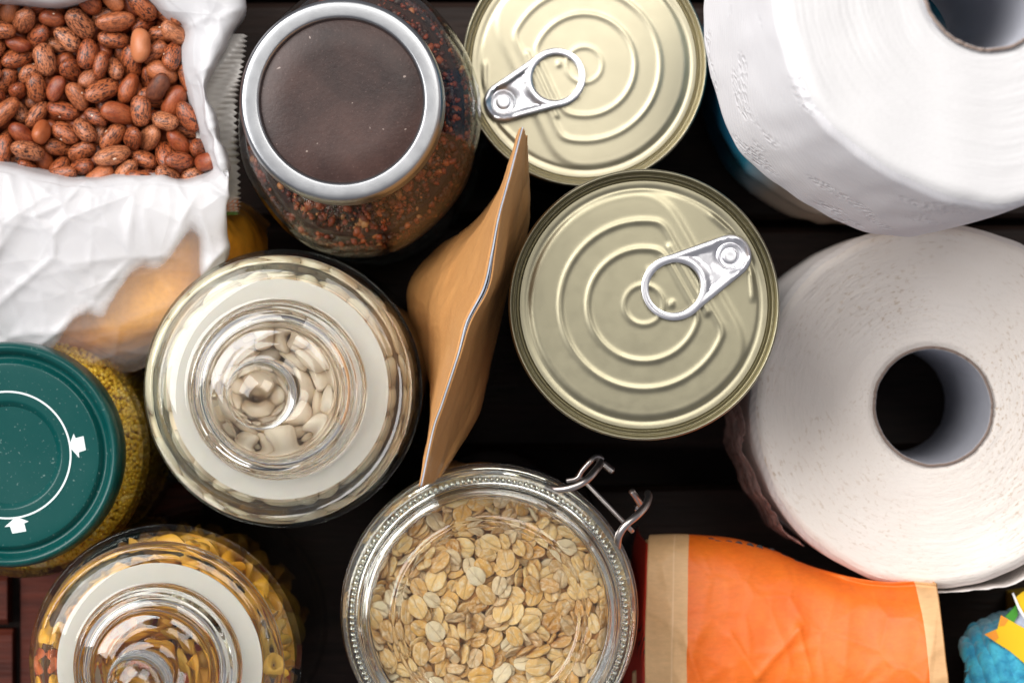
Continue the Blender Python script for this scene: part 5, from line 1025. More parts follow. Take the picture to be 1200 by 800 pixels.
# roll still in its blue plastic wrap, beneath the white one
m, nt, b = mat('blue_wrap'); M['blue_wrap'] = m
sx = N(nt, 'ShaderNodeSeparateXYZ'); nt.links.new(N(nt, 'ShaderNodeTexCoord').outputs['Object'], sx.inputs[0])
cz = math_(nt, 'ADD', math_(nt, 'MULTIPLY', sx.outputs[2], 7.0), math_(nt, 'MULTIPLY', ntex(nt, coord(nt), 14, 3), .25))
an_ = math_(nt, 'ARCTAN2', sx.outputs[1], sx.outputs[0])
msk = ramp(nt, math_(nt, 'ADD', math_(nt, 'MULTIPLY', an_, -.5), math_(nt, 'MULTIPLY', ntex(nt, coord(nt), 20, 3), .25)), [(.1, (0, 0, 0)), (.9, (1, 1, 1))])
tt = math_(nt, 'ADD', math_(nt, 'SUBTRACT', math_(nt, 'MULTIPLY', sx.outputs[0], .6), math_(nt, 'MULTIPLY', sx.outputs[1], .8)), math_(nt, 'MULTIPLY', ntex(nt, coord(nt), 25, 3), .01))
c = ramp(nt, math_(nt, 'MULTIPLY', tt, 20.0), [(0, (.02, .17, .30)), (.18, (.05, .36, .52)), (.34, (.60, .74, .82)), (.48, (.80, .66, .54)), (1, (.72, .52, .38))])  # pale stop is a highlight painted between the blue film and the peach
nt.links.new(c, b.inputs['Base Color']); b.inputs['Roughness'].default_value = .3; b.inputs['Coat Weight'].default_value = .5
def wrap_fn(x, y, z):
    r = math.hypot(x, y)
    if r < 1e-6: return x, y, z
    an = math.atan2(y, x)
    w = ridged((math.cos(an), math.sin(an), z * 14), 1.8, 5) * .0016 + noise.noise(Vector((math.cos(an) * 9, math.sin(an) * 9, z * 12))) * .0007
    k = (r + w) / r
    return x * k, y * k, z
pr = [(0, .001), (.050, .001)] + [(.0535 + .001 * math.sin(i), .004 + i * .0068) for i in range(20)] + [(.052, .139), (.03, .142), (0, .141)]
v, f = lathe(pr, 140, fn=wrap_fn)
wr = obj('wrapped_roll', mesh('wrapped_roll', v, f, sharp=0), M['blue_wrap'], None, loc=(.1225, .0985, 0))
tag(wr, 'plastic-wrapped roll with blue film and a painted highlight beneath the white toilet roll', 'wrapped roll')
# torn pinkish film left on the cream roll
m, nt, b = mat('torn_film'); M['film_pink'] = m
b.inputs['Base Color'].default_value = (.62, .40, .36, 1); b.inputs['Roughness'].default_value = .22; b.inputs['Alpha'].default_value = .45; b.inputs['Coat Weight'].default_value = .6
rows = []
for z, x in ((.086, 0), (.07, 1), (.05, 2), (.03, 3)):
    row = []
    for k, a in enumerate(np.linspace(172, 228, 9)):
        rr = S(216, .095) + .0012 + .0012 * (k % 2) + .0006 * x
        zz = z + (.004 * ((k * 7) % 3 - 1) if x in (0, 3) else 0)
        row.append((b2.x + rr * math.cos(R(a)), b2.y + rr * math.sin(R(a)), zz))
    rows.append(row)
P = crumple(net_surface(rows, 40, 90, px=False), .0018, 120, 3)
sheet('film_scrap', P, M['film_pink'], None, .00008)
fs = bpy.data.objects['film_scrap']; fs.parent = roll2; fs.matrix_parent_inverse = Matrix.Translation((b2.x, b2.y, 0)).inverted()
# loose outer sheet of the cream roll, lower right
rows = []
for z in (.0935, .06, .03, .006):
    row = []
    for a, ex in ((-104, .0002), (-97, .0001), (-90, .0001), (-82, .0004), (-74, .0014), (-65, .0032), (-56, .0030), (-48, .0045), (-38, .002)):
        rr = S(216, .095) + ex + .0006
        row.append((rr * math.cos(R(a)), rr * math.sin(R(a)), z))
    rows.append(row)
P = crumple(net_surface(rows, 30, 90, px=False), .0006, 90, 2)
sheet('loose_sheet', P, M['tissue_cream_side'], roll2, .0002)

# ------------------------------------------------------------------ kraft paper pouch
T = [(611, 150), (598, 199), (584, 251), (575, 297), (566, 337), (546, 377), (535, 417), (517, 472), (506, 504), (492, 570)]
Tz = [.200, .199, .197, .195, .193, .191, .190, .188, .186, .184]
TR = [(612, 150), (599.5, 200), (586, 251), (579, 297), (572, 337), (551, 377), (538, 418), (519.5, 473), (508.5, 505), (494, 570)]
BL = [(607, 165), (593, 207), (557, 262), (517, 290), (483, 328), (479, 357), (489, 392), (503, 440), (507, 490), (496, 556)]
BLz = [.15, .12, .09, .075, .07, .07, .07, .09, .12, .15]
BR = [(617, 163), (618, 212), (618, 252), (611, 287), (598, 322), (588, 362), (575, 419), (564, 470), (545, 511), (517, 556)]
BRz = [.15, .13, .12, .11, .10, .10, .10, .11, .12, .14]
pouch = thing('paper_pouch', 'brown kraft paper pouch standing between the coffee jar and the cans, slightly open', 'paper pouch')
def lerp3(a, b, t): return tuple(x * (1 - t) + y * t for x, y in zip(a, b))
def side(Tp, B, Bz, bulge):
    top = [(x, y, z) for (x, y), z in zip(Tp, Tz)]; bot = [(x, y, z) for (x, y), z in zip(B, Bz)]
    n = len(top)
    rows = [top]
    for k, t in ((1, .33), (2, .68)):
        rows.append([tuple(np.array(lerp3(a, b_, t)) + np.array((bulge * math.sin(PI * i / (n - 1)) * (1 if k == 1 else .6), 0, 0))) for i, (a, b_) in enumerate(zip(top, bot))])
    rows.append(bot)
    wr_ = [[tuple(W(*q)) for q in r] for r in rows]
    # the foot: the walls drop nearly straight down to the floor
    ctr = Vector(W(548, 380, .03))
    foot = []
    for q in wr_[-1]:
        p = Vector(q) * .96 + ctr * .04; foot.append((p.x, p.y, .035))
    foot2 = [((x * .9 + ctr.x * .1), (y * .9 + ctr.y * .1), .002) for x, y, z in foot]
    return wr_ + [foot, foot2]
def crumple_down(A, *a):
    B_ = crumple(A, *a); w = np.clip(np.arange(len(A)) / 16, .12, 1)[:, None, None]
    return A + (B_ - A) * w
PL = crumple_down(net_surface(side(T, BL, BLz, -2), 90, 160, px=False), .0011, 42, 4, .6)
PR = crumple_down(net_surface(side(TR, BR, BRz, 2), 90, 160, px=False), .0009, 38, 14, .5)
sheet('left_panel', PL, M['kraft'], pouch, .0004)
sheet('right_panel', PR[:, ::-1], M['kraft'], pouch, .0004)
# inner liner showing along the mouth
nrm = np.array([1, .35, 0]) / math.hypot(1, .35)
LL = PL[:14] + np.array([.0006, .0002, .0005]); LR = PR[:14] + np.array([-.0006, -.0002, -.0004])
sheet('liner', np.concatenate([LL]), M['liner'], pouch, .0003)
sheet('liner', LR[:, ::-1], M['liner'], pouch, .0002)
# ends closed by narrow gussets
for e in (0, -1):
    A, B_ = PL[:, e], PR[:, e]
    G = np.stack([A, (A * .5 + B_ * .5), B_], 1); sheet('gusset', G, M['kraft'], pouch, 0)

# ------------------------------------------------------------------ orange paper packet
m, nt, b = mat('orange_print'); M['orange_print'] = m
tc = N(nt, 'ShaderNodeTexCoord'); sx = N(nt, 'ShaderNodeSeparateXYZ'); nt.links.new(tc.outputs['UV'], sx.inputs[0])
u = math_(nt, 'ADD', sx.outputs[0], math_(nt, 'MULTIPLY', ntex(nt, coord(nt), 30, 2), .004))
msk = ramp(nt, u, [(0, (0, 0, 0)), (.1335, (1, 1, 1)), (.892, (0, 0, 0))], 'CONSTANT')
v_ = coord(nt)
tan = ramp(nt, ntex(nt, v_, 40, 6), [(.3, (.70, .40, .18)), (.7, (.82, .52, .26))])
ora = ramp(nt, ntex(nt, v_, 45, 7, .7), [(.3, (.82, .13, .006)), (.7, (.88, .19, .012))])
fib = ramp(nt, ntex(nt, coord(nt, 'Object', (1, 2.5, 1)), 380, 3), [(.3, (.82, .82, .82)), (.7, (1, 1, 1))])
seam = ramp(nt, math_(nt, 'ABSOLUTE', math_(nt, 'SUBTRACT', u, .094)), [(.0015, (.5, .5, .5)), (.0035, (0, 0, 0))])
c = mixc(nt, msk, tan, ora); c = mixc(nt, .6, c, fib, 'MULTIPLY'); c = mixc(nt, seam, c, (.92, .66, .40))
nt.links.new(c, b.inputs['Base Color']); b.inputs['Roughness'].default_value = .55
bump(nt, b, math_(nt, 'ADD', math_(nt, 'MULTIPLY', ntex(nt, v_, 300, 4), .3), math_(nt, 'MULTIPLY', ntex(nt, v_, 30, 5), 2)), .35, .0008)
op = thing('orange_packet', 'orange paper packet with tan side strips and a folded top below the cream roll', 'paper packet')
xs = [(760, 803, 862, 906, 950, 1000, 1040, 1067, 1096)]
def orow(ys_, xs_, z): return [(x, y, zz) for x, y, zz in zip(xs_, ys_, z if isinstance(z, list) else [z] * 9)]
zt_ = [.083, .086, .087, .087, .088, .091, .096, .099, .099]
rows = [
 orow([632, 634, 640, 655, 676, 694, 702, 706, 706], [764, 806, 862, 906, 950, 998, 1038, 1064, 1092], .030),
 orow([629, 630, 634, 648, 670, 689, 698, 700, 700], [762, 804, 861, 905, 949, 999, 1039, 1065, 1094], .060),
 orow([627, 627, 632, 645, 663, 677, 682, 681, 684], [762, 803, 860, 905, 949, 1000, 1040, 1066, 1096], [z - .003 if k > 4 else z - .008 for k, z in enumerate(zt_)]),
 orow([631, 630, 637, 650, 668, 683, 688, 687, 689], [760, 803, 861, 906, 951, 1001, 1042, 1069, 1097], zt_),
 orow([652, 650, 657, 670, 684, 700, 706, 708, 710], [759, 802, 862, 908, 954, 1003, 1046, 1074, 1100], [z + .007 for z in zt_]),
 orow([690, 690, 693, 700, 712, 724, 730, 733, 735], [758, 802, 862, 910, 956, 1006, 1051, 1079, 1103], [z + .011 for z in zt_]),
 orow([745, 745, 747, 750, 756, 762, 766, 768, 770], [756, 801, 862, 912, 958, 1010, 1055, 1083, 1107], [z + .014 for z in zt_]),
 orow([800, 800, 800, 800, 802, 804, 806, 806, 806], [756, 800, 862, 912, 960, 1012, 1057, 1085, 1111], [z + .014 for z in zt_]),
 orow([860] * 9, [756, 800, 862, 912, 960, 1012, 1058, 1086, 1113], [z + .008 for z in zt_]),
 orow([930] * 9, [758, 800, 862, 912, 960, 1012, 1058, 1086, 1110], [z - .03 for z in zt_]),
]
P = net_surface(rows, 150, 220)
P = crumple(P, .0006, 16, 21, .8)
for i in range(P.shape[0]):
    for j in range(P.shape[1]):
        if i > 34: P[i, j, 2] += .0011 * facets(P[i, j, 0], P[i, j, 1] * .7, 34, 3) ** 2 + .0005 * facets(P[i, j, 0], P[i, j, 1], 80, 8) ** 2
# a few longer folds running up the face
for i in range(P.shape[0]):
    for j in range(P.shape[1]):
        x, y = P[i, j, 0], P[i, j, 1]
        for (x0, y0, x1, y1, a_) in ((.058, -.100, .068, -.128, .0013), (.073, -.098, .082, -.112, .0011), (.082, -.112, .096, -.096, .0011), (.096, -.096, .100, -.112, .0009), (.044, -.089, .062, -.100, .0008)):
            dx, dy = x1 - x0, y1 - y0; t = max(0, min(1, ((x - x0) * dx + (y - y0) * dy) / (dx * dx + dy * dy)))
            d = math.hypot(x - x0 - t * dx, y - y0 - t * dy); P[i, j, 2] += a_ * math.exp(-d / .0016) * (1 if i > 30 else 0)
sheet('front_panel', P, M['orange_print'], op, .0004)
# side walls down to the floor
def wall_from(edge, off, tuck=0.0, rows_=12):
    E = edge[:, None, :]; L_ = []
    for k in range(rows_):
        t = k / (rows_ - 1); q = edge.copy(); q[:, 2] = q[:, 2] * (1 - t) + .002 * t
        q[:, 0] += off * math.sin(t * PI * .6) + (tuck * t * np.clip(1 - np.arange(len(q)) / 55, 0, 1)); L_.append(q)
    return np.array(L_)
redp, nt, b = mat('red_side_print'); M['red_side'] = redp
v_ = coord(nt); n1 = N(nt, 'ShaderNodeTexWave', wave_type='RINGS'); n1.inputs['Scale'].default_value = 60; n1.inputs['Distortion'].default_value = 9; n1.inputs['Detail'].default_value = 2
nt.links.new(v_, n1.inputs[0])
sxx = N(nt, 'ShaderNodeSeparateXYZ'); nt.links.new(v_, sxx.inputs[0])
reg = ramp(nt, math_(nt, 'MULTIPLY', sxx.outputs[1], -1), [(.095, (0, 0, 0)), (.0955, (1, 1, 1)), (.108, (1, 1, 1)), (.1085, (0, 0, 0))])
blk = math_(nt, 'MULTIPLY', ramp(nt, n1.outputs['Fac'], [(.78, (0, 0, 0)), (.84, (1, 1, 1))]), reg)
nt.links.new(mixc(nt, blk, (.55, .035, .015), (.01, .006, .006)), b.inputs['Base Color']); b.inputs['Roughness'].default_value = .5
LW = wall_from(P[56:, 0], -.0035, .004)
sheet('side_panel', LW, M['red_side'], op, .0003)['label'] = 'red printed side of the packet with black script'
RW = wall_from(P[20:, -1], .001)
sheet('side_panel', RW[:, ::-1], M['kraft'], op, .0003)
# folded tan tab low at the left edge and curled flap at the top left corner
P2 = net_surface([[(744, 786, .07), (750, 784, .074), (760, 785, .078)], [(744, 815, .07), (750, 814, .074), (760, 814, .078)], [(745, 850, .07), (751, 850, .074), (760, 850, .078)]], 16, 16)
M['tan_paper'] = m_paper('tan_paper', (.70, .40, .18), (.84, .55, .28), .6, .1)
sheet('folded_tab', P2, M['tan_paper'], op, .001)
P3 = net_surface([[(764, 632, .084), (757, 632, .079), (756, 640, .070), (762, 640, .064)], [(762, 640, .086), (756, 641, .080), (756, 648, .070), (762, 648, .064)], [(761, 652, .087), (756, 652, .081), (757, 656, .071), (762, 656, .064)]], 16, 24)
sheet('curled_corner', P3, M['tan_paper'], op, .0004)
# the bottoms of black letters running over the folded edge
def on_surface(px, py, lift=.0006):
    w_ = np.array(W(px, py, .085)); d = np.hypot(P[34:80, :, 0] - w_[0], P[34:80, :, 1] - w_[1]) + 0
    i, j = np.unravel_index(np.argmin(d + np.abs(P[34:80, :, 2] - .086) * .02), d.shape)
    q = P[34 + i, j].copy(); q[2] += lift; return q
for (px, py, rx, ry, a_) in ((836, 631, 3.6, .7, -18), (843, 633, 3.0, .6, -14), (854, 633.5, 2.4, 1.0, -6), (864, 635.5, 2.4, 1.6, 0), (878, 638.5, 2.4, 2.0, -10), (890, 641.5, 2.4, 2.2, 0), (903, 645, 3.0, 1.3, 12), (919, 650.5, 3.0, 1.0, -20), (935, 656.5, 2.4, 1.2, -30), (943, 659.5, 1.4, .7, -30)):
    c_ = on_surface(px, py + .6); s_ = 1.9 * KP * (HC - c_[2]); a2 = R(a_)
    poly = []
    for k in range(10):
        t = 2 * PI * k / 10; x, y = rx * math.cos(t) * s_, ry * math.sin(t) * s_
        poly.append((c_[0] + x * math.cos(a2) - y * math.sin(a2), c_[1] + x * math.sin(a2) + y * math.cos(a2)))
    v, f = slab(poly, c_[2] - .0012, c_[2] + .0001)
    obj('letter', mesh('letter', v, f, smooth=False), M['print_black'], op)
# ------------------------------------------------------------------ food pieces settled in their containers
def load(key):
    a = np.array(PACKED[key], float)
    a = a.copy(); a[:, :10] /= 100; return a
def m4(row, origin, k=.01, sc=None):
    q = Quaternion(row[3:7]); q.normalize()
    p = Vector(origin) + Vector(row[:3]) * k
    d = row[7:10] * k if sc is None else sc
    return Matrix.Translation(p) @ q.to_matrix().to_4x4() @ Matrix.Diagonal((*d, 1))
def bean_mesh(name, n=22, m=14, kink=.18, seed=0, dent=.22):
    v, f = [], []
    for i in range(m + 1):
        t = PI * i / m
        for j in range(n):
            p = 2 * PI * j / n; x = math.cos(t); r = math.sin(t) ** .88 if 0 < i < m else 0
            y = r * math.cos(p) + kink * (x * x - .4); z = r * math.sin(p)
            # notch of the eye on the inner side
            g = math.exp(-(x / .35) ** 2) * max(0, -math.cos(p)) ** 3
            y += dent * g
            w = 1 + .05 * noise.noise(Vector((x * 1.3 + seed, y * 1.3, z * 1.3)))
            v.append((x * w, y * w, z * w))
    f = [(i * n + j, (i + 1) * n + j, (i + 1) * n + (j + 1) % n, i * n + (j + 1) % n) for i in range(m) for j in range(n)]
    return mesh(name, v, f, sharp=0), v, f

# ------------------------------------------------------------------ the open bag of pinto beans
ORG = W(125, 100, .085); ORG.z = .086
pin = load('pinto')
metas = [bean_mesh('bean', seed=s) for s in range(3)]
for mm in metas: mm[0].materials.append(M['pinto'])
plain = metas[0][0].copy(); plain.materials.clear(); plain.materials.append(M['pinto_plain'])
splitm = metas[1][0].copy(); splitm.materials.clear(); splitm.materials.append(M['split'])
eye_v, eye_f = icos(2); eye_me = mesh('eye', [(x * .16, y * .06 , z * .13) for x, y, z in eye_v], eye_f); eye_me.materials.append(M['bean_eye'])
def near(px, py, rows):
    w = W(px, py, .10); return min(rows, key=lambda i: math.hypot(ORG.x + pin[i, 0] * .0097 - w.x, ORG.y + pin[i, 1] * .0097 - w.y) - pin[i, 2] * .003)
def inside_bag(i):
    x, y = ORG.x + pin[i, 0] * .0097, ORG.y + pin[i, 1] * .0097; s = KP * (HC - .10)
    return 600 + x / s < np.interp(400 - y / s, [0, 60, 100, 136, 177, 204], [255, 236, 224, 231, 242, 249]) and 400 - y / s < 214
vis_rows = [i for i in range(len(pin)) if pin[i, 10] > 0 and inside_bag(i)]
i_split = near(200, 98, vis_rows); i_plain = near(161, 52, vis_rows); i_red = near(38, 145, vis_rows)
grp = 'pinto beans in the white paper bag'
for i in vis_rows:
    me = metas[i % 3][0]; lab = 'speckled red-brown pinto bean heaped with others in the open white bag'; nm = 'pinto_bean'; g = grp
    if i == i_split: me = splitm; lab = 'dark brown cracked bean near the right edge of the bag opening'; g = grp
    if i == i_plain: me = plain; lab = 'large plain orange-brown bean without speckles near the top of the heap'
    if i == i_red: me = plain; lab = 'plain deep red bean without speckles at the left of the heap'
    o = obj(nm, me); o.matrix_world = m4(pin[i], ORG, .0097); tag(o, lab, 'bean', g)
    if i % 4 == 0:
        e = obj('eye', eye_me, None, o); e.location = (0, -.82, 0)
mass('bean_heap', metas[0][1], metas[0][2], [np.array(m4(pin[i], ORG, .0097)) for i in range(len(pin)) if pin[i, 10] == 0 and inside_bag(i)], M['pinto_plain'])
bpy.data.objects['bean_heap']['label'] = 'deeper layers of pinto beans under the visible ones'; bpy.data.objects['bean_heap']['category'] = 'bean heap'

m, nt, b = mat('white_bag_paper'); M['bag'] = m
v_ = coord(nt)
at = N(nt, 'ShaderNodeAttribute', attribute_name='clear')
c = ramp(nt, ntex(nt, v_, 28, 5), [(.3, (.70, .70, .725)), (.7, (.76, .76, .775))])
nt.links.new(c, b.inputs['Base Color']); b.inputs['Roughness'].default_value = .32
al = ramp(nt, math_(nt, 'ADD', at.outputs['Fac'], math_(nt, 'MULTIPLY', math_(nt, 'SUBTRACT', ntex(nt, v_, 45, 4, .6, .8), .5), .55)), [(.2, (1, 1, 1)), (.6, (.13, .13, .13))])
vo = N(nt, 'ShaderNodeTexVoronoi', feature='DISTANCE_TO_EDGE'); vo.inputs['Scale'].default_value = 24
wv_ = N(nt, 'ShaderNodeVectorMath', operation='ADD'); nt.links.new(coord(nt, 'Object', (1, 1.7, 1), (0, 0, .6)), wv_.inputs[0])
nn_ = N(nt, 'ShaderNodeTexNoise'); nn_.inputs['Scale'].default_value = 14; nt.links.new(v_, nn_.inputs['Vector'])
ns_ = N(nt, 'ShaderNodeVectorMath', operation='SCALE'); ns_.inputs['Scale'].default_value = .05; nt.links.new(nn_.outputs['Color'], ns_.inputs[0]); nt.links.new(ns_.outputs[0], wv_.inputs[1]); nt.links.new(wv_.outputs[0], vo.inputs['Vector'])
cre_ = math_(nt, 'POWER', math_(nt, 'SUBTRACT', 1.0, math_(nt, 'MINIMUM', math_(nt, 'MULTIPLY', vo.outputs['Distance'], 3.0), 1.0)), 3.0)
bump(nt, b, math_(nt, 'ADD', math_(nt, 'MULTIPLY', ntex(nt, v_, 400, 3), .10), math_(nt, 'ADD', cre_, math_(nt, 'MULTIPLY', ntex(nt, v_, 60, 3), .8))), .4, .0009)
# thin paper lets part of the light through
out_ = [n for n in nt.nodes if n.type == 'OUTPUT_MATERIAL'][0]
tl_ = N(nt, 'ShaderNodeBsdfTranslucent'); tl_.inputs[0].default_value = (.85, .84, .84, 1)
tp_ = N(nt, 'ShaderNodeBsdfTransparent')
m1_ = N(nt, 'ShaderNodeMixShader'); m1_.inputs[0].default_value = .30; nt.links.new(b.outputs[0], m1_.inputs[1]); nt.links.new(tl_.outputs[0], m1_.inputs[2])
m2_ = N(nt, 'ShaderNodeMixShader'); nt.links.new(al, m2_.inputs[0]); nt.links.new(tp_.outputs[0], m2_.inputs[1]); nt.links.new(m1_.outputs[0], m2_.inputs[2]); nt.links.new(m2_.outputs[0], out_.inputs['Surface'])
bag = thing('bean_bag', 'crumpled white paper bag torn open to show pinto beans', 'paper bag')
# rows from the torn opening outwards; every row runs: top-left corner > right > bottom-left
op_ = [(-70, 30), (-40, 10), (0, 4), (60, 9), (100, 2), (140, -12), (172, -3), (196, 20), (217, 36), (213, 62), (216, 92), (226, 128), (238, 162), (247, 188), (249, 199), (236, 206), (212, 210), (188, 204), (150, 205), (112, 208), (80, 207), (40, 199), (0, 190), (-40, 188), (-80, 190)]
o2 = [(-70, 24), (-40, 0), (0, -6), (60, -2), (100, -10), (142, -24), (180, -16), (206, 8), (228, 28), (226, 62), (230, 92), (239, 128), (249, 160), (257, 186), (260, 204), (243, 214), (216, 217), (190, 213), (150, 215), (112, 220), (80, 219), (40, 211), (0, 202), (-40, 198), (-80, 198)]
o3 = [(-70, -20), (-40, -30), (0, -40), (60, -40), (100, -50), (145, -60), (200, -50), (240, -20), (262, 16), (246, 60), (238, 98), (245, 136), (254, 168), (261, 192), (267, 214), (258, 236), (232, 250), (200, 250), (150, 258), (112, 262), (80, 262), (40, 256), (0, 248), (-40, 244), (-80, 240)]
o4 = [(-70, -60), (-40, -70), (0, -80), (60, -80), (100, -90), (150, -100), (220, -90), (268, -50), (284, 8), (262, 54), (243, 99), (249, 138), (258, 172), (265, 198), (266, 232), (266, 262), (248, 290), (214, 300), (150, 310), (112, 318), (80, 324), (40, 322), (0, 316), (-40, 310), (-80, 305)]
o5 = [(-70, -80), (-40, -90), (0, -100), (60, -100), (100, -110), (150, -120), (230, -110), (275, -60), (287, 8), (266, 52), (244, 100), (250, 139), (259, 175), (266, 202), (266, 244), (265, 296), (262, 345), (215, 372), (158, 400), (120, 408), (80, 404), (40, 402), (0, 398), (-40, 395), (-80, 390)]
o6 = [(-70, -90), (-40, -100), (0, -110), (60, -110), (100, -120), (150, -130), (230, -120), (276, -64), (286, 9), (264, 53), (243, 101), (249, 140), (258, 177), (265, 204), (264, 246), (263, 300), (258, 362), (220, 400), (160, 436), (120, 430), (80, 430), (40, 430), (0, 430), (-40, 430), (-80, 430)]
Z = {1: .098, 2: .1130, 3: .1160, 4: .1120, 5: .1020, 6: .092}
inner = [(x + (104 - x) * .05, y + (104 - y) * .05, .084) for x, y in op_]
rows = [inner] + [[(x, y, z) for x, y in r] for r, z in ((op_, .104), (o2, .1135), (o3, .1165), (o4, .113), (o5, .103), (o6, .088))]
rows.append([(x + (104 - x) * .03, y + (104 - y) * .03, .03) for x, y in o6])
P = net_surface(rows, 190, 330)
n_ = normals(P)
if n_[90, :, 2].mean() < 0: n_ = -n_
Mr, Nc = P.shape[:2]
Q = P.copy(); clear = np.zeros((Mr, Nc))
for i in range(Mr):
    vv = i / (Mr - 1) * 7
    amp = .0020 if vv > 2 else .0005 + .0006 * max(0, vv - 1)
    for j in range(Nc):
        p = P[i, j]
        # long diagonal folds plus small creases
        a_ = p[0] * .83 + p[1] * .55; b_ = -p[0] * .55 + p[1] * .83
        h = facets(a_ * .5, b_, 24, 2) ** 4 * .9 + facets(a_ * .7, b_, 55, 7) ** 4 * .5 + facets(b_ * .6, a_, 110, 11) ** 3 * .2 + noise.noise(Vector((a_ * 12, b_ * 22, 4))) * 1.0
        Q[i, j] = p + n_[i, j] * amp * (h - .4)
        px = 600 + p[0] / (KP * (HC - p[2])); py = 400 - p[1] / (KP * (HC - p[2]))
        # the clear film window: lower right of a slanting line
        d = ((px - 60) * .61 + (py - 405) * .79 + 8 * math.sin(px * .09) + 20) / 34
        if vv > 2.2: clear[i, j] = max(0, min(1, d)) * (1 - .8 * max(0, min(1, (px - 222) / 22)))
bs = sheet('bag_sheet', Q, M['bag'], bag, .00012)
at_ = bs.data.attributes.new('clear', 'FLOAT', 'POINT'); at_.data.foreach_set('value', clear.ravel().astype(np.float32))
# outer film edge with its cut teeth, right of the opening
m, nt, b = mat('printed_film'); M['film'] = m
sx = N(nt, 'ShaderNodeSeparateXYZ'); tc = N(nt, 'ShaderNodeTexCoord'); nt.links.new(tc.outputs['UV'], sx.inputs[0])
c = ramp(nt, sx.outputs[1], [(0, (.50, .475, .45)), (.83, (.54, .51, .47)), (.835, (.72, .60, .56)), (.955, (.74, .62, .56)), (.96, (.16, .30, .08)), (1, (.14, .28, .06))])
wv = N(nt, 'ShaderNodeTexWave', bands_direction='DIAGONAL'); wv.inputs['Scale'].default_value = 5; wv.inputs['Distortion'].default_value = 3; mp = N(nt, 'ShaderNodeMapping'); mp.inputs['Scale'].default_value = (1, 8, 1)
nt.links.new(tc.outputs['UV'], mp.inputs[0]); nt.links.new(mp.outputs[0], wv.inputs[0])
pr_ = math_(nt, 'MULTIPLY', ramp(nt, wv.outputs['Fac'], [(.72, (0, 0, 0)), (.8, (1, 1, 1))]), ramp(nt, sx.outputs[1], [(.85, (0, 0, 0)), (.855, (1, 1, 1)), (.95, (1, 1, 1)), (.952, (0, 0, 0))]))
nt.links.new(mixc(nt, pr_, c, (.75, .22, .06)), b.inputs['Base Color']); b.inputs['Roughness'].default_value = .3
edge = [(289, 40), (287, 62), (283, 85), (279, 105), (277, 130), (278, 160), (280, 190), (281, 220), (281, 240), (279, 252)]
ea = cr_axis(np.array(edge, float), 401, 0)
V, F = [], []
NW = 8
for i, (x, y) in enumerate(ea):
    ph = (i / 400 * 34) % 1; tooth = (1 - abs(2 * ph - 1)) * 5.0
    z = .104 - .016 * (i / 400) ** 2
    for k in range(NW + 1):
        t = k / NW; xx = (x - 48) * (1 - t) + (x - 3.5 + tooth) * t
        p = W(xx, y, z - .001 * t + .0008 * math.sin(i * .06 + k)); V.append(tuple(p))
me = mesh('toothed_edge', V, grid_faces(401, NW + 1), sharp=0); add_uv(me, 401, NW + 1)
o = obj('toothed_edge', me, M['film'], bag); o['label'] = 'cut toothed edge of the printed film'
sm = o.modifiers.new('thickness', 'SOLIDIFY'); sm.thickness = .00012

# amber packet under the clear film
m, nt, b = mat('amber_packet'); M['amber'] = m
v_ = coord(nt); c = ramp(nt, ntex(nt, v_, 30, 5), [(.3, (.93, .34, .015)), (.7, (.98, .46, .05))])
sp = ramp(nt, ntex(nt, v_, 650, 2), [(.35, (.9, .88, .85)), (.6, (1, 1, 1))])
nt.links.new(mixc(nt, 1.0, c, sp, 'MULTIPLY'), b.inputs['Base Color']); b.inputs['Roughness'].default_value = .35; b.inputs['Coat Weight'].default_value = .4
rows = [[(x, y, z) for x, y, z in r] for r in (
 [(30, 330, .02), (90, 300, .02), (160, 262, .02), (230, 240, .02), (285, 238, .02), (318, 262, .02)],
 [(34, 336, .060), (92, 306, .065), (160, 268, .068), (230, 246, .068), (283, 248, .064), (312, 272, .050)],
 [(40, 352, .086), (95, 326, .094), (160, 292, .102), (230, 270, .098), (283, 270, .078), (314, 288, .058)],
 [(42, 392, .090), (98, 370, .096), (160, 340, .101), (225, 316, .098), (280, 300, .080), (314, 310, .058)],
 [(42, 418, .080), (100, 408, .088), (155, 396, .092), (205, 374, .090), (262, 340, .070), (310, 325, .050)],
 [(44, 436, .05), (100, 428, .05), (156, 418, .05), (200, 396, .05), (250, 356, .045), (305, 335, .035)],
 [(46, 440, .003), (100, 432, .003), (156, 424, .003), (205, 404, .003), (250, 365, .003), (300, 343, .003)])]
P = crumple(net_surface(rows, 80, 120), .0016, 55, 31, .8)
o = sheet('amber_packet', P, M['amber'], None, .0002); tag(o, 'amber yellow food packet lying under the clear film of the bean bag', 'food packet')

# ------------------------------------------------------------------ glass jars
def glass_body(t, R_, h, neck, name='glass_body', sh=.02, wall=.0024, n=96, mt='body_glass', extra=None):
    pr = [(0, .0005), (R_ * .80, .0005), (R_ * .93, .003), (R_ * .985, .010), (R_, .022), (R_, h - sh), (R_ * .985, h - sh * .6), (neck * 1.04, h - sh * .12), (neck, h), ]
    inn = [(neck - wall, h), (neck * 1.04 - wall, h - sh * .15), (R_ * .985 - wall, h - sh * .62), (R_ - wall, h - sh), (R_ - wall, .024), (R_ * .98 - wall, .012), (R_ * .90, .006), (0, .005)]
    v, f = lathe(smooth_prof(pr, 4) + smooth_prof(inn, 4), n)
    o = obj(name, mesh(name, v, f, sharp=0), M[mt], t); return o

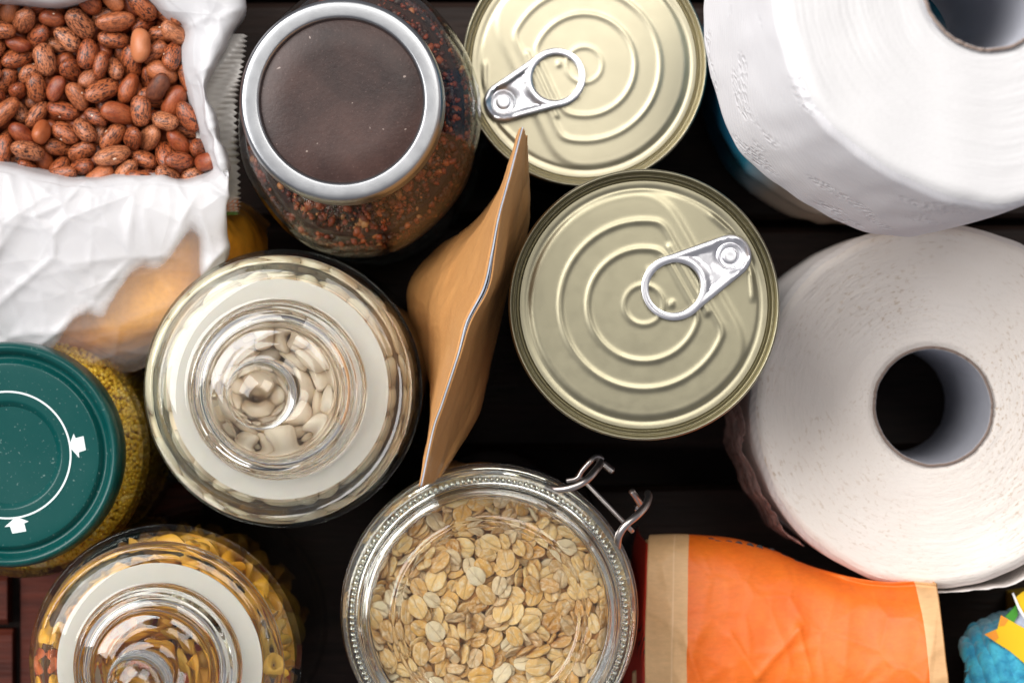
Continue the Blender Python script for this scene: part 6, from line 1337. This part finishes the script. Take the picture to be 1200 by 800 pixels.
LID = [(0, .0400), (.0040, .0395), (.0086, .0370), (.0108, .0315), (.0094, .0258), (.0062, .0222), (.0052, .0195), (.0070, .0172), (.0105, .0156), (.0160, .0150), (.0195, .0142), (.0206, .0130, 1),
       (.0210, .0115), (.0235, .0105), (.0255, .0100), (.0270, .0080, 1), (.0280, .0052), (.0300, .0046), (.0345, .0046), (.0385, .0048), (.0405, .0050), (.0420, .0036), (.0425, .0015), (.0418, -.0010), (.0400, -.0020),
       (.0365, -.0012), (.0300, -.0008), (.0272, -.0012), (.0268, -.0060), (.0262, -.0085), (.0250, -.0085), (.0243, -.0060), (.0240, .0040), (.0225, .0090), (.0205, .0108), (.0190, .0116), (.0150, .0122), (.0105, .0126), (.0060, .0128), (0, .0128)]
def knob_lid(t, z, k, tilt, off=(0, 0), kn=1.0):
    pr = [((r * k, zz * k * kn if zz > .012 else zz * k) + tuple(e)) for r, zz, *e in LID]
    v, f = lathe(smooth_prof(pr, 4), 144)
    g = obj('glass_lid', mesh('glass_lid', v, f, sharp=50), M['lid_glass'], t)
    g.location = (off[0], off[1], z); g.rotation_euler = (R(tilt[0]), R(tilt[1]), 0)
    v, f = lathe([(.0350 * k, -.0016), (.0350 * k, -.0034), (.0285 * k, -.0034), (.0283 * k, -.0066), (.0276 * k, -.0066), (.0276 * k, -.0016)], 128, closed=True)
    s = obj('seal_ring', mesh('seal_ring', v, f, sharp=40), M['seal'], g)
    return g

# white bean jar
c = W(327, 456, .15)
bj = thing('glass_jar', 'glass jar of large white beans under a round knobbed glass lid', 'jar', (c.x, c.y, 0), group='glass jars with knobbed lids')
glass_body(bj, .0450, .146, .0385, mt='jar_glass')
knob_lid(bj, .1500, 1.0, (1.5, -4.0), kn=1.1)
wb = load('white'); OB = Vector((c.x, c.y, .070))
wm = [bean_mesh('white_bean', kink=.12, seed=s + 20, dent=.12) for s in range(3)]
for q in wm: q[0].materials.append(M['white_bean'])
for i in range(len(wb)):
    if wb[i, 10] > 0:
        o = obj('white_bean', wm[i % 3][0]); o.matrix_world = m4(wb[i], OB); tag(o, 'smooth large white bean inside the lidded glass jar', 'bean', 'white beans in the glass jar')
o = mass('white_bean_heap', wm[0][1], wm[0][2], [np.array(m4(wb[i], OB)) for i in range(len(wb)) if wb[i, 10] == 0] + [rand_m4(Vector((c.x, c.y, 0)) + Vector((r * math.cos(a), r * math.sin(a), z)), (.008, .005, .0038)) for r, a, z in ((.0335 * math.sqrt(RNG.uniform(.55, 1)), RNG.uniform(0, 6.28), RNG.uniform(.013, .066)) for _ in range(260))], M['white_bean'])
tag(o, 'lower layers of white beans filling the jar', 'bean heap')
v, f = lathe([(0, .008), (.026, .008), (.024, .060), (.014, .098), (0, .100)], 48); o = obj('bean_core', mesh('bean_core', v, f), M['white_bean']); o['kind'] = 'stuff'; tag(o, 'packed middle of the white beans in the jar', 'bean heap'); o.location = (c.x, c.y, 0)

# pasta jar
c = W(187, 780, .15)
pj = thing('glass_jar', 'glass jar of spiral pasta under a knobbed glass lid, at the lower left', 'jar', (c.x, c.y, 0), group='glass jars with knobbed lids')
glass_body(pj, .0440, .146, .0360, mt='jar_glass')
knob_lid(pj, .1500, .94, (2.0, -3.0), kn=1.1)
def fusilli(L=1.0, turns=1.6, seed=0):
    V, F = [], []; n = 34; K = 18
    for i in range(n + 1):
        u = -1 + 2 * i / n; a0 = u * PI * turns
        for k in range(K):
            t = 2 * PI * k / K; lobe = abs(math.cos(t)) ** 2.6
            rr = .24 + .80 * lobe; tt = t
            x = u; y = rr * math.cos(tt + a0); z = rr * math.sin(tt + a0)
            V.append((x, y, z))
    F = [(i * K + k, i * K + (k + 1) % K, (i + 1) * K + (k + 1) % K, (i + 1) * K + k) for i in range(n) for k in range(K)]
    F.append(tuple(range(K))[::-1]); F.append(tuple(range(n * K, n * K + K)))
    return mesh('spiral_pasta', V, F, sharp=60), V, F
fm = [fusilli(turns=t) for t in (1.25, 1.5, 1.1)]
for q in fm: q[0].materials.append(M['pasta'])
pa = load('pasta'); OP = Vector((c.x, c.y, .062))
for i in range(len(pa)):
    if pa[i, 10] > 0:
        o = obj('spiral_pasta', fm[i % 3][0]); o.matrix_world = m4(pa[i], OP); tag(o, 'yellow spiral pasta piece in the jar at the lower left', 'pasta', 'spiral pasta in the glass jar')
o = mass('pasta_heap', fm[0][1], fm[0][2], [np.array(m4(pa[i], OP)) for i in range(len(pa)) if pa[i, 10] == 0] + [rand_m4(Vector((c.x, c.y, 0)) + Vector((r * math.cos(a), r * math.sin(a), z)), (.008, .0042, .0042)) for r, a, z in ((.0305 * math.sqrt(RNG.uniform(.5, 1)), RNG.uniform(0, 6.28), RNG.uniform(.014, .062)) for _ in range(110))], M['pasta'])
tag(o, 'lower layers of spiral pasta filling the jar', 'pasta heap')

# millet jar with green lid
c = W(8, 533, .12)
gj = thing('lidded_jar', 'jar of yellow millet with a dark green printed screw lid at the left edge', 'jar', (c.x, c.y, 0))
glass_body(gj, .0428, .108, .0345, sh=.026, mt='jar_glass')
sv, sf = icos(1)
pts = []
for z in np.arange(.010, .1035, .00150):
    for a in np.arange(-2.2, 2.6, .0019 / .0398):
        rr = .0398 if z < .080 else .0398 - (z - .080) ** 2 * 11
        aa = a + RNG.normal() * .012 + (int(z / .0015) % 2) * .026
        r_ = rr - abs(RNG.normal()) * .0006
        pts.append((r_ * math.cos(aa), r_ * math.sin(aa), z + RNG.normal() * .0004))
o = mass('millet_grains', sv, sf, [rand_m4(Vector((c.x, c.y, 0)) + Vector(p), (.00098, .00098, .00090)) for p in pts], M['millet'])
tag(o, 'tiny round yellow millet grains against the jar glass', 'millet')
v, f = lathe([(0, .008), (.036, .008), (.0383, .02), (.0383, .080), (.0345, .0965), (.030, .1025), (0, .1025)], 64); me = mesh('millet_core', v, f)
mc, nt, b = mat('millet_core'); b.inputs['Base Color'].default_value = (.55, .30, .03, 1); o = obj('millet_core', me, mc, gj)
m, nt, b = mat('green_lid'); M['green'] = m
v_ = coord(nt); dust = ramp(nt, ntex(nt, v_, 900, 2), [(.66, (0, 0, 0)), (.76, (.40, .40, .40))]); c0 = mixc(nt, dust, (.0, .056, .052), (.35, .45, .42)); c0 = mixc(nt, ramp(nt, ntex(nt, v_, 30, 4), [(.4, (0, 0, 0)), (.8, (.12, .12, .12))]), c0, (.08, .17, .16))
nt.links.new(c0, b.inputs['Base Color']); b.inputs['Roughness'].default_value = .3; b.inputs['Coat Weight'].default_value = .25; b.inputs['Coat Roughness'].default_value = .15; b.inputs['Specular IOR Level'].default_value = .2
Rg = S(133, .12)
LP = [(0, -.0016), (.40, -.0016), (.43, -.0014), (.47, -.0002), (.50, 0), (.60, 0), (.78, 0), (.815, -.0004), (.845, -.0018), (.865, -.0020), (.885, -.0014), (.915, .0006), (.95, .0012), (.98, .0002), (.995, -.0020), (1.0, -.005), (1.0, -.012), (.992, -.0135), (.975, -.0135)]
def knurl(x, y, z):
    r = math.hypot(x, y)
    return (x, y, z)
v, f = lathe(smooth_prof([(r * Rg, z) for r, z in LP], 5), 160)
gl = obj('lid', mesh('lid', v, f, sharp=0), M['green'], gj); gl.location = (0, 0, .119)
m, nt, b = mat('white_ink'); M['white_ink'] = m; b.inputs['Base Color'].default_value = (.72, .80, .80, 1); b.inputs['Roughness'].default_value = .5
v, f = lathe([(.550 * Rg, .0000), (.550 * Rg, .00012), (.566 * Rg, .00012), (.566 * Rg, .0000)], 160)
o = obj('printed_ring', mesh('printed_ring', v, f, sharp=30), M['white_ink'], gl)
s_ = Rg / 133
arrow = [(-9, 0), (-1.5, 14), (0, 8.5), (9.5, 9.5), (10, -7), (1.5, -8.5), (1.0, -15)]
for k, a in enumerate((8, 106, 188, 278)):
    a = R(a); rr = 82 * s_; poly = []
    for x, y in arrow:
        X = rr + x * s_; Y = y * s_; poly.append((X * math.cos(a) - Y * math.sin(a), X * math.sin(a) + Y * math.cos(a)))
    v, f = slab(poly, .0000, .00013); obj('printed_arrow', mesh('printed_arrow', v, f, smooth=False), M['white_ink'], gl)

# coffee jar
c = W(400, 118, .15)
cj = thing('coffee_jar', 'chamfered square glass jar of dark red-brown coffee with a steel screw lid', 'jar', (c.x, c.y, 0))
hx, hy = .0405, .0465
def ring8(sx_, sy_, z, n=120, e=3.2, rot=-6):
    out = []
    for j in range(n):
        a = 2 * PI * j / n; ca, sa = math.cos(a), math.sin(a)
        # octagon-like: intersection of a rectangle and a rotated square, rounded
        d = (abs(ca / sx_) ** 9 + abs(sa / sy_) ** 9 + (abs(ca / sx_ + sa / sy_) / 1.40) ** 9 + (abs(ca / sx_ - sa / sy_) / 1.40) ** 9) ** (-1 / 9)
        x, y = d * ca, d * sa; rr = R(rot)
        out.append((x * math.cos(rr) - y * math.sin(rr), x * math.sin(rr) + y * math.cos(rr), z))
    return out
off = Vector((.0035, -.0025, 0))
def jar8(levels, n=120):
    V, F = [], []
    for (s, rnd, z) in levels:
        rg = ring8(hx * s, hy * s, z, n)
        for (x, y, z_), j in zip(rg, range(n)):
            a = math.atan2(y, x); r0 = math.hypot(x, y); rc = s * .0405
            r = r0 * (1 - rnd) + rc * rnd; V.append((r * math.cos(a) + off.x * (1 - rnd), r * math.sin(a) + off.y * (1 - rnd), z_))
    k = len(levels)
    for i in range(k - 1):
        for j in range(n): F.append((i * n + j, i * n + (j + 1) % n, (i + 1) * n + (j + 1) % n, (i + 1) * n + j))
    F.append(tuple(range(n))[::-1])
    return V, F
lv = [(.92, 0, .0005), (.98, 0, .004), (1, 0, .012), (1, 0, .05), (1, 0, .10), (.995, 0, .112), (.96, .05, .120), (.88, .35, .126), (.78, .8, .130), (.72, 1, .133), (.72, 1, .143),
      (.67, 1, .143), (.67, 1, .131), (.74, .8, .127), (.84, .35, .1235), (.92, .05, .117), (.95, 0, .111), (.955, 0, .10), (.955, 0, .014), (.90, 0, .006)]
V, F = jar8(lv); F.append(tuple(range(len(V) - 120, len(V)))) 
obj('glass_body', mesh('glass_body', V, F, sharp=0), M['jar_glass'], cj)
V, F = jar8([(.86, 0, .007), (.92, 0, .012), (.92, 0, .10), (.91, 0, .108), (.85, .05, .113)], 120); F.append(tuple(range(len(V) - 120, len(V))))
core = obj('ground_core', mesh('ground_core', V, F), M['ground_core'], cj)
iv, if_ = icos(1); iv = [(x * (1 + .6 * noise.noise(Vector((x, y, z)) * 2)), y * (1 + .6 * noise.noise(Vector((y, z, x)) * 2.3)), z) for x, y, z in iv]
ms_ = []
shell = ring8(hx * .93, hy * .93, 0, 720)
for _ in range(6500):
    z = RNG.uniform(.008, .112); j = RNG.integers(720); x, y, _z = shell[j]; k = 1 - abs(RNG.normal()) * .012
    if z > .106: k -= (z - .106) * 8
    s0 = RNG.choice([.0006, .0009, .0014], p=[.5, .38, .12]); ms_.append(rand_m4(Vector((c.x + off.x + x * k, c.y + off.y + y * k, z)), (s0 * 1.3, s0, s0 * .8)))
for _ in range(5000):
    a = RNG.uniform(0, 6.28); r = math.sqrt(RNG.uniform(.25, 1)); j = int(a / 6.2832 * 720) % 720; x, y, _z = shell[j]
    s0 = RNG.choice([.0006, .0010, .0016], p=[.5, .38, .12]); ms_.append(rand_m4(Vector((c.x + off.x + x * r * .97, c.y + off.y + y * r * .97, .1125 + RNG.uniform(-.001, .002) - max(0, r - .88) * .05)), (s0 * 1.3, s0, s0 * .8)))
o = mass('coffee_grounds', iv, if_, ms_, M['ground']); tag(o, 'coarse dark red-brown crumbly coffee grounds filling the square jar', 'coffee')
Rl = S(120.5, .15)
P_ = [(.79, -.0016), (.80, -.0004), (.815, .0002), (.84, .0004), (.94, .0004), (.975, -.0002), (.995, -.0018), (1.0, -.004), (1.0, -.0065), (.988, -.0072), (.988, -.0085), (1.002, -.0097), (1.002, -.0125), (.985, -.0135), (.95, -.0135)]
v, f = lathe(smooth_prof([(r * Rl, z) for r, z in P_], 4), 160)
o = obj('screw_ring', mesh('screw_ring', v, f, sharp=0), M['steel_ring'], cj); o.location = (0, 0, .15)
m, nt, b = mat('dusty_disc'); M['disc'] = m
v_ = coord(nt)
c0 = ramp(nt, ntex(nt, v_, 26, 6, .65), [(.34, (.014, .0065, .006)), (.66, (.066, .034, .028))])
d1 = ramp(nt, ntex(nt, v_, 1100, 2, .6), [(.62, (0, 0, 0)), (.76, (.30, .30, .30))]); d2 = ramp(nt, ntex(nt, v_, 420, 1), [(.745, (0, 0, 0)), (.775, (.6, .6, .6))])
c0 = mixc(nt, d1, c0, (.20, .13, .115)); c0 = mixc(nt, d2, c0, (.42, .34, .30))
nt.links.new(c0, b.inputs['Base Color']); b.inputs['Roughness'].default_value = .42; b.inputs['Specular IOR Level'].default_value = .35
bump(nt, b, ntex(nt, v_, 700, 3), .25, .0003)
v, f = lathe([(0, .0), (.5 * Rl, .0), (.78 * Rl, .0001), (.805 * Rl, -.0004)], 128)
o = obj('lid_disc', mesh('lid_disc', v, f, sharp=0), M['disc'], cj); o.location = (0, 0, .1486); o['label'] = 'dusty dark brown centre disc of the lid'

# oats jar with wire clip
c = W(573, 721, .14)
oj = thing('clip_top_jar', 'clip-top glass jar of rolled oats with a clear glass lid and wire bail', 'jar', (c.x, c.y, 0))
glass_body(oj, .0485, .134, .0450, sh=.014)
Ro = S(172, .14)
LP = [(0, .0005), (.50, .0007), (.595, .0009), (.620, .0014), (.645, .0014), (.665, .0008), (.70, .0005), (.80, .0004), (.825, .0010), (.845, .0030), (.86, .0040), (.885, .0034), (.90, .0030), (.955, .0028), (.975, .0022), (.995, .0004), (1.0, -.0015), (.99, -.0035),
      (.95, -.0040), (.88, -.0036), (.865, -.0036), (.855, -.0050), (.845, -.0050), (.835, -.0034), (.81, -.0026), (.66, -.0026), (.50, -.0028), (0, -.003)]
v, f = lathe(smooth_prof([(r * Ro, z) for r, z in LP], 5), 200)
gl = obj('glass_lid', mesh('glass_lid', v, f, sharp=60), M['lid_glass'], oj); gl.location = (0, 0, .1400)
sv2, sf2 = icos(2)
bd = []
nb = 150
for k in range(nb):
    a = 2 * PI * k / nb; q = Matrix.Rotation(a, 4, 'Z') @ Matrix.Translation((.928 * Ro, 0, .0027)) @ Matrix.Diagonal((.0010, .00065, .0006, 1)); bd.append(np.array(q))
o = mass('beading', sv2, sf2, bd, M['rim_glass'], gl)
v, f = lathe([(.875 * Ro, -.0044), (.99 * Ro, -.0044), (1.005 * Ro, -.0060), (.99 * Ro, -.0085), (.90 * Ro, -.0085), (.872 * Ro, -.0060)], 160, closed=True)
o = obj('jar_rim', mesh('jar_rim', v, f, sharp=60), M['rim_glass'], oj); o.location = (0, 0, .1400)
oa = load('oats'); OO = Vector((c.x, c.y, .1175))
def flake(seed):
    V, F = [], []; n = 26; rg = [0, .16, .4, .7, .92, 1.0]
    for side_ in (1, -1):
        for i, r in enumerate(rg):
            for j in range(n):
                a = 2 * PI * j / n; w = 1 + .10 * noise.noise(Vector((math.cos(a) * 1.5, math.sin(a) * 1.5, seed))) + .05 * noise.noise(Vector((math.cos(a) * 5, math.sin(a) * 5, seed)))
                x = r * math.cos(a) * w; y = r * math.sin(a) * w
                t = 1.0 * math.sqrt(max(0, 1 - (r * .93) ** 2)) 
                cr_ = -.75 * math.exp(-(y / .10) ** 2) * (1 - r * r * .8)
                wv_ = .9 * noise.noise(Vector((x * 1.6 + seed, y * 1.6, 5)))
                V.append((x, y, side_ * (t + .1) + (cr_ if side_ > 0 else -cr_ * .5) + wv_))
    k = len(rg)
    for s_i in (0, 1):
        b_ = s_i * k * n
        for i in range(k - 1):
            for j in range(n):
                q = (b_ + i * n + j, b_ + (i + 1) * n + j, b_ + (i + 1) * n + (j + 1) % n, b_ + i * n + (j + 1) % n)
                F.append(q if s_i == 0 else q[::-1])
    for j in range(n): F.append(((k - 1) * n + j, k * n + (k - 1) * n + j, k * n + (k - 1) * n + (j + 1) % n, (k - 1) * n + (j + 1) % n))
    return mesh('oat_flake', V, F, sharp=0), V, F
fl = [flake(s * 3.1) for s in range(5)]
for q in fl: q[0].materials.append(M['oat'])
kk = .0100
for i in range(len(oa)):
    if oa[i, 10] > 0:
        o = obj('oat_flake', fl[i % 5][0]); r_ = oa[i].copy();  o.matrix_world = m4(r_, OO, kk); tag(o, 'pale rolled oat flake with a central crease in the clip-top jar', 'oat flake', 'rolled oat flakes in the clip-top jar')
ext = []
for _ in range(900):
    a = RNG.uniform(0, 6.28); z = RNG.uniform(.012, .118); r = .0435 - abs(RNG.normal()) * .0012
    q = Quaternion(RNG.normal(size=4)); q.normalize()
    mm = Matrix.Translation(Vector((c.x + r * math.cos(a), c.y + r * math.sin(a), z))) @ Matrix.Rotation(a, 4, 'Z') @ Matrix.Rotation(PI / 2 + RNG.normal() * .35, 4, 'Y') @ Matrix.Rotation(RNG.uniform(0, 6.28), 4, 'Z') @ Matrix.Diagonal((.0040, .0032, .0008, 1)); ext.append(np.array(mm))
o = mass('oat_heap', fl[0][1], fl[0][2], [np.array(m4(oa[i], OO, kk)) for i in range(len(oa)) if oa[i, 10] == 0] + ext, M['shaded_oat_mass'])
tag(o, 'lower layers of rolled oats filling the clip-top jar', 'oat heap')
mo, nt, b = mat('oat_core'); b.inputs['Base Color'].default_value = (.30, .16, .05, 1)  # dark colour paints the shade seen between the flakes above
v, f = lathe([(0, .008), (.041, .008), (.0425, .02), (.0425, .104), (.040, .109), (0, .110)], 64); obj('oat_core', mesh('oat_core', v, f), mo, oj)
# wire bail
def Wl(px, py, z): return W(px, py, z)
def wire(name, pts, r, par=oj, label=None):
    v, f = tube([Wl(*p) for p in pts], r, 12, 8); o = obj(name, mesh(name, v, f, sharp=60), M['wire'], None)
    o.parent = par; o.matrix_parent_inverse = Matrix.Translation(par.location).inverted()
    return o
wire('bail_arm', [(640, 571, .140), (655, 573, .142), (672, 570, .143), (687, 562, .142), (697, 552, .138), (703, 543, .130), (702, 536, .120)], .00125)
wire('bail_arm', [(723, 641, .138), (725, 628, .142), (733, 615, .143), (746, 604, .141), (756, 593, .135), (760, 583, .126), (759, 578, .117)], .00125)
wire('bail_link', [(664, 563, .128), (676, 560, .128), (682, 551, .128), (692, 540, .128), (699, 535, .127), (706, 538, .126)], .0009)
wire('bail_rod', [(676, 556, .126), (688, 567, .1265), (712, 592, .1265), (735, 616, .126), (741, 622, .124)], .0008)
wire('bail_pin', [(707, 543, .123), (713, 548, .123), (718, 552, .123)], .0012)
wire('bail_pin', [(740, 575, .126), (745, 582, .124), (750, 590, .121)], .0011)
wire('bail_pin', [(745, 594, .116), (748, 595, .116)], .0013)
v, f = lathe([(Ro * .995, .128), (Ro * 1.01, .1285), (Ro * 1.01, .1295), (Ro * .995, .130)], 128, closed=True); obj('wire_band', mesh('wire_band', v, f), M['wire'], oj)

# ------------------------------------------------------------------ bottom right: knitted cloth and bright packet
m, nt, b = mat('cyan_yarn'); M['cyan'] = m
c0 = ramp(nt, ntex(nt, coord(nt), 240, 4), [(.35, (.015, .27, .47)), (.65, (.06, .50, .68))]); nt.links.new(c0, b.inputs['Base Color']); b.inputs['Roughness'].default_value = .7; b.inputs['Sheen Weight'].default_value = .4
bump(nt, b, ntex(nt, coord(nt, 'Object', (1, 1, 1)), 1400, 3), .5, .0006)
cl = thing('knitted_cloth', 'bright cyan knitted cloth in the lower right corner under the yellow packet', 'cloth')
rows = [[(1134, 752, .06), (1146, 738, .06), (1172, 728, .05), (1200, 722, .05), (1240, 720, .05)], [(1132, 770, .072), (1150, 752, .070), (1172, 744, .074), (1200, 738, .074), (1240, 736, .07)],
        [(1134, 800, .076), (1152, 785, .078), (1174, 778, .080), (1200, 775, .080), (1240, 770, .078)], [(1136, 840, .076), (1155, 835, .078), (1176, 832, .080), (1200, 830, .080), (1240, 830, .078)]]
P = net_surface(rows, 130, 130); n_ = normals(P)
if n_[..., 2].mean() < 0: n_ = -n_
for i in range(130):
    for j in range(130):
        p = P[i, j]; uu = (p[0] * .97 + p[1] * .24) / .0042; vv = (-p[0] * .24 + p[1] * .97) / .0030
        s1 = abs((uu % 1) - .5) * 2; k = .5 + .5 * abs(math.sin(PI * (vv + s1 * .8)))
        P[i, j] += n_[i, j] * (.0020 * k * (1 - s1 ** 2) + .0006 * noise.noise(Vector(p * 300)))
sheet('knit_face', P, M['cyan'], cl, .002)
E_ = np.concatenate([P[:, 0][::-1], P[0, :]])
sheet('knit_side', np.array([np.stack([E_[:, 0] + .012 * t, E_[:, 1] - .012 * t, E_[:, 2] * (1 - t) + .002 * t - .001], 1) for t in np.linspace(0, 1, 12)]), M['cyan'], cl, .001)
m, nt, b = mat('yellow_film'); M['yellow'] = m
c0 = ramp(nt, ntex(nt, coord(nt), 20, 2), [(.3, (.82, .50, .008)), (.7, (.90, .60, .015))]); nt.links.new(c0, b.inputs['Base Color']); b.inputs['Roughness'].default_value = .25; b.inputs['Coat Weight'].default_value = .5
def flat(name, col, rough=.35):
    m, nt, b = mat(name); b.inputs['Base Color'].default_value = (*col, 1); b.inputs['Roughness'].default_value = rough; return m
yp = thing('bright_packet', 'yellow and green printed plastic packet with pointed edges in the lower right corner', 'packet')
def piece(name, pts, z, m_, th=.0006, dz=0):
    poly = [W(x, y, z) for x, y in pts]
    v, f = slab([(p.x, p.y) for p in poly][::-1], z - th, z)
    v = [(x, y, zz + dz * (x - .19) ) for x, y, zz in v]
    return obj(name, mesh(name, v, f, smooth=False), m_, yp)
piece('yellow_flap', [(1157, 745), (1172, 738), (1176, 722), (1192, 731), (1212, 742), (1240, 760), (1240, 800), (1212, 786), (1186, 764), (1170, 754)], .088, M['yellow'], dz=.2)
piece('orange_tip', [(1157, 745), (1170, 739.5), (1173, 748), (1169, 753)], .0882, flat('orange_film', (.85, .30, .02)), .0003, dz=.2)
piece('orange_tip', [(1176, 722), (1184, 727), (1180, 734), (1174, 735)], .0882, bpy.data.materials['orange_film'], .0003, dz=.2)
piece('green_band', [(1178, 722), (1186, 714), (1191, 708), (1193, 720), (1188, 729)], .084, flat('green_film', (.06, .30, .03)))
piece('pale_band', [(1186, 727), (1193, 718), (1190, 704), (1196, 712), (1206, 730), (1240, 745), (1240, 760), (1200, 738)], .0828, flat('pale_film', (.55, .62, .80)))
piece('yellow_panel', [(1190, 700), (1197, 694), (1240, 670), (1240, 740), (1207, 729), (1198, 716)], .087, M['yellow'])
piece('white_line', [(1186, 695), (1188, 694), (1195, 710), (1206, 729), (1203, 729), (1193, 713)], .0876, flat('white_film', (.85, .85, .85)))
piece('purple_spot', [(1192 + 0, 830)] + [(1214 + 27 * math.cos(a), 812 - 27 * math.sin(a)) for a in np.linspace(PI * 1.0, 0, 14)] + [(1241, 830)], .0815, flat('purple_film', (.03, .01, .16)))
v, f = slab([(q.x, q.y) for q in (W(1196, 700, .03), W(1196, 800, .03), W(1260, 800, .03), W(1260, 690, .03))], .002, .079)
obj('packet_body', mesh('packet_body', v, f, smooth=False), M['yellow'], yp)
